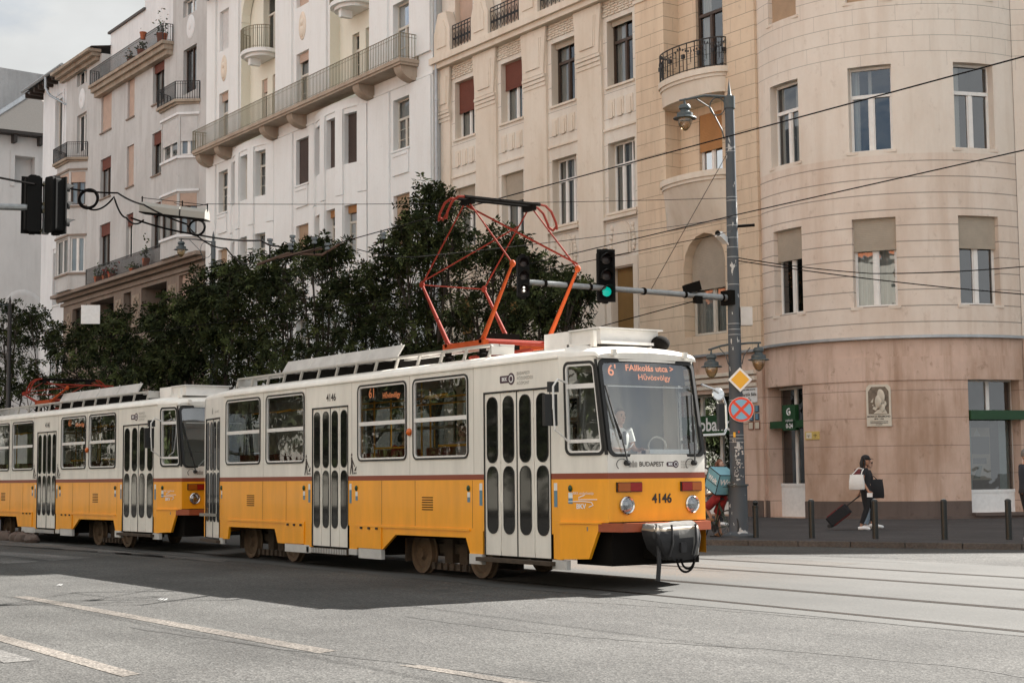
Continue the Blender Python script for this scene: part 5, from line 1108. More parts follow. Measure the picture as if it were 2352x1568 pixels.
t1 = make_tram('4146', True, ("6'", 'FAllkolás utca >', 'Hűvösvölgy', '61'))
t1['label'] = 'front yellow and cream tram numbered 4146 with its red pantograph raised to the wire'
t2 = make_tram('4141', False, ('', '', '', '61'))
t2['label'] = 'rear yellow and cream tram numbered 4141 with pantograph folded, coupled behind the first'
A_ = R_(2.2); piv = Vector((XK, YN, 0)); off = Vector((-24.8, YC, 0))-piv
t2.rotation_euler = (0, 0, A_); t2.location = Vector((-34.72, 13.50, 0))+Matrix.Rotation(A_, 3, 'Z') @ off
# coupler wrapped in a gray cover, hanging under the front bumper of the first tram
def c2(x, y): return (1205.9+x*.38435, 735+y*.38435)
q = MB(); rows_ = []
for z, y0, y1, x0, x1 in ((.985, 14.12, 14.84, -17.6, -17.40), (.97, 14.08, 14.86, -17.62, -17.30), (.93, 14.05, 14.87, -17.62, -17.26), (.89, 14.03, 14.87, -17.62, -17.24), (.76, 14.05, 14.88, -17.6, -17.22), (.62, 14.12, 14.87, -17.6, -17.24), (.52, 14.24, 14.85, -17.58, -17.28), (.45, 14.38, 14.82, -17.55, -17.32)):
    P = [];
    for k in range(32):
        t = 2*math.pi*k/32; cx, cy, hx, hy = (x0+x1)/2, (y0+y1)/2, (x1-x0)/2, (y1-y0)/2
        sx, sy = math.cos(t), math.sin(t); ex = abs(sx)**.28*(1 if sx > 0 else -1); ey = abs(sy)**.28*(1 if sy > 0 else -1)
        P.append(Vector((cx+hx*ex+random.uniform(-.018, .018), cy+hy*ey+random.uniform(-.018, .018), z+random.uniform(-.014, .014)-.03*(y1-cy-hy*ey)*(z > .8))))
    rows_.append(P)
for i in range(len(rows_)-1):
    for k in range(32):
        y = rows_[i][k].y; lo = i >= 3
        mi = 0
        if i == 2: mi = 2
        elif lo and (y < 14.36 or (y < 14.56 and i >= 4) or (y > 14.76 and i in (3, 4)) or i >= 6): mi = 1
        q.quad(rows_[i][k], rows_[i][(k+1) % 32], rows_[i+1][(k+1) % 32], rows_[i+1][k], mi)
q.poly(rows_[0], 0); q.poly(rows_[-1], 1); q.tube([(-17.32, 14.14, .66), (-17.3, 14.13, .4), (-17.32, 14.12, .17)], .032, 6, 1); q.box(-17.24, -17.20, 14.46, 14.56, .56, .70, 1)
for yy in (14.28, 14.72): q.tube([(-17.25, yy+.05, .95), (-17.205, yy+.03, .7), (-17.25, yy, .5)], .018, 5, 1)
cv = q.build('coupler_cover', [m_cloth, m_clothd, m_tan], t1, smooth=True)
q = MB()
for r, dy in ((.16, 0), (.12, .04)): q.tube([Vector((-17.3, 14.62+dy+r*math.cos(R_(a)), .46-r*1.15*abs(math.sin(R_(a))))) for a in range(0, 181, 15)], .017, 6)
q.build('coupler_cable', m_cab, t1)
# ================================================================= PEOPLE
m_skin = mat('skin_tan', (.42, .22, .14), .55, noise=.08); m_skin2 = mat('skin_fair', (.55, .34, .25), .55, noise=.08)
m_hairb = mat('hair_black', (.012, .009, .008), .55, noise=.2); m_hairbr = mat('hair_brown', (.075, .035, .018), .55, noise=.3); m_hairg = mat('hair_gray', (.12, .11, .10), .6, noise=.3); m_hairr = mat('hair_auburn', (.16, .055, .02), .55, noise=.3)
m_eye = mat('eye_dark', (.015, .01, .01), .3); m_lip = mat('lips', (.33, .11, .085), .5)
m_blackc = mat('cloth_black', (.014, .014, .016), .85, noise=.2); m_navy = mat('cloth_navy', (.018, .022, .032), .85, noise=.2); m_jean = mat('denim_light', (.27, .36, .45), .85, noise=.2, nscale=10); m_whc = mat('cloth_white', (.74, .72, .69), .85, noise=.08, nscale=8); m_shoe = mat('shoe_white', (.72, .72, .71), .6); m_redc = mat('cloth_red', (.30, .028, .03), .85, noise=.35, nscale=7); m_shoeb = mat('shoe_brown', (.22, .12, .06), .7); m_shoeg = mat('shoe_gray', (.22, .22, .24), .7)
def skinned(pts, edges, rad, root=0, sub=1):
    me = bpy.data.meshes.new('s'); me.from_pydata([tuple(p) for p in pts], edges, []); o = bpy.data.objects.new('s', me); C.objects.link(o)
    md = o.modifiers.new('sk', 'SKIN'); md.use_smooth_shade = True; md.branch_smoothing = .4
    sv = me.skin_vertices[0].data
    for i, r in enumerate(rad): sv[i].radius = (r, r) if not isinstance(r, tuple) else r; sv[i].use_root = (i == root)
    s = o.modifiers.new('ss', 'SUBSURF'); s.levels = sub; s.render_levels = sub
    dg = bpy.context.evaluated_depsgraph_get(); dg.update(); out = bpy.data.meshes.new_from_object(o.evaluated_get(dg))
    bpy.data.objects.remove(o); bpy.data.meshes.remove(me); return out
def add_mesh(mb, me, m=0):
    n = len(mb.v); mb.v += [v.co.copy() for v in me.vertices]
    for p in me.polygons: mb.f.append(tuple(n+i for i in p.vertices)); mb.m.append(m); mb.uv.append(None)
    bpy.data.meshes.remove(me)
BASEP = dict(pel=(0, 0, .93), che=(.01, 0, 1.24), nek=(.0, 0, 1.43), hed=(.03, 0, 1.60), shl=(0, .18, 1.38), shr=(0, -.18, 1.38), ell=(-.02, .24, 1.10), elr=(-.02, -.24, 1.10), wrl=(.06, .24, .86), wrr=(.06, -.24, .86), hil=(0, .09, .90), hir=(0, -.09, .90), knl=(.05, .09, .49), knr=(.05, -.09, .49), anl=(0, .09, .08), anr=(0, -.09, .08))
def person(loc, yaw, label, group=None, P=None, skin=None, top=None, sleeve=.55, bottom=None, legs=1.0, shoes=None, hair=None, hairlen=0.0, headyaw=0.0, scale=1.0, curl=1.0, seated=False, hat=None, shades=False, legs_visible=True, fat=1.0):
    skin = skin or m_skin; J = dict(BASEP); J.update(P or {})
    Rz = Matrix.Rotation(yaw, 3, 'Z'); loc = Vector(loc); W = {k: loc+Rz @ (Vector(v)*scale) for k, v in J.items()}
    T = thing('person', label, 'person', loc, group); S = scale
    fw = Rz @ Vector((1, 0, 0))
    pts, rad, edg, ix = [], [], [], {}
    def av(k, p, r): ix[k] = len(pts); pts.append(p); rad.append(r*S)
    av('pel', W['pel'], .115); av('wai', W['pel'].lerp(W['che'], .5), .105); av('che', W['che'], .125); av('nb', W['nek'], .06); av('nt', W['nek'].lerp(W['hed'], .55), .05)
    edg += [(0, 1), (1, 2), (2, 3), (3, 4)]
    for s in 'lr':
        av('sh'+s, W['sh'+s], .055); av('el'+s, W['el'+s], .039); av('wr'+s, W['wr'+s], .027)
        d = (W['wr'+s]-W['el'+s]).normalized(); av('pa'+s, W['wr'+s]+d*.07*S, .03)
        edg += [(ix['che'], ix['sh'+s]), (ix['sh'+s], ix['el'+s]), (ix['el'+s], ix['wr'+s]), (ix['wr'+s], ix['pa'+s])]
        av('hi'+s, W['hi'+s], .085); av('mt'+s, W['hi'+s].lerp(W['kn'+s], .5), .072); av('kn'+s, W['kn'+s], .052); av('ca'+s, W['kn'+s].lerp(W['an'+s], .35), .05); av('an'+s, W['an'+s], .034)
        av('to'+s, W['an'+s]+(Rz @ Vector(J.get('toe'+s, (.16, 0, -.045))))*S, .03)
        edg += [(0, ix['hi'+s]), (ix['hi'+s], ix['mt'+s]), (ix['mt'+s], ix['kn'+s]), (ix['kn'+s], ix['ca'+s]), (ix['ca'+s], ix['an'+s]), (ix['an'+s], ix['to'+s])]
    mb = MB(); add_mesh(mb, skinned(pts, edg, rad))
    # five fingers on each hand
    for s, sg in (('l', 1), ('r', -1)):
        d = (W['wr'+s]-W['el'+s]).normalized(); pa = W['wr'+s]+d*.075*S; side = (fw - d*fw.dot(d)); side = side.normalized() if side.length > .1 else d.orthogonal().normalized(); inn = d.cross(side).normalized()*sg
        for k, (o, ln) in enumerate(((.028, .068), (.009, .078), (-.010, .072), (-.028, .056))):
            a = pa+side*o*S; b = a+(d*.6+inn*.25*curl)*ln*S; c = b+(d*.35+inn*.55*curl)*ln*.6*S; mb.tube([a, a.lerp(b, .5), b, c], [.010*S, .010*S, .009*S, .006*S], 6)
        a = W['wr'+s]+d*.03*S+side*.028*S; mb.tube([a, a+(side*.028+d*.03)*S, a+(side*.034+d*.062+inn*.012)*S], [.012*S, .011*S, .008*S], 6)
    # head with face, part of the same mesh
    hy = Matrix.Rotation(yaw+headyaw, 3, 'Z'); hc = W['hed']; H = lambda x, y, z: hc+hy @ (Vector((x, y, z))*S)
    mb.ell(hc, (.092*S, .074*S, .118*S), 0, 16, 12, hy); mb.ell(H(.02, 0, -.062), (.066*S, .055*S, .06*S), 0, 12, 8, hy)
    mb.tube([H(.082, 0, .03), H(.103, 0, -.018), H(.09, 0, -.03)], [.009*S, .016*S, .012*S], 6); mb.ell(H(.079, 0, -.062), (.012*S, .026*S, .009*S), 2, 8, 5, hy)
    for y in (.032, -.032): mb.ell(H(.080, y, .012), (.010*S, .014*S, .008*S), 1, 8, 5, hy); mb.ell(H(.083, y, .033), (.008*S, .02*S, .005*S), 3, 8, 4, hy)
    for y in (.076, -.076): mb.ell(H(-.005, y, -.005), (.022*S, .010*S, .032*S), 0, 8, 6, hy)
    mb.build('body', [skin, m_eye, m_lip, hair or m_hairb], T, smooth=True)
    # hair
    if hair:
        h = MB(); rows = []
        for j in range(8):
            t = math.pi*.60*j/7; row = []
            for k in range(18):
                q = 2*math.pi*k/18; cut = 1.0 if math.cos(q) < .35 else (.58 if t > .9 else 1)
                tt = min(t, .95+max(0, .9*(.45-math.cos(q)))) if math.cos(q) > -.2 else t
                row.append(H(-.008+.102*math.sin(tt)*math.cos(q), .083*math.sin(tt)*math.sin(q), .012+.122*math.cos(tt)))
            rows.append(row)
        for j in range(7):
            for k in range(18): h.quad(rows[j][k], rows[j][(k+1) % 18], rows[j+1][(k+1) % 18], rows[j+1][k])
        if hairlen: 
            for y in (-.06, -.03, 0, .03, .06): h.tube([H(-.075, y, .05), H(-.095, y*1.15, -.06), H(-.085, y*1.2, -.06-hairlen*.5), H(-.07, y, -.06-hairlen)], [.03*S, .042*S, .04*S, .015*S], 8)
            for y in (-.078, .078): h.tube([H(-.02, y*.9, .06), H(-.015, y*1.1, -.04), H(-.02, y*1.05, -.06-hairlen*.6)], [.018*S, .024*S, .012*S], 7)
        h.build('hair', hair, T, smooth=True)
    if hat == 'cap':
        c = MB(); c.ell(H(-.005, 0, .055), (.106*S, .09*S, .085*S), 0, 16, 8, hy); c.box(.06, .17, -.06, .06, .045, .058, 0, lambda x, y, z: H(x, y*(1-.3*(x-.06)/.11), z-.1*(x-.06)**1)); c.build('cap', m_blackc, T, smooth=True)
    if hat == 'helmet':
        c = MB(); c.ell(H(-.01, 0, .06), (.135*S, .105*S, .095*S), 0, 16, 8, hy)
        for y in (-.05, 0, .05): c.tube([H(-.01+.13*math.cos(a), y, .075+.085*math.sin(a)) for a in (.4, .9, 1.5, 2.1, 2.7)], .013*S, 5, 1)
        c.tube([H(.02, .08, .0), H(.03, 0, -.125), H(.02, -.08, 0)], .006, 4, 1); c.build('helmet', [m_shoe, m_blackc], T, smooth=True)
    if shades: c = MB(); c.box(.075, .1, -.07, .07, -.008, .032, 0, H); [c.tube([H(.085, y, .02), H(-.02, y*1.1, .02)], .005, 4) for y in (-.07, .07)]; c.build('sunglasses', m_eye, T)
    # garments that follow the body
    lat = (W['shl']-W['shr']).normalized()
    if top:
        g = MB(); secs = []
        for a, b, t, rx, ry in (('pel', 'che', -.12, .165, .115), ('pel', 'che', .25, .15, .112), ('pel', 'che', .6, .15, .112), ('pel', 'che', 1, .17, .122), ('che', 'nek', .45, .178, .112), ('che', 'nek', .78, .14, .088), ('che', 'nek', 1.02, .068, .066)):
            c = W[a].lerp(W[b], t); up = (W[b]-W[a]).normalized(); l = (lat-up*lat.dot(up)).normalized(); f = l.cross(up) if True else None
            secs.append([c+l*(rx*S*fat*math.cos(q*math.pi/10))+f*(ry*S*fat*math.sin(q*math.pi/10)) for q in range(20)])
        for i in range(len(secs)-1):
            for k in range(20): g.quad(secs[i][k], secs[i][(k+1) % 20], secs[i+1][(k+1) % 20], secs[i+1][k])
        for s in 'lr':
            a, b, c = W['sh'+s], W['el'+s], W['wr'+s]; st = W['che'].lerp(a, .72)
            if sleeve <= 1: g.tube([st, a, a.lerp(b, sleeve*.6), a.lerp(b, sleeve)], [.07*S, .072*S, .062*S, .06*S], 10)
            else: g.tube([st, a, a.lerp(b, .6), b, b.lerp(c, .6), b.lerp(c, .96)], [.07*S, .072*S, .06*S, .052*S, .045*S, .038*S], 10)
        g.build('shirt', top, T, smooth=True)
    if bottom:
        g = MB(); secs = []
        for t, rx, ry in ((.14, .155, .113), (0, .165, .12), (-.12, .165, .122)):
            c = W['pel']+(W['che']-W['pel'])*t; l = (W['hil']-W['hir']).normalized(); up = (W['che']-W['pel']).normalized(); l = (l-up*l.dot(up)).normalized(); f = l.cross(up); secs.append([c+l*(rx*S*fat*math.cos(q*math.pi/10))+f*(ry*S*fat*math.sin(q*math.pi/10)) for q in range(20)])
        for i in range(2):
            for k in range(20): g.quad(secs[i][k], secs[i][(k+1) % 20], secs[i+1][(k+1) % 20], secs[i+1][k])
        g.poly(secs[-1])
        for s in 'lr':
            h_, k_, a_ = W['hi'+s], W['kn'+s], W['an'+s]; top_ = h_.lerp(W['pel'], .25)
            if legs >= .6:
                e = k_.lerp(a_, (legs-.5)*2*.94); g.tube([top_, h_, h_.lerp(k_, .5), k_, k_.lerp(e, .45), e], [.098*S, .1*S, .085*S, .067*S, .062*S, .05*S], 12)
            else: e = h_.lerp(k_, legs*2); g.tube([top_, h_, h_.lerp(e, .5), e], [.1*S, .105*S, .1*S, .098*S], 12)
        g.build('trousers' if legs > .6 else 'shorts', bottom, T, smooth=True)
    if shoes:
        for s in 'lr':
            q = MB(); a = W['an'+s]; t = a+(Rz @ Vector(J.get('toe'+s, (.16, 0, -.045))))*S; d = (t-a).normalized(); f = Vector((t.x-a.x, t.y-a.y, 0)).normalized(); dn = Vector((0, 0, -1))
            q.tube([a-f*.055*S+dn*.035*S, a+f*.0*S+dn*.03*S, a.lerp(t, .55), t+f*.03*S, t+f*.06*S], [.034*S, .05*S, .047*S, .038*S, .018*S], 10); q.build('shoe', shoes, T, smooth=True)
    return T, W
face = lambda dx, dy: math.atan2(dy, dx)
# --- woman walking with black outfit, tote bag and suitcase; companion on her far side
kd = Vector((.5, .866, 0))        # along the rounded corner, towards the right of the picture
wy = math.atan2(.60, .80)
wl = onZ(1990, 1217, PAV); wl.z = PAV
walk = dict(knl=(.16, .09, .50), anl=(.12, .09, .14), toel=(.15, 0, -.06), knr=(.03, -.09, .49), anr=(-.12, -.09, .08), elr=(-.03, -.25, 1.12), wrr=(.10, -.26, .90), ell=(-.06, .25, 1.1), wrl=(-.16, .24, .86))
pw, Ww = person(wl, wy, 'woman in black cap and black clothes walking with white tote and trolley suitcase', 'pedestrians', walk, m_skin, m_blackc, .45, m_blackc, .93, m_shoe, m_hairb, .16, hat='cap', scale=1.045)
vd = Vector((wl.x, wl.y, 0)).normalized(); bl = wl+vd*.75+Vector((RC.x, RC.y, 0)).normalized()*.07
walk2 = dict(knr=(.16, -.09, .50), anr=(.14, -.09, .10), knl=(.03, .09, .49), anl=(-.10, .09, .08), elr=(.02, -.23, 1.12), wrr=(.14, -.2, 1.02))
pf, Wf = person(bl, wy, 'fair companion in sunglasses and pale jeans mostly hidden behind the woman in black', 'pedestrians', walk2, m_skin2, m_blackc, .45, m_jean, .98, m_shoe, m_hairb, .05, shades=True, scale=1.01)
def local(loc, yaw): 
    Rz = Matrix.Rotation(yaw, 3, 'Z'); loc = Vector(loc); return lambda x, y, z: loc+Rz @ Vector((x, y, z))
Lw_ = local(wl, wy)
def bag(name, label, cat, L, c, w, h, d, mt, straps, taper=.85):
    x0, y0, z0 = c; q = MB(); rows = []
    for t, sw, sd in ((0, .92, .8), (.08, 1, 1), (.5, .97, .95), (.9, taper, .5), (1, taper, .25)):
        rows.append([L(x0+w*sw*math.copysign(abs(math.cos(a))**.5, math.cos(a)), y0+d*sd*math.copysign(abs(math.sin(a))**.5, math.sin(a)), z0+h*t+random.uniform(-.006, .006)) for a in [2*math.pi*k/16 for k in range(16)]])
    for i in range(4):
        for k in range(16): q.quad(rows[i][k], rows[i][(k+1) % 16], rows[i+1][(k+1) % 16], rows[i+1][k])
    q.poly(rows[0]); b = q.build(name, mt, None, smooth=True, origin=L(x0, y0, z0)); tag(b, label, cat); s = MB()
    for p in straps: s.tube([L(*k) for k in p], .014, 5)
    s.build('strap', mt, b); return b
bag('tote_bag', 'white canvas tote bag hanging from the shoulder of woman in black', 'bag', Lw_, (-.16, -.31, .98), .19, .36, .07, m_whc, [[(-.28, -.33, 1.32), (-.12, -.25, 1.5), (-.03, -.22, 1.475)], [(-.05, -.33, 1.33), (-.03, -.29, 1.42), (.0, -.22, 1.475)]])
Lf_ = local(bl, wy)
bag('tote_bag', 'large black shopping bag carried in front of the sunglasses wearer', 'bag', Lf_, (.22, -.2, .76), .19, .46, .07, m_blackc, [[(.12, -.2, 1.2), (.16, -.2, 1.3), (.25, -.2, 1.2)]])
bag('backpack', 'dark red backpack behind the shoulder of woman in black', 'bag', Lf_, (-.22, .02, 1.05), .12, .42, .15, mat('cloth_wine', (.13, .02, .022), .8), [[(-.15, .1, 1.43), (-.02, .12, 1.47), (.08, .1, 1.2)]])
q = MB(); ph = Ww['wrr']+Vector((.06, -.02, -.09)); q.obox(ph, (.05, .04, 0), (-.004, .005, 0), (0, 0, .05)); tag(q.build('paper', m_whp, None, origin=ph), 'folded white paper held in the hand of woman in black', 'paper')
sc_ = thing('suitcase', 'dark red and black trolley suitcase tilted behind the woman in black', 'suitcase', Lw_(-.7, -.1, 0))
u = Vector((.80*.60+0, .60*.60, .80)).normalized(); fwd = Vector((math.cos(wy), math.sin(wy), 0)); tl = R_(38); up = fwd*math.cos(tl)+Vector((0, 0, math.sin(tl))); nr = Vector((0, 0, 1))*math.cos(tl)-fwd*math.sin(tl); lt_ = Vector((-math.sin(wy), math.cos(wy), 0))
b0 = Lw_(-.84, .08, .06); q = MB(); K = lambda s, d, z: b0+lt_*s+nr*d+up*z
q.prism(rrect(-.19, .19, .03, .62, .05), K, 0, .24, 0); q.prism(rrect(-.16, .16, .08, .57, .04), K, -.02, 0, 1); q.prism(rrect(-.17, .17, .08, .36, .04), K, .24, .27, 1); q.prism(rrect(-.15, .15, .4, .57, .04), K, .24, .265, 1); q.build('shell', [m_blackc, mat('suitcase_red', (.16, .018, .02), .7)], sc_, smooth=False)
q = MB()
for s in (-.1, .1): q.tube([K(s, .18, .6), K(s, .18, 1.02)], .01, 6)
q.tube([K(-.1, .18, 1.02), K(.1, .18, 1.02)], .014, 6); q.build('handle', m_iron, sc_)
for s in (-.16, .16): q = MB(); q.lathe(K(s, .05, .0), [(.001, -.02), (.05, -.02), (.05, .02), (.001, .02)], 12, 0, tuple(lt_)); q.build('wheel', m_black, sc_)
# --- man at the right edge
ml = onZ(2343, 1244, PAV); ml.z = PAV
person(ml+Vector((.10, .12, 0)), wy+.35, 'man in navy polo shirt with white trim at the right picture edge', 'pedestrians', dict(ell=(.0, .25, 1.12), wrl=(.16, .12, 1.02), elr=(.0, -.26, 1.12), wrr=(.18, -.14, .98)), m_skin, m_navy, .6, m_blackc, 1.0, m_shoeg, m_hairg, 0, scale=1.06, fat=1.12)
# --- cyclist and bicycle (riding away along the tracks, towards -X)
bz = .185; rw = onZ(1673, 1243, bz); bx, by = rw.x, rw.y
bk = thing('bicycle', 'dark slim road bicycle ridden along the kerb beside the street mast', 'bicycle', (bx-.5, by, bz))
LB = lambda x, y, z: Vector((bx-x, by+y, bz+z))       # x forward = -X
r_ = .34
for x in (0, 1.0):
    q = MB(); q.tube([LB(x+r_*math.cos(a), 0, r_+r_*math.sin(a)) for a in [2*math.pi*k/28 for k in range(29)]], .016, 6, 0, False); wh = q.build('wheel', m_black, bk, smooth=True)
    q = MB()
    for k in range(16): a = 2*math.pi*k/16; q.tube([LB(x, .02*(-1)**k, r_), LB(x+(r_-.02)*math.cos(a), 0, r_+(r_-.02)*math.sin(a))], .0022, 3)
    q.tube([LB(x, -.05, r_), LB(x, .05, r_)], .02, 6); q.build('spokes', m_galv, wh)
q = MB(); fr = mat('bike_green', (.03, .05, .03), .4)
for a, b, r in (((.0, 0, .34), (.43, 0, .28), .011), ((0, 0, .34), (.28, 0, .80), .010), ((.43, 0, .28), (.26, 0, .88), .016), ((.28, 0, .82), (.84, 0, .86), .016), ((.43, 0, .28), (.86, 0, .76), .019), ((.82, 0, .92), (.89, 0, .66), .018)): q.tube([LB(*a), LB(*b)], r, 8)
for y in (-.05, .05): q.tube([LB(.89, y*.5, .66), LB(1.0, y, .34)], .01, 6); q.tube([LB(.0, y, .34), LB(.28, y*.3, .80)], .008, 6)
q.build('frame', fr, bk, smooth=True)
q = MB(); q.tube([LB(.8, -.22, 1.0), LB(.82, 0, 1.0), LB(.8, .22, 1.0)], .014, 6); q.tube([LB(.82, 0, .9), LB(.82, 0, 1.0)], .014, 6); q.build('handlebar', m_iron, bk)
q = MB(); q.ell(LB(.24, 0, .93), (.13, .07, .03)); q.tube([LB(.26, 0, .86), LB(.25, 0, .92)], .013, 6); q.build('saddle', m_black, bk, smooth=True)
q = MB(); q.lathe(LB(.43, -.03, .28), [(.001, 0), (.09, 0), (.09, .008), (.001, .008)], 18, 0, (0, 1, 0)); q.tube([LB(.43, -.06, .28), LB(.38, -.07, .12)], .01, 6); q.tube([LB(.43, .06, .28), LB(.48, .07, .44)], .01, 6); q.box(bx-.44, bx-.33, by-.15, by-.06, bz+.1, bz+.125); q.box(bx-.54, bx-.43, by+.06, by+.15, bz+.43, bz+.455); q.build('crank', m_iron, bk)
cy, Wc = person((bx-.22, by, bz), math.pi, 'cyclist in black top, red shorts and white helmet riding beside the mast', None, dict(pel=(0, 0, .99), che=(.22, 0, 1.24), nek=(.36, 0, 1.36), hed=(.47, 0, 1.46), shl=(.30, .19, 1.33), shr=(.30, -.19, 1.33), ell=(.42, .24, 1.10), elr=(.42, -.24, 1.10), wrl=(.57, .2, 1.03), wrr=(.57, -.2, 1.03), hil=(.02, .1, .96), hir=(.02, -.1, .96), knl=(.34, .13, .60+.12), knr=(.30, -.13, .56), anl=(.21, .1, .50), anr=(.14, -.1, .17), toel=(.14, 0, -.05), toer=(.14, 0, -.05)), m_skin, m_blackc, .6, m_redc, .42, m_shoeb, m_hairb, 0, hat='helmet', scale=1.0)
# delivery box on his back
bc = LB(.18, -.02, 1.33); fx = Vector((-.90, .12, .42)).normalized(); lx = Vector((.12, 1, -.02)).normalized(); ux = fx.cross(lx)*-1; ux = lx.cross(fx); ux = ux if ux.z > 0 else -ux
dbx = thing('delivery_box', 'pale blue cube delivery bag with white lettering on the back of cyclist', 'delivery bag', bc); m_bx = mat('bag_blue', (.19, .42, .50), .6, noise=.12, nscale=5); m_bx2 = mat('bag_trim', (.015, .02, .022), .7)
q = MB(); h_ = .235; q.obox(bc, fx*h_, lx*h_, ux*h_)
q.build('bag', m_bx, dbx); q = MB()
for a, b, c in ((fx, lx, ux), (lx, fx, ux), (ux, fx, lx)):
    for s1 in (-1, 1):
        for s2 in (-1, 1): q.tube([bc+b*s1*h_+c*s2*h_-a*h_, bc+b*s1*h_+c*s2*h_+a*h_], .011, 5)
q.tube([bc-lx*(h_+.002)-fx*h_-ux*.04, bc-lx*(h_+.002)+fx*h_-ux*.04], .008, 4); q.build('piping', m_bx2, dbx)
KA = lambda s, d, z: bc-lx*(h_-d)-fx*s+ux*z; KBk = lambda s, d, z: bc-fx*(h_-d)+lx*s+ux*z
text(dbx, 'Wolt', KBk, 0, -.004, .06, .18, m_lett, bold=.006); text(dbx, 'Wolt', KA, .0, -.004, .04, .16, m_lett, bold=.006)
q = MB(); q.box(-.09, .09, -.005, -.001, -.05, -.035, 0, KBk); q.build('tag_line', m_dkblue, dbx)
# person behind the cyclist, only the head shows over the box
pb_ = onZ(1654, 1207, PAV); person((pb_.x, pb_.y, PAV), wy, 'auburn haired passer-by mostly hidden behind the delivery bag', 'pedestrians', None, m_skin2, m_blackc, .5, m_blackc, 1, m_shoe, m_hairr, .06, scale=1.03)
# --- tram driver and passenger
sit = dict(pel=(0, 0, .55), che=(.02, 0, .86), nek=(.03, 0, 1.05), hed=(.06, 0, 1.22), shl=(.02, .19, 1.0), shr=(.02, -.19, 1.0), ell=(.06, .25, .74), elr=(.06, -.25, .74), wrl=(.30, .15, .72), wrr=(.30, -.15, .72), hil=(.03, .09, .53), hir=(.03, -.09, .53), knl=(.45, .1, .52), knr=(.45, -.1, .52), anl=(.45, .1, .1), anr=(.45, -.1, .1))
dr, Wd = person((-18.42, 14.30, 1.30), 0, 'tram driver in white shirt with dark tie behind the windshield of front tram', None, dict(sit, knl=(.26, .12, .50), knr=(.26, -.12, .50), anl=(.14, .12, .1), anr=(.14, -.12, .1), toel=(.1, 0, -.045), toer=(.1, 0, -.045)), m_skin2, m_whc, .6, m_blackc, 1, m_shoeb, m_hairg, 0, scale=1.0)
q = MB(); q.prism([(-.03, .80), (.03, .80), (.02, 1.0), (-.02, 1.0)], lambda s, d, z: Vector((-18.42+.15-d, 14.30+s, 1.30+z)), -.02, .0); q.build('tie', m_navy, dr)
person((-22.16, 13.92, 1.17), -.25, 'long haired woman in pale gray top seated at window of front tram', None, sit, m_skin2, mat('cloth_lilac', (.55, .50, .54), .85), .5, m_navy, 1, m_shoe, m_hairbr, .22, headyaw=-.75, scale=1.02)
person((-24.22, 14.0, 1.17), 0, 'dim seated passenger with red top at the third window of front tram', None, sit, m_skin, m_redc, .5, m_navy, 1, m_shoe, m_hairb, .05, scale=1.0)
# ================================================================= STREET MAST, LAMPS, SIGNS, SIGNALS
PB = onZ(1697, 1233, PAV); px, py = PB.x, PB.y
zz = lambda v: atXY(px, py, v)
kdir = Vector((.62, .78, 0)).normalized()
m_peel = bpy.data.materials.new('peeling_pole'); m_peel.use_nodes = True
_nt = m_peel.node_tree; _b = _nt.nodes['Principled BSDF']; _b.inputs['Roughness'].default_value = .6
_tc = _nt.nodes.new('ShaderNodeTexCoord'); _mp = _nt.nodes.new('ShaderNodeMapping'); _mp.inputs['Scale'].default_value = (2.2, 2.2, .9); _nt.links.new(_tc.outputs['Object'], _mp.inputs['Vector'])
_n = _nt.nodes.new('ShaderNodeTexNoise'); _n.inputs['Scale'].default_value = 3.2; _n.inputs['Detail'].default_value = 5; _nt.links.new(_mp.outputs['Vector'], _n.inputs['Vector'])
_r = _nt.nodes.new('ShaderNodeValToRGB'); _r.color_ramp.interpolation = 'CONSTANT'; _r.color_ramp.elements[0].color = (.058, .068, .078, 1); _r.color_ramp.elements[1].position = .635; _r.color_ramp.elements[1].color = (.46, .46, .45, 1)
_nt.links.new(_n.outputs['Fac'], _r.inputs['Fac']); _nt.links.new(_r.outputs['Color'], _b.inputs['Base Color'])
mast = thing('street_mast', 'tall gray street mast with peeling paint, three bell lamps and a long signal arm', 'street light', (px, py, PAV))
q = MB(); zt = zz(222)
q.lathe((px, py, 0), [(.36, PAV), (.36, PAV+.05), (.24, PAV+.1), (.215, PAV+.14), (.205, 1.35), (.21, 1.42)], 24, 0); q.lathe((px, py, 0), [(.165, 1.42), (.15, 3.4), (.13, 6.3), (.10, zt)], 24, 0); q.build('pole', m_peel, mast, smooth=True)
q = MB(); q.lathe((px, py, 0), [(.125, zt-.28), (.125, zt), (.06, zt+.02), (.045, zt+.05), (.001, zt+.42)], 14, 0); q.build('pole_cap', m_lampg, mast, smooth=True); q = MB(); q.lathe((px, py, 0), [(.24, 1.40), (.24, 1.44), (.001, 1.44)], 20, 0); q.build('pole_collar', m_lampg, mast)
q = MB()
for v in (342, 350, 455, 463, 500, 520, 548, 570, 592, 655, 745, 758, 770, 920, 952, 1000, 1008, 1016): 
    z = zz(v); r = .165-.065*(z-1.4)/(zt-1.4)+.006
    if z > 1.5: q.lathe((px, py, z), [(r-.01, 0), (r, .004), (r, .018), (r-.01, .022)], 20, 0)
q.build('steel_band', m_galv, mast)
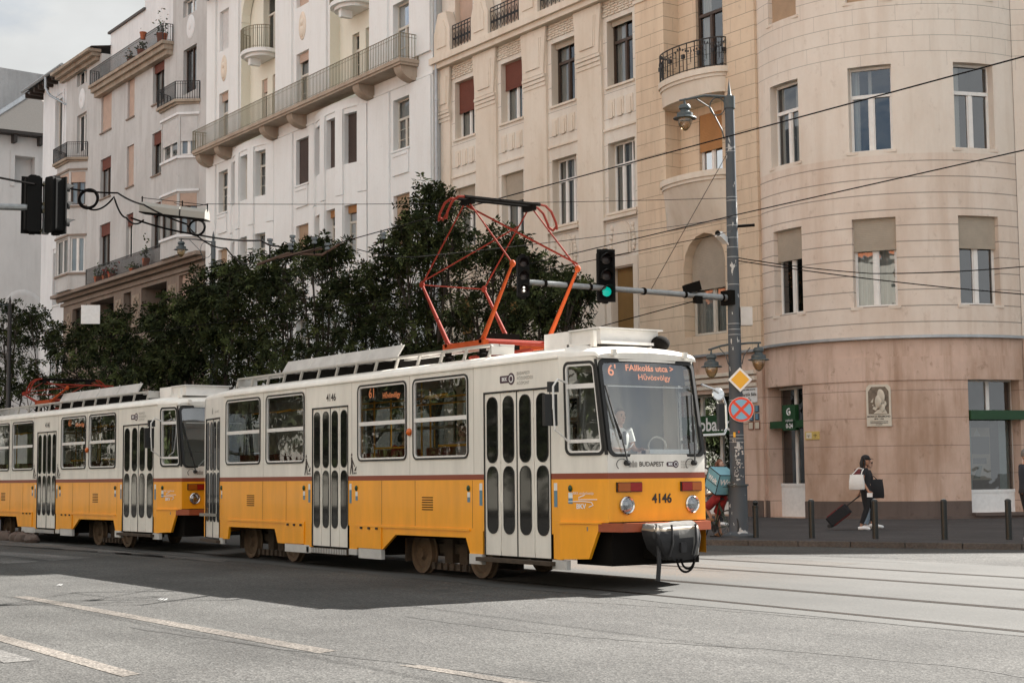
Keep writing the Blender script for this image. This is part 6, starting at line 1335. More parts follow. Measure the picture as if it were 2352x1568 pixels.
def bell(parent_thing, c, s=1.0):
    q = MB(); q.lathe(c, [(.03, .12), (.035, .05), (.12, .045), (.155, .0), (.155, -.06), (.115, -.10), (.125, -.14), (.21, -.18), (.215, -.27), (.30, -.30), (.31, -.325), (.19, -.31), (.001, -.30)], 24, 0); q.v = [Vector(c)+(Vector(v)-Vector(c))*s for v in q.v]; lp = q.build('lamp', m_lampg, parent_thing, smooth=True)
    g = MB(); g.lathe(c, [(.185, -.315), (.19, -.38), (.165, -.48), (.12, -.57), (.06, -.63), (.001, -.65)], 20, 0); g.v = [Vector(c)+(Vector(v)-Vector(c))*s for v in g.v]; g.build('globe', m_globe, lp, smooth=True); return lp
P0 = Vector((px, py, 0))
def armlamp(t, P0, zarm, ln, side, mt, ring=True, s=1.0, drop=.0):
    q = MB(); A = lambda x, z: P0+kdir*(x*side)+Vector((0, 0, z))
    q.tube([A(.1, zarm), A(ln*.55, zarm+.035), A(ln+.12, zarm-.06)], [.03, .028, .022], 8); q.tube([A(.13, zarm-1.25*ln/1.15*.9), A(ln*.18, zarm-.75*ln), A(ln*.42, zarm-.25*ln), A(ln*.75, zarm-.02), A(ln, zarm-.02)], .014, 6)
    q.tube([A(.1+.17*ln+.17*ln*math.cos(k*math.pi/10), zarm-.22*ln+.2*ln*math.sin(k*math.pi/10)) for k in range(21)], .012, 5)
    q.tube([A(ln, zarm-.02), A(ln, zarm-.16)], .02, 6); q.build('lamp_arm', mt, t); bell(t, A(ln, zarm-.20), s)
armlamp(mast, P0, zz(222), 1.0, -1, m_lampg, s=.86)
zl = zz(790)
for sd, dz in ((-1, -.12), (1, .02)):
    q = MB(); A = lambda x, z: P0+kdir*(x*sd)+Vector((0, 0, z)); ln = .52
    q.tube([A(.1, zl), A(.3, zl+.01+dz*.4), A(ln+.06, zl+dz)], .024, 8); q.tube([A(.15, zl-.45), A(.2, zl-.25), A(.34, zl-.08)], .012, 5); q.tube([A(ln, zl+dz), A(ln, zl+dz-.1)], .016, 6); q.build('lamp_arm', m_lampg, mast); bell(mast, A(ln, zl+dz-.14), .76)
# signal arm towards the tracks
za = zz(685); E0 = Vector((px+.33, py-5.95, za-.03)); S0 = Vector((px, py, za))
q = MB(); q.tube([S0, S0.lerp(E0, .3), E0], [.075, .062, .055], 10)
for t_ in (.06, .25, .45, .62, .7, .8, .9): p = S0.lerp(E0, t_); d = (E0-S0).normalized(); q.tube([p-d*.03, p+d*.03], .078, 10, 1)
q.box(px-.16, px+.16, py-.24, py-.1, za-.16, za+.16, 1); q.build('signal_arm', [m_galv, m_dark], mast)
q = MB(); p = S0.lerp(E0, .21); q.obox(p+Vector((-.02, 0, .16)), (.05, .16, .05), (-.12, .05, 0), (0, -.03, .1)); q.obox(p+Vector((.05, .1, -.1)), (.05, 0, 0), (0, .1, 0), (0, 0, .08)); q.build('floodlight', m_dark, mast)
q = MB(); zc = zz(548); q.obox(P0+Vector((-.02, -.28, zc)), (.07, -.17, .06), (.06, .03, 0), (-.02, .04, .06)); q.lathe(P0+Vector((.06, -.46, zc+.06)), [(.05, 0), (.06, .06)], 12, 1, (.35, -.85, .3)); q.tube([P0+Vector((0, -.2, zc-.06)), P0+Vector((0, -.1, zc-.16))], .02, 6); q.build('camera', [m_whp, m_dark], mast)
q = MB(); z0, z1 = zz(748), zz(706); c = P0+kdir*.27; q.obox(c+Vector((0, 0, (z0+z1)/2)), kdir*.13, Vector((.78, -.62, 0))*.1, (0, 0, (z1-z0)/2)); q.build('junction_box', m_ltgray, mast)
q = MB(); zb = zz(520); q.tube([P0+kdir*.1+Vector((0, 0, zb)), P0+kdir*.5+Vector((0, 0, zb+.02))], .035, 6); q.build('bracket', m_dark, mast)
# graffiti and stickers on the mast
Kp = lambda s, d, z: P0+Vector((.829*0+.56*s+.80*(.17-d), .83*s-.56*(.17-d), z))
q = MB()
for s, z, w_, h, mi in ((-.07, 2.52, .05, .11, 0), (.03, 2.58, .035, .04, 1)): q.box(s-w_/2, s+w_/2, -.004, .0, z-h/2, z+h/2, mi, Kp)
for k in range(34): s, z = random.uniform(-.09, .1), random.uniform(1.5, 2.4); q.box(s, s+random.uniform(.01, .05), -.003, .0, z, z+random.uniform(.01, .05), 2, Kp)
for k in range(7): s, z = random.uniform(-.1, .06), random.uniform(1.5, 2.2); q.tube([Kp(s+random.uniform(-.02, .05), -.003, z+.04*j) for j in range(4)], .006, 4, 2)
q.build('sticker', [m_gold, m_redp, m_ltgray], mast); text(mast, '91', Kp, -.07, -.004, 2.38, .1, m_ltgray, name='graffiti'); 
Ks_ = lambda s, d, z: P0+kdir*(s)+Vector((.78, -.62, 0))*(.2-d)+Vector((0, 0, z))
# road signs: things fixed to the mast
cx_ = .09; zc = zz(873); hw = .27
q = MB(); dia = lambda r: [(cx_, zc+r), (cx_-r*.98, zc), (cx_, zc-r), (cx_+r*.98, zc)]
q.prism(dia(.28), Ks_, -.01, .015, 2); q.prism(dia(.272), Ks_, -.014, -.011, 0); q.prism(dia(.205), Ks_, -.018, -.0145, 1); tag(q.build('priority_sign', [m_whp, m_gold, m_ink], None, origin=Ks_(cx_, 0, zc)), 'yellow diamond priority road sign with white border on the gray mast', 'road sign')
zc2 = zz(941); circ = lambda r: [(cx_+.01+r*math.cos(2*math.pi*k/36), zc2+r*math.sin(2*math.pi*k/36)) for k in range(36)]
q = MB(); q.prism(circ(.275), Ks_, -.01, .015, 2); q.prism(circ(.268), Ks_, -.014, -.011, 0); q.prism(circ(.222), Ks_, -.018, -.0145, 1)
for sg in (1, -1): u_ = math.sqrt(.5); q.prism([(cx_+.01+.225*u_*a+.022*b*sg*-1, zc2+.225*u_*a*sg+.022*b) for a, b in ((-1, -1), (1, -1), (1, 1), (-1, 1))], Ks_, -.022-.002*sg, -.0185, 0)
tag(q.build('no_stopping_sign', [mat('sign_red', (.75, .06, .02), .45), m_bluep, m_whp], None, origin=Ks_(cx_, 0, zc2)), 'round blue no stopping sign with red cross under the yellow diamond', 'road sign')
# traffic lights on the arm
m_sig = mat('signal_black', (.008, .008, .008), .8, spec=.15); m_sigl = mat('signal_off', (.012, .006, .006), .35); m_gr = mat('signal_green', (.0, .12, .09), .3, emit=(.0, .42, .32, .22)); m_wdot = mat('signal_white', (.8, .8, .75), .3, emit=(1, .95, .8, .35)); m_vis = mat('signal_visor', (.008, .008, .008), .8, spec=.15)
def signal(label, c, s, lit, fac=(1, 0, 0), plate=True):
    c = Vector(c); f = Vector(fac).normalized(); sd = Vector((-f.y, f.x, 0)); up = Vector((0, 0, 1)); K = lambda a, d, z: c+sd*a*s-f*d*s+up*z*s
    t = thing('traffic_light', label, 'traffic light', c, 'traffic lights over the street'); q = MB(); q.prism(rrect(-.15, .15, -.5, .5, .04), K, 0, .22, 0); q.box(-.19, .19, .0, .03, -.54, .54, 0, K) if plate else None
    q.prism(rrect(-.12, .12, -.53, .53, .05), K, .22, .27, 0); q.box(-.05, .05, .05, .17, .5, .56, 0, K); q.box(-.05, .05, .05, .17, -.56, -.5, 0, K); q.build('housing', m_sig, t)
    for k, z in enumerate((.33, 0, -.33)):
        l = MB(); l.lathe(K(0, -.005, z), [(.001, .02*s), (.06*s, .015*s), (.1*s, 0)], 16, 0, tuple(f)); l.build('lens', lit.get(k, m_sigl) if not isinstance(lit.get(k), str) else m_sigl, t, smooth=True)
        if isinstance(lit.get(k), str): 
            l = MB(); [l.lathe(K(0, -.03, z+dz), [(.001, .01), (.03*s, 0)], 10, 0, tuple(f)) for dz in (.04, -.04)]; l.build('lit_dot', m_wdot, t)
        v = MB()
        for j in range(12):
            a0, a1 = math.pi*(-.15+1.3*j/12), math.pi*(-.15+1.3*(j+1)/12); ln = lambda a: .30*max(.3, math.sin(max(0, min(math.pi, a))))+.03
            v.quad(K(.125*math.cos(a0), 0, z+.125*math.sin(a0)), K(.125*math.cos(a1), 0, z+.125*math.sin(a1)), K(.125*math.cos(a1), -ln(a1), z+.115*math.sin(a1)), K(.125*math.cos(a0), -ln(a0), z+.115*math.sin(a0)))
        v.build('visor', m_vis, t, smooth=True)
    return t
tA = min(range(0, 101), key=lambda i: abs(1392-(1176+F_*(S0.lerp(E0, i/100)-EYE).dot(RC)/(S0.lerp(E0, i/100)-EYE).dot(FC))))/100
pA = S0.lerp(E0, tA); signal('three lamp traffic light showing green with deep hoods, nearer the mast', pA+Vector((.05, 0, .26)), 1.02, {2: m_gr}, (.93, -.36, 0))
signal('slimmer tram signal with two white dots at the outer end of the arm', E0+Vector((.1, .0, .1)), .80, {2: 'dots'}, (.9, -.43, 0), False)
# signal pair seen from behind, on an arm coming in from the left
Pl = atdepth(105, 478, 29.5); sg_arm = thing('signal_mast_arm', 'gray pipe arm entering from the left edge with a vertical clamp tube', 'signal arm', Pl)
q = MB(); L0 = atdepth(-420, 462, 27.0); q.tube([L0, Pl], .062, 10, 0); q.tube([Pl+Vector((0, 0, -.5)), Pl+Vector((0, 0, .5))], .06, 10, 0); q.tube([Pl+Vector((0, 0, .42)), Pl+Vector((0, 0, .46))], .08, 10, 1); q.tube([Pl+Vector((0, 0, -.1)), Pl+Vector((0, 0, .1))], .078, 10, 1)
for z in (.44, -.42): q.tube([Pl-RC*.3+Vector((0, 0, z)), Pl+RC*.3+Vector((0, 0, z))], .025, 6, 1)
q.tube([Pl+Vector((0, 0, .05))+FC*-.08, Pl+RC*.16+Vector((0, 0, -.1)), Pl+RC*.08+Vector((0, 0, -.4)), Pl-RC*.1+Vector((0, 0, -.5)), Pl+RC*.02+Vector((0, 0, -.3))], .012, 5, 1); q.build('pipe', [m_galv, m_rail], sg_arm)
kw = dict(); Rp = Vector((RC.x, RC.y, 0)).normalized(); Fp = Vector((FC.x, FC.y, 0)).normalized()
signal('left one of two traffic lights seen from the back at left edge', Pl-Rp*.27+Vector((0, 0, .05)), 1.0, {}, Fp*.88-Rp*.47)
signal('right one of two traffic lights seen from the back at left edge', Pl+Rp*.28+Vector((0, 0, .03)), 1.0, {}, Fp*.80+Rp*.6)
# bollards
m_bol = mat('bollard_green_black', (.013, .016, .015), .45, noise=.3, nscale=20)
def bollard(u, v, label, ball=False):
    b = onZ(u, v, PAV); q = MB(); h = .80
    if ball: q.lathe(b, [(.062, 0), (.062, h*.82), (.07, h*.83), (.07, h*.87), (.03, h*.88), (.045, h*.9), (.062, h*.95), (.045, h), (.001, h+.015)], 16, 0)
    else: q.lathe(b, [(.064, 0), (.064, h-.03), (.067, h-.028), (.067, h-.01), (.05, h+.015), (.001, h+.02)], 16, 0)
    o = q.build('bollard', [m_bol], None, origin=b, smooth=True); tag(o, label, 'bollard', 'bollards along the kerb')
    if not ball: q = MB(); q.lathe(b, [(.05, h+.021), (.03, h+.03), (.001, h+.034)], 14, 0); q.build('cap', m_galv, o)
    return b
bollard(1736.5, 1234.5, 'slim black bollard with a ball top beside the gray mast', True)
for u, v, lb in ((1865, 1235.5, 'black bollard between the glazed door and the trolley suitcase'), (2011, 1237, 'black bollard in front of the woman in black'), (2170, 1238.5, 'black bollard in front of the brown wall left of shop window'), (2318, 1238.5, 'worn black bollard beside the man at the right edge')): bollard(u, v, lb)
b = onZ(1706, 1227, PAV); t = thing('marker_post', 'white marker post wrapped with red and white tape at foot of mast', 'post', b); q = MB(); q.box(b.x-.05, b.x+.05, b.y-.03, b.y+.03, PAV, PAV+.9); q.build('post', m_whp, t)
q = MB()
for k in range(9): a = random.uniform(0, 6.28); z = PAV+.74+random.uniform(-.06, .06); p = b+Vector((.075*math.cos(a), .06*math.sin(a), z-PAV)); q.quad(p, p+Vector((.06*math.sin(a), .05*math.cos(a), .01)), p+Vector((.05*math.sin(a)+.02, .05*math.cos(a)-.03, -random.uniform(.15, .4))), p+Vector((0, -.02, -random.uniform(.1, .3))), k % 2)
q.build('tape', [m_redp, m_whp], t, weld=False)
# lamp posts further down the street
for u, v, y, lb, ln, s_ in ((490, 555, 27.9, 'gray curved lamp post with bell lamp rising among the street trees', 1.75, 1.0), (23, 700, 24.0, 'dark finial lamp post at the left edge among thin branches', 1.2, .8)):
    p = onY(u, v, y); t = thing('lamp_post', lb, 'street light', (p.x, p.y, PAV), 'lamp posts along the trees'); q = MB(); q.lathe((p.x, p.y, 0), [(.2, PAV), (.18, 1.4), (.13, 1.5), (.1, p.z)], 14, 0); q.lathe((p.x, p.y, p.z), [(.12, 0), (.05, .05), (.07, .2), (.001, .5)], 10, 0); q.build('pole', m_pole if u > 100 else m_iron, t, smooth=True)
    kd0 = kdir; kdir = Vector((.25, -.97, 0)); armlamp(t, Vector((p.x, p.y, 0)), p.z-.03, ln, 1, m_lampg, s=s_); kdir = kd0
b = onY(208, 722, 20); t = MB(); K = lambda s, d, z: b+RC*s+FC*d+Vector((0, 0, z)); t.box(-.36, .36, -.02, .02, -.36, .36, 0, K); t.box(-.3, .3, .02, .06, -.05, .05, 1, K); tag(t.build('sign_board', [m_whp, m_galv], None, origin=b), 'blank white square board hanging before the gray building', 'sign')
# ================================================================= OVERHEAD WIRES, CABLES, STREET LUMINAIRE
def wire(label, pts, r=.012, sag=0, name='overhead_wire', group='overhead wires', n=14):
    q = MB(); P = [Vector(p) for p in pts]; out = []
    for a, b in zip(P, P[1:]):
        for k in range(n): t_ = k/n; out.append(a.lerp(b, t_)-Vector((0, 0, sag*4*t_*(1-t_))))
    out.append(P[-1]); q.tube(out, r, 5); o = q.build(name, m_cab, None, origin=P[0]); return tag(o, label, 'wire', group)
TP = Vector((-22.08, 14.65, 6.385))
wire('thick contact wire running from the raised pantograph to the upper right edge', [onY(2600, 65, 14.65), onY(2352, 130, 14.65), TP], .010)
wire('contact wire running back from pantograph over the rear tram into the trees', [TP, onY(545, 622, 14.65), onY(380, 690, 14.65)], .010)
wire('contact wire of the far track crossing in front of the mast', [onY(2600, 290, 17.85), onY(2352, 345, 17.85), onY(1697, 492, 17.85), onY(1200, 610, 17.85)], .010)
wire('far contact wire continuing left in front of the dark trees', [onY(1200, 610, 17.85), onY(880, 690, 17.85), onY(430, 750, 17.85), onY(-60, 815, 17.85)], .010)
zw = zz(452); Wp = lambda v: Vector((px, py, zz(v)))
LAMP = atdepth(400, 466, 31.0)
wire('thin span wire from the mast to the hanging street luminaire', [Wp(455), LAMP+Vector((.2, .6, .0)), LAMP+Vector((0, 0, .0))], .007, .05)
wire('thin wire fixed to the mast below the contact wire, rising left', [Wp(500), onY(960, 590, 12), onY(820, 572, 11)], .007, .04)
wire('doubled stay wire from the mast, sloping down to the left', [Wp(530), onY(1640, 541, 21), onY(1080, 655, 17)], .008)
wire('dark cable sloping down from the mast behind the signal arm', [Wp(672), onY(1600, 690, 24), onY(1370, 752, 26)], .013)
wire('slanting guy wire from the mast down to the signal arm', [Wp(340), S0.lerp(E0, .42)], .007)
wire('upper twisted cable leaving the mast to the right', [Wp(590), onY(2000, 628, 26), onY(2352, 612, 27), onY(2600, 590, 27)], .012, .04)
wire('lower twisted cable leaving the mast to the right', [Wp(597), onY(2352, 676, 27), onY(2600, 700, 27)], .012, .06)
wire('black cable entering at the left edge above the signal pair', [atdepth(-200, 362, 27), Pl+Vector((0, 0, .42))], .022, .03)
wire('cable from the signal pair to the luminaire with loose slack', [Pl+Rp*.3+Vector((0, 0, .4)), atdepth(270, 443, 30), atdepth(330, 470, 30.6), atdepth(430, 515, 31)], .018, .03)
wire('dark feeder cable running from the luminaire to the insulators', [atdepth(300, 500, 30.6), atdepth(460, 540, 31.2), atdepth(600, 552, 33), atdepth(640, 565, 34)], .02, .04)
wire('loose cable drooping below the luminaire to the trees', [atdepth(430, 518, 31), atdepth(520, 570, 32), atdepth(580, 605, 33)], .016, .12)
wire('drooping cable behind the coil near the left signals', [atdepth(205, 480, 30), atdepth(262, 452, 30.2), atdepth(290, 500, 30.4), atdepth(330, 505, 30.6)], .018, .1)
def coil(label, c, r, n, zdrop=0):
    q = MB(); c = Vector(c)
    for k in range(n):
        rr = r*random.uniform(.86, 1.05); ph = random.uniform(-.2, .2); q.tube([c+RC*(rr*.98*math.cos(a)+.02*ph)+FC*(.05*math.sin(a+ph)+.03*k/n)+Vector((0, 0, rr*math.sin(a)+.05*ph)) for a in [2*math.pi*j/26 for j in range(27)]], .013, 5, 0, False)
    return tag(q.build('cable_coil', m_cab, None, origin=c), label, 'cable coil', 'coiled cables')
coil('tidy round coil of black cable beside the signal pair', atdepth(203, 457, 30), .19, 7); coil('loose messy coil of black cable under the hanging luminaire', atdepth(452, 523, 31), .17, 5)
lum = thing('street_luminaire', 'long pale boxy street luminaire hanging from span wires in two segments', 'street light', LAMP)
ax = (RC*1.0+Vector((0, 0, -.13))-FC*.25).normalized(); dn = Vector((0, 0, 1)); sd = ax.cross(dn).normalized()
for a, b, nm in ((-.70, .16, 'housing'), (.2, .72, 'housing')):
    q = MB(); K = lambda s, d, z: LAMP+ax*s+sd*d+dn*z; prof_ = [(-.13, -.1), (-.12, .03), (-.06, .1), (.06, .1), (.12, .03), (.13, -.1)]
    A = [K(a, y, z-.16) for y, z in prof_]; Bv = [K(b, y*.92, z-.16) for y, z in prof_]
    for i in range(6): j = (i+1) % 6; q.quad(A[i], A[j], Bv[j], Bv[i], 0)
    q.poly(A, 1); q.poly(Bv, 0); q.box(a+.0, b, -.14, .14, -.285, -.262, 1, K); q.build(nm, [mat('luminaire_cream', (.30, .29, .26), .45), m_dark], lum)
q = MB()
for s in (-.7, .18, .72): q.tube([K(s, 0, -.1), K(s, 0, .06)], .014, 5)
q.tube([K(-.72, 0, .03), K(.74, 0, .03)], .008, 4); q.build('hanger', m_dark, lum)
m_insul = mat('insulator_gray', (.12, .14, .155), .5, noise=.2)
ins = thing('line_insulator', 'cluster of gray insulators and clamps on the wires before the trees', 'insulator', atdepth(660, 578, 34.5)); q = MB()
for u, v in ((620, 560), (672, 552), (668, 570), (722, 556), (752, 570), (880, 545)):
    q = MB(); p = atdepth(u, v, 34.5); q.lathe(p, [(.035, -.04), (.06, -.03), (.06, .015), (.04, .02), (.04, .05), (.07, .06), (.07, .11), (.001, .11)], 10, 0); q.tube([p, p-Vector((0, 0, .28))], .018, 5, 1); q.build('insulator', [m_insul, m_dark], ins)
q = MB()
q.tube([atdepth(590, 608, 34.5), atdepth(660, 582, 34.5), atdepth(740, 585, 34.5), atdepth(780, 560, 34.5)], .03, 6, 1); q.tube([atdepth(640, 592, 34.5), atdepth(740, 570, 34.5)], .035, 6, 1); q.build('clamp_bar', [m_galv, mat('rusty_clamp', (.07, .035, .02), .7)], ins)
# ================================================================= STREET TREES
m_bark = mat('bark', (.035, .027, .02), .9, noise=.4, nscale=10)
def leafmat(name, c):
    m = mat(name, c, .8, spec=.12); nt = m.node_tree; b = nt.nodes['Principled BSDF']
    oi = nt.nodes.new('ShaderNodeNewGeometry'); r = nt.nodes.new('ShaderNodeMapRange'); r.inputs['To Min'].default_value = .55; r.inputs['To Max'].default_value = 1.5
    nt.links.new(oi.outputs['Random Per Island'], r.inputs['Value']); v = nt.nodes.new('ShaderNodeVectorMath'); v.operation = 'SCALE'; v.inputs[0].default_value = c
    nt.links.new(r.outputs['Result'], v.inputs['Scale']); nt.links.new(v.outputs['Vector'], b.inputs['Base Color']); return m
m_lf = leafmat('leaf_dark', (.017, .024, .009)); m_lf2 = leafmat('leaf_mid', (.030, .038, .013)); m_lf3 = leafmat('leaf_light', (.060, .075, .026))
def tree(label, x, y, h, lobes, nl, stem=.13, leaf=.17):
    t = thing('street_tree', label, 'tree', (x, y, PAV), 'trees along the far pavement'); q = MB(); fork = h*.33
    top = Vector((x+random.uniform(-.1, .1), y, PAV+fork)); q.tube([(x, y, PAV), (x+.03, y, PAV+fork*.5), top], [stem, stem*.85, stem*.7], 8)
    tips = []
    for lx, ly, lz, lr in lobes:
        c = Vector((x+lx, y+ly, lz)); m = top.lerp(c, .55)+Vector((random.uniform(-.25, .25), random.uniform(-.25, .25), -.15*lr)); q.tube([top, m, c], [stem*.6, stem*.38, stem*.2], 6)
        for k in range(7):
            d = Vector((random.gauss(0, 1), random.gauss(0, 1), random.gauss(.35, .8))).normalized(); e = c+d*lr*random.uniform(.7, 1.15); s0 = m.lerp(c, random.uniform(.3, 1)); mm = s0.lerp(e, .5)+Vector((0, 0, random.uniform(-.1, .2)))
            q.tube([s0, mm, e], [stem*.18, stem*.12, .008], 4); tips.append((mm, e, lr))
    q.build('trunk', m_bark, t)
    f = MB()
    def spray(c, d, L, mi_=0):
        d = d.normalized(); sd = d.orthogonal().normalized(); sd = Matrix.Rotation(random.uniform(0, 6.28), 3, d) @ sd; up = d.cross(sd)
        mi = mi_
        for k in range(7):      # pinnate leaf: pairs of narrow leaflets along a bending stalk
            s = (k+1)/7; side = 1 if k % 2 else -1; p = c+d*(L*s*1.6)-Vector((0, 0, L*.6*s*s)); ld = (d*.7+sd*side*.9+Vector((0, 0, -.45))+Vector((random.uniform(-.3, .3),)*3)).normalized(); w_ = ld.cross(up+Vector((random.uniform(-.3, .3),)*3)).normalized()*leaf*.19; l_ = ld*leaf*random.uniform(.8, 1.3)
            f.poly([p, p+l_*.45+w_, p+l_, p+l_*.5-w_], mi)
    # leaf clumps: rosettes of sprays round twig ends, so that sky and wall show between them
    ncl = max(8, nl//14); cl = []
    for _ in range(ncl):
        if random.random() < .45:
            m, e, lr = random.choice(tips); c = m.lerp(e, random.uniform(.45, 1.12))
        else:
            lx, ly, lz, lr = random.choice(lobes); d = Vector((random.gauss(0, 1), random.gauss(0, 1), random.gauss(0, .9))).normalized(); c = Vector((x+lx, y+ly, lz))+d*lr*(random.uniform(.15, 1.08)**.5)
        cl.append((c, random.uniform(.6, 1.25)))
    for c, sz in cl:
        mi0 = random.choices((0, 1, 2), (.5, .34, .16))[0]; tw = Vector((random.uniform(-.15, .15), random.uniform(-.15, .15), 0))
        for k in range(random.randint(8, 14)):
            d = Vector((random.gauss(0, 1), random.gauss(0, 1), random.gauss(.1, .75))).normalized()
            spray(c+tw*random.random()+d*random.uniform(.02, .20)*sz, d, leaf*random.uniform(.8, 1.3)*sz, mi0 if random.random() < .8 else 1)
    f.build('crown', [m_lf, m_lf2, m_lf3], t, weld=False)
    return t
def lob(Y, *uvr):
    out = []
    for u, v, r in uvr:
        p = onY(u, v, Y+random.uniform(-.5, .5)); out.append((p, r))
    return out
def tree_px(label, u0, Y, uvr, nl, **k):
    b = onY(u0, 900, Y); L = lob(Y, *uvr); h = max(p.z for p, r in L)
    tree(label, b.x, Y, h*.85, [(p.x-b.x, p.y-Y, p.z, r) for p, r in L], nl, **k)
tree_px('sparse young tree at the far left edge by the pale wall', 20, 27, ((8, 745, 1.2), (40, 720, .9), (15, 830, 1.7), (60, 850, 1.3), (-40, 790, 1.6), (5, 900, 1.6)), 900, leaf=.24)
tree_px('thin open young tree with bare forks left of the gray building', 105, 27, ((70, 735, .7), (75, 775, .7), (120, 760, .6), (150, 795, .9), (100, 870, 1.5), (160, 860, 1.3), (60, 900, 1.5)), 620, stem=.1, leaf=.24)
tree_px('low bushy dark tree in front of the gray building loggias', 250, 27, ((200, 790, 1.5), (260, 770, 1.5), (180, 850, 1.8), (310, 775, 1.5), (250, 850, 1.9), (320, 855, 1.9), (210, 905, 1.9), (300, 915, 1.9)), 3000, leaf=.22)
tree_px('wide dark tree under the gray lamp post', 400, 27, ((380, 760, 1.4), (430, 730, 1.4), (360, 830, 1.7), (430, 800, 1.6), (395, 880, 1.8), (450, 870, 1.7), (470, 700, 1.1)), 2700, leaf=.22)
tree_px('tall narrow tree right of the gray lamp post', 520, 27, ((485, 660, .9), (525, 625, .75), (500, 720, 1.3), (550, 690, 1.0), (510, 800, 1.6), (560, 770, 1.4), (530, 880, 1.7)), 2000, leaf=.2)
tree_px('round dark tree under the wire insulators', 640, 27, ((600, 625, .9), (650, 605, .85), (620, 670, 1.2), (680, 650, 1.1), (590, 730, 1.3), (660, 740, 1.4), (600, 830, 1.6), (680, 840, 1.6), (640, 900, 1.5)), 2500, leaf=.19)
tree_px('airy tree with a forked top before the white building', 740, 27, ((715, 575, .7), (765, 580, .7), (740, 620, .8), (700, 680, 1.1), (780, 690, .9), (730, 760, 1.4), (790, 800, 1.4), (740, 860, 1.5)), 1500, leaf=.18)
tree_px('dense low tree between the airy tree and the tallest one', 850, 27, ((820, 660, .8), (865, 640, .75), (840, 720, 1.2), (890, 710, 1.1), (830, 800, 1.4), (900, 790, 1.4), (870, 880, 1.6), (930, 860, 1.4)), 2300, leaf=.17)
tree_px('tallest tree, its top reaching beside the raised pantograph', 1000, 27, ((985, 445, .55), (1015, 475, .6), (965, 490, .5), (1000, 520, .7), (930, 545, .75), (1040, 560, .8), (960, 590, .8), (1000, 620, 1.0), (900, 590, .55), (1060, 640, 1.0), (960, 680, 1.1), (1010, 720, 1.1), (940, 770, 1.1), (1050, 770, 1.2), (1000, 850, 1.4)), 3000, leaf=.165)
tree_px('medium tree behind the pantograph arms', 1130, 27, ((1160, 555, .45), (1185, 580, .5), (1130, 600, .55), (1090, 700, .9), (1150, 690, .8), (1110, 770, 1.0), (1200, 700, .8), (1180, 780, 1.0), (1140, 840, 1.1)), 1700, leaf=.16)
tree_px('small tree nearest the signal arm, above the tram cab', 1280, 27, ((1230, 620, .5), (1270, 640, .55), (1310, 665, .5), (1240, 700, .7), (1300, 715, .65), (1335, 690, .4), (1255, 770, .8), (1215, 810, .9)), 1300, leaf=.155)
# two trees on the photographer's side of the street, met only in reflections
for i, x in enumerate((-16, -23, -30, -37, -44, -51, -58, -65, -72, -80, -89, -98)):
    tree('broad tree of the near pavement row, number %s from the crossing' % ('one', 'two', 'three', 'four', 'five', 'six', 'seven', 'eight', 'nine', 'ten', 'eleven', 'twelve')[i], x, -6.5-i % 2, 7, [(0, 0, 6.5, 1.9), (1.9, .3, 5.2, 1.8), (-1.9, 0, 5.0, 1.9), (0, .5, 3.6, 1.9), (2.2, .2, 3.2, 1.7), (-2.2, .2, 3.2, 1.7)], 700, leaf=.42)
# ================================================================= LIGHT, SKY, CAMERA
sun_dir = Vector((-.10, 1.25, 1.0)).normalized()
sl = bpy.data.lights.new('sun', 'SUN'); sl.energy = 5.0; sl.angle = R_(.55); sl.color = (1, .955, .895); so = bpy.data.objects.new('sun', sl); C.objects.link(so)
so.rotation_euler = sun_dir.to_track_quat('Z', 'Y').to_euler(); so.location = (0, 0, 60)
W = bpy.data.worlds.new('World'); bpy.context.scene.world = W; W.use_nodes = True; nt = W.node_tree; N = nt.nodes.new; L = nt.links.new; bg = nt.nodes['Background']
sky = N('ShaderNodeTexSky'); sky.sky_type = 'NISHITA'; sky.sun_disc = False; sky.sun_elevation = math.asin(sun_dir.z); sky.sun_rotation = math.atan2(sun_dir.x, sun_dir.y); sky.air_density = 1.0; sky.dust_density = 2.0; sky.ozone_density = 1.0
tc = N('ShaderNodeTexCoord'); mp = N('ShaderNodeMapping'); mp.inputs['Scale'].default_value = (1.6, 1.6, 3.2); L(tc.outputs['Generated'], mp.inputs['Vector'])
n1 = N('ShaderNodeTexNoise'); n1.inputs['Scale'].default_value = 2.2; n1.inputs['Detail'].default_value = 8; n1.inputs['Roughness'].default_value = .55; L(mp.outputs['Vector'], n1.inputs['Vector'])
r = N('ShaderNodeMapRange'); r.inputs['From Min'].default_value = .30; r.inputs['From Max'].default_value = .52; L(n1.outputs['Fac'], r.inputs['Value'])
n2 = N('ShaderNodeTexNoise'); n2.inputs['Scale'].default_value = 6; n2.inputs['Detail'].default_value = 6; L(mp.outputs['Vector'], n2.inputs['Vector'])
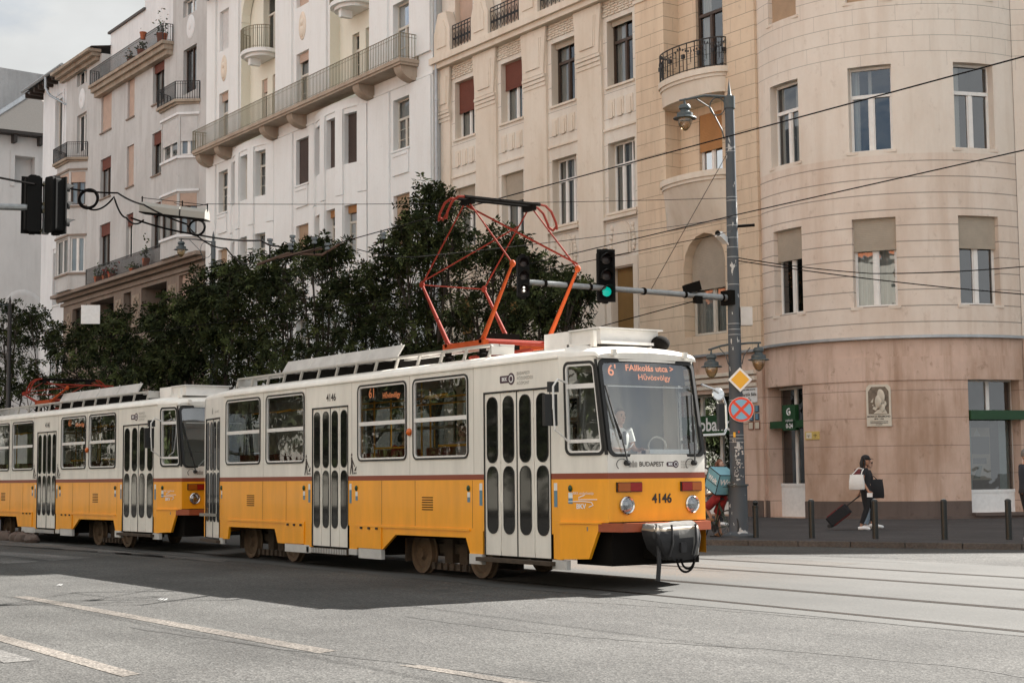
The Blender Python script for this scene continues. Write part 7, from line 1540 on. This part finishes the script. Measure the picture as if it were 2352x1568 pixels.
r2 = N('ShaderNodeMapRange'); r2.inputs['From Min'].default_value = .3; r2.inputs['From Max'].default_value = .7; r2.inputs['To Min'].default_value = 3.35; r2.inputs['To Max'].default_value = 4.2; L(n2.outputs['Fac'], r2.inputs['Value'])
# sunlit clouds: unseen half opposite the sun boosted to fill the shaded facades
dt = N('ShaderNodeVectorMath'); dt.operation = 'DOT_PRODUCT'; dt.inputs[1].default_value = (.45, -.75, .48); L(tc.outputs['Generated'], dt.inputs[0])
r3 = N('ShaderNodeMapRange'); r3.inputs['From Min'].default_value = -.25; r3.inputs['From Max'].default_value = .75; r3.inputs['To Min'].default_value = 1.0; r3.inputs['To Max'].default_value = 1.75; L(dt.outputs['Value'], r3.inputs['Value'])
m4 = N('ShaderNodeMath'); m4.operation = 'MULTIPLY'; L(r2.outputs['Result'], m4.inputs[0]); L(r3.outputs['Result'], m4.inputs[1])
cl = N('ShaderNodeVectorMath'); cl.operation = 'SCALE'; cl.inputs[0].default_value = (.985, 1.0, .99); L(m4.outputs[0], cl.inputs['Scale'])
sk = N('ShaderNodeVectorMath'); sk.operation = 'SCALE'; sk.inputs['Scale'].default_value = .6; L(sky.outputs['Color'], sk.inputs[0])
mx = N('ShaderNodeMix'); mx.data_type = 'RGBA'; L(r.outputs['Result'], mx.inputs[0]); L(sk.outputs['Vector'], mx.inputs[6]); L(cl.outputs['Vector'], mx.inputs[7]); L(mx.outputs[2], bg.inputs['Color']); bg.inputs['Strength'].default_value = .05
cam = bpy.data.cameras.new('camera'); cam.sensor_width = 36; cam.sensor_fit = 'HORIZONTAL'; cam.lens = 36*F_/2352; cam.clip_end = 2000; cam.clip_start = .1; co = bpy.data.objects.new('camera', cam); C.objects.link(co)
M = Matrix((RC, UC, -FC)).transposed().to_4x4(); M.translation = EYE; co.matrix_world = M
sc = bpy.context.scene; sc.camera = co; sc.view_settings.view_transform = 'Standard'; sc.view_settings.look = 'None'; sc.view_settings.exposure = 2.0; sc.view_settings.gamma = 1
sc.cycles.max_bounces = 7; sc.cycles.transparent_max_bounces = 10; sc.cycles.glossy_bounces = 3; sc.cycles.transmission_bounces = 4; sc.cycles.caustics_reflective = False; sc.cycles.caustics_refractive = False
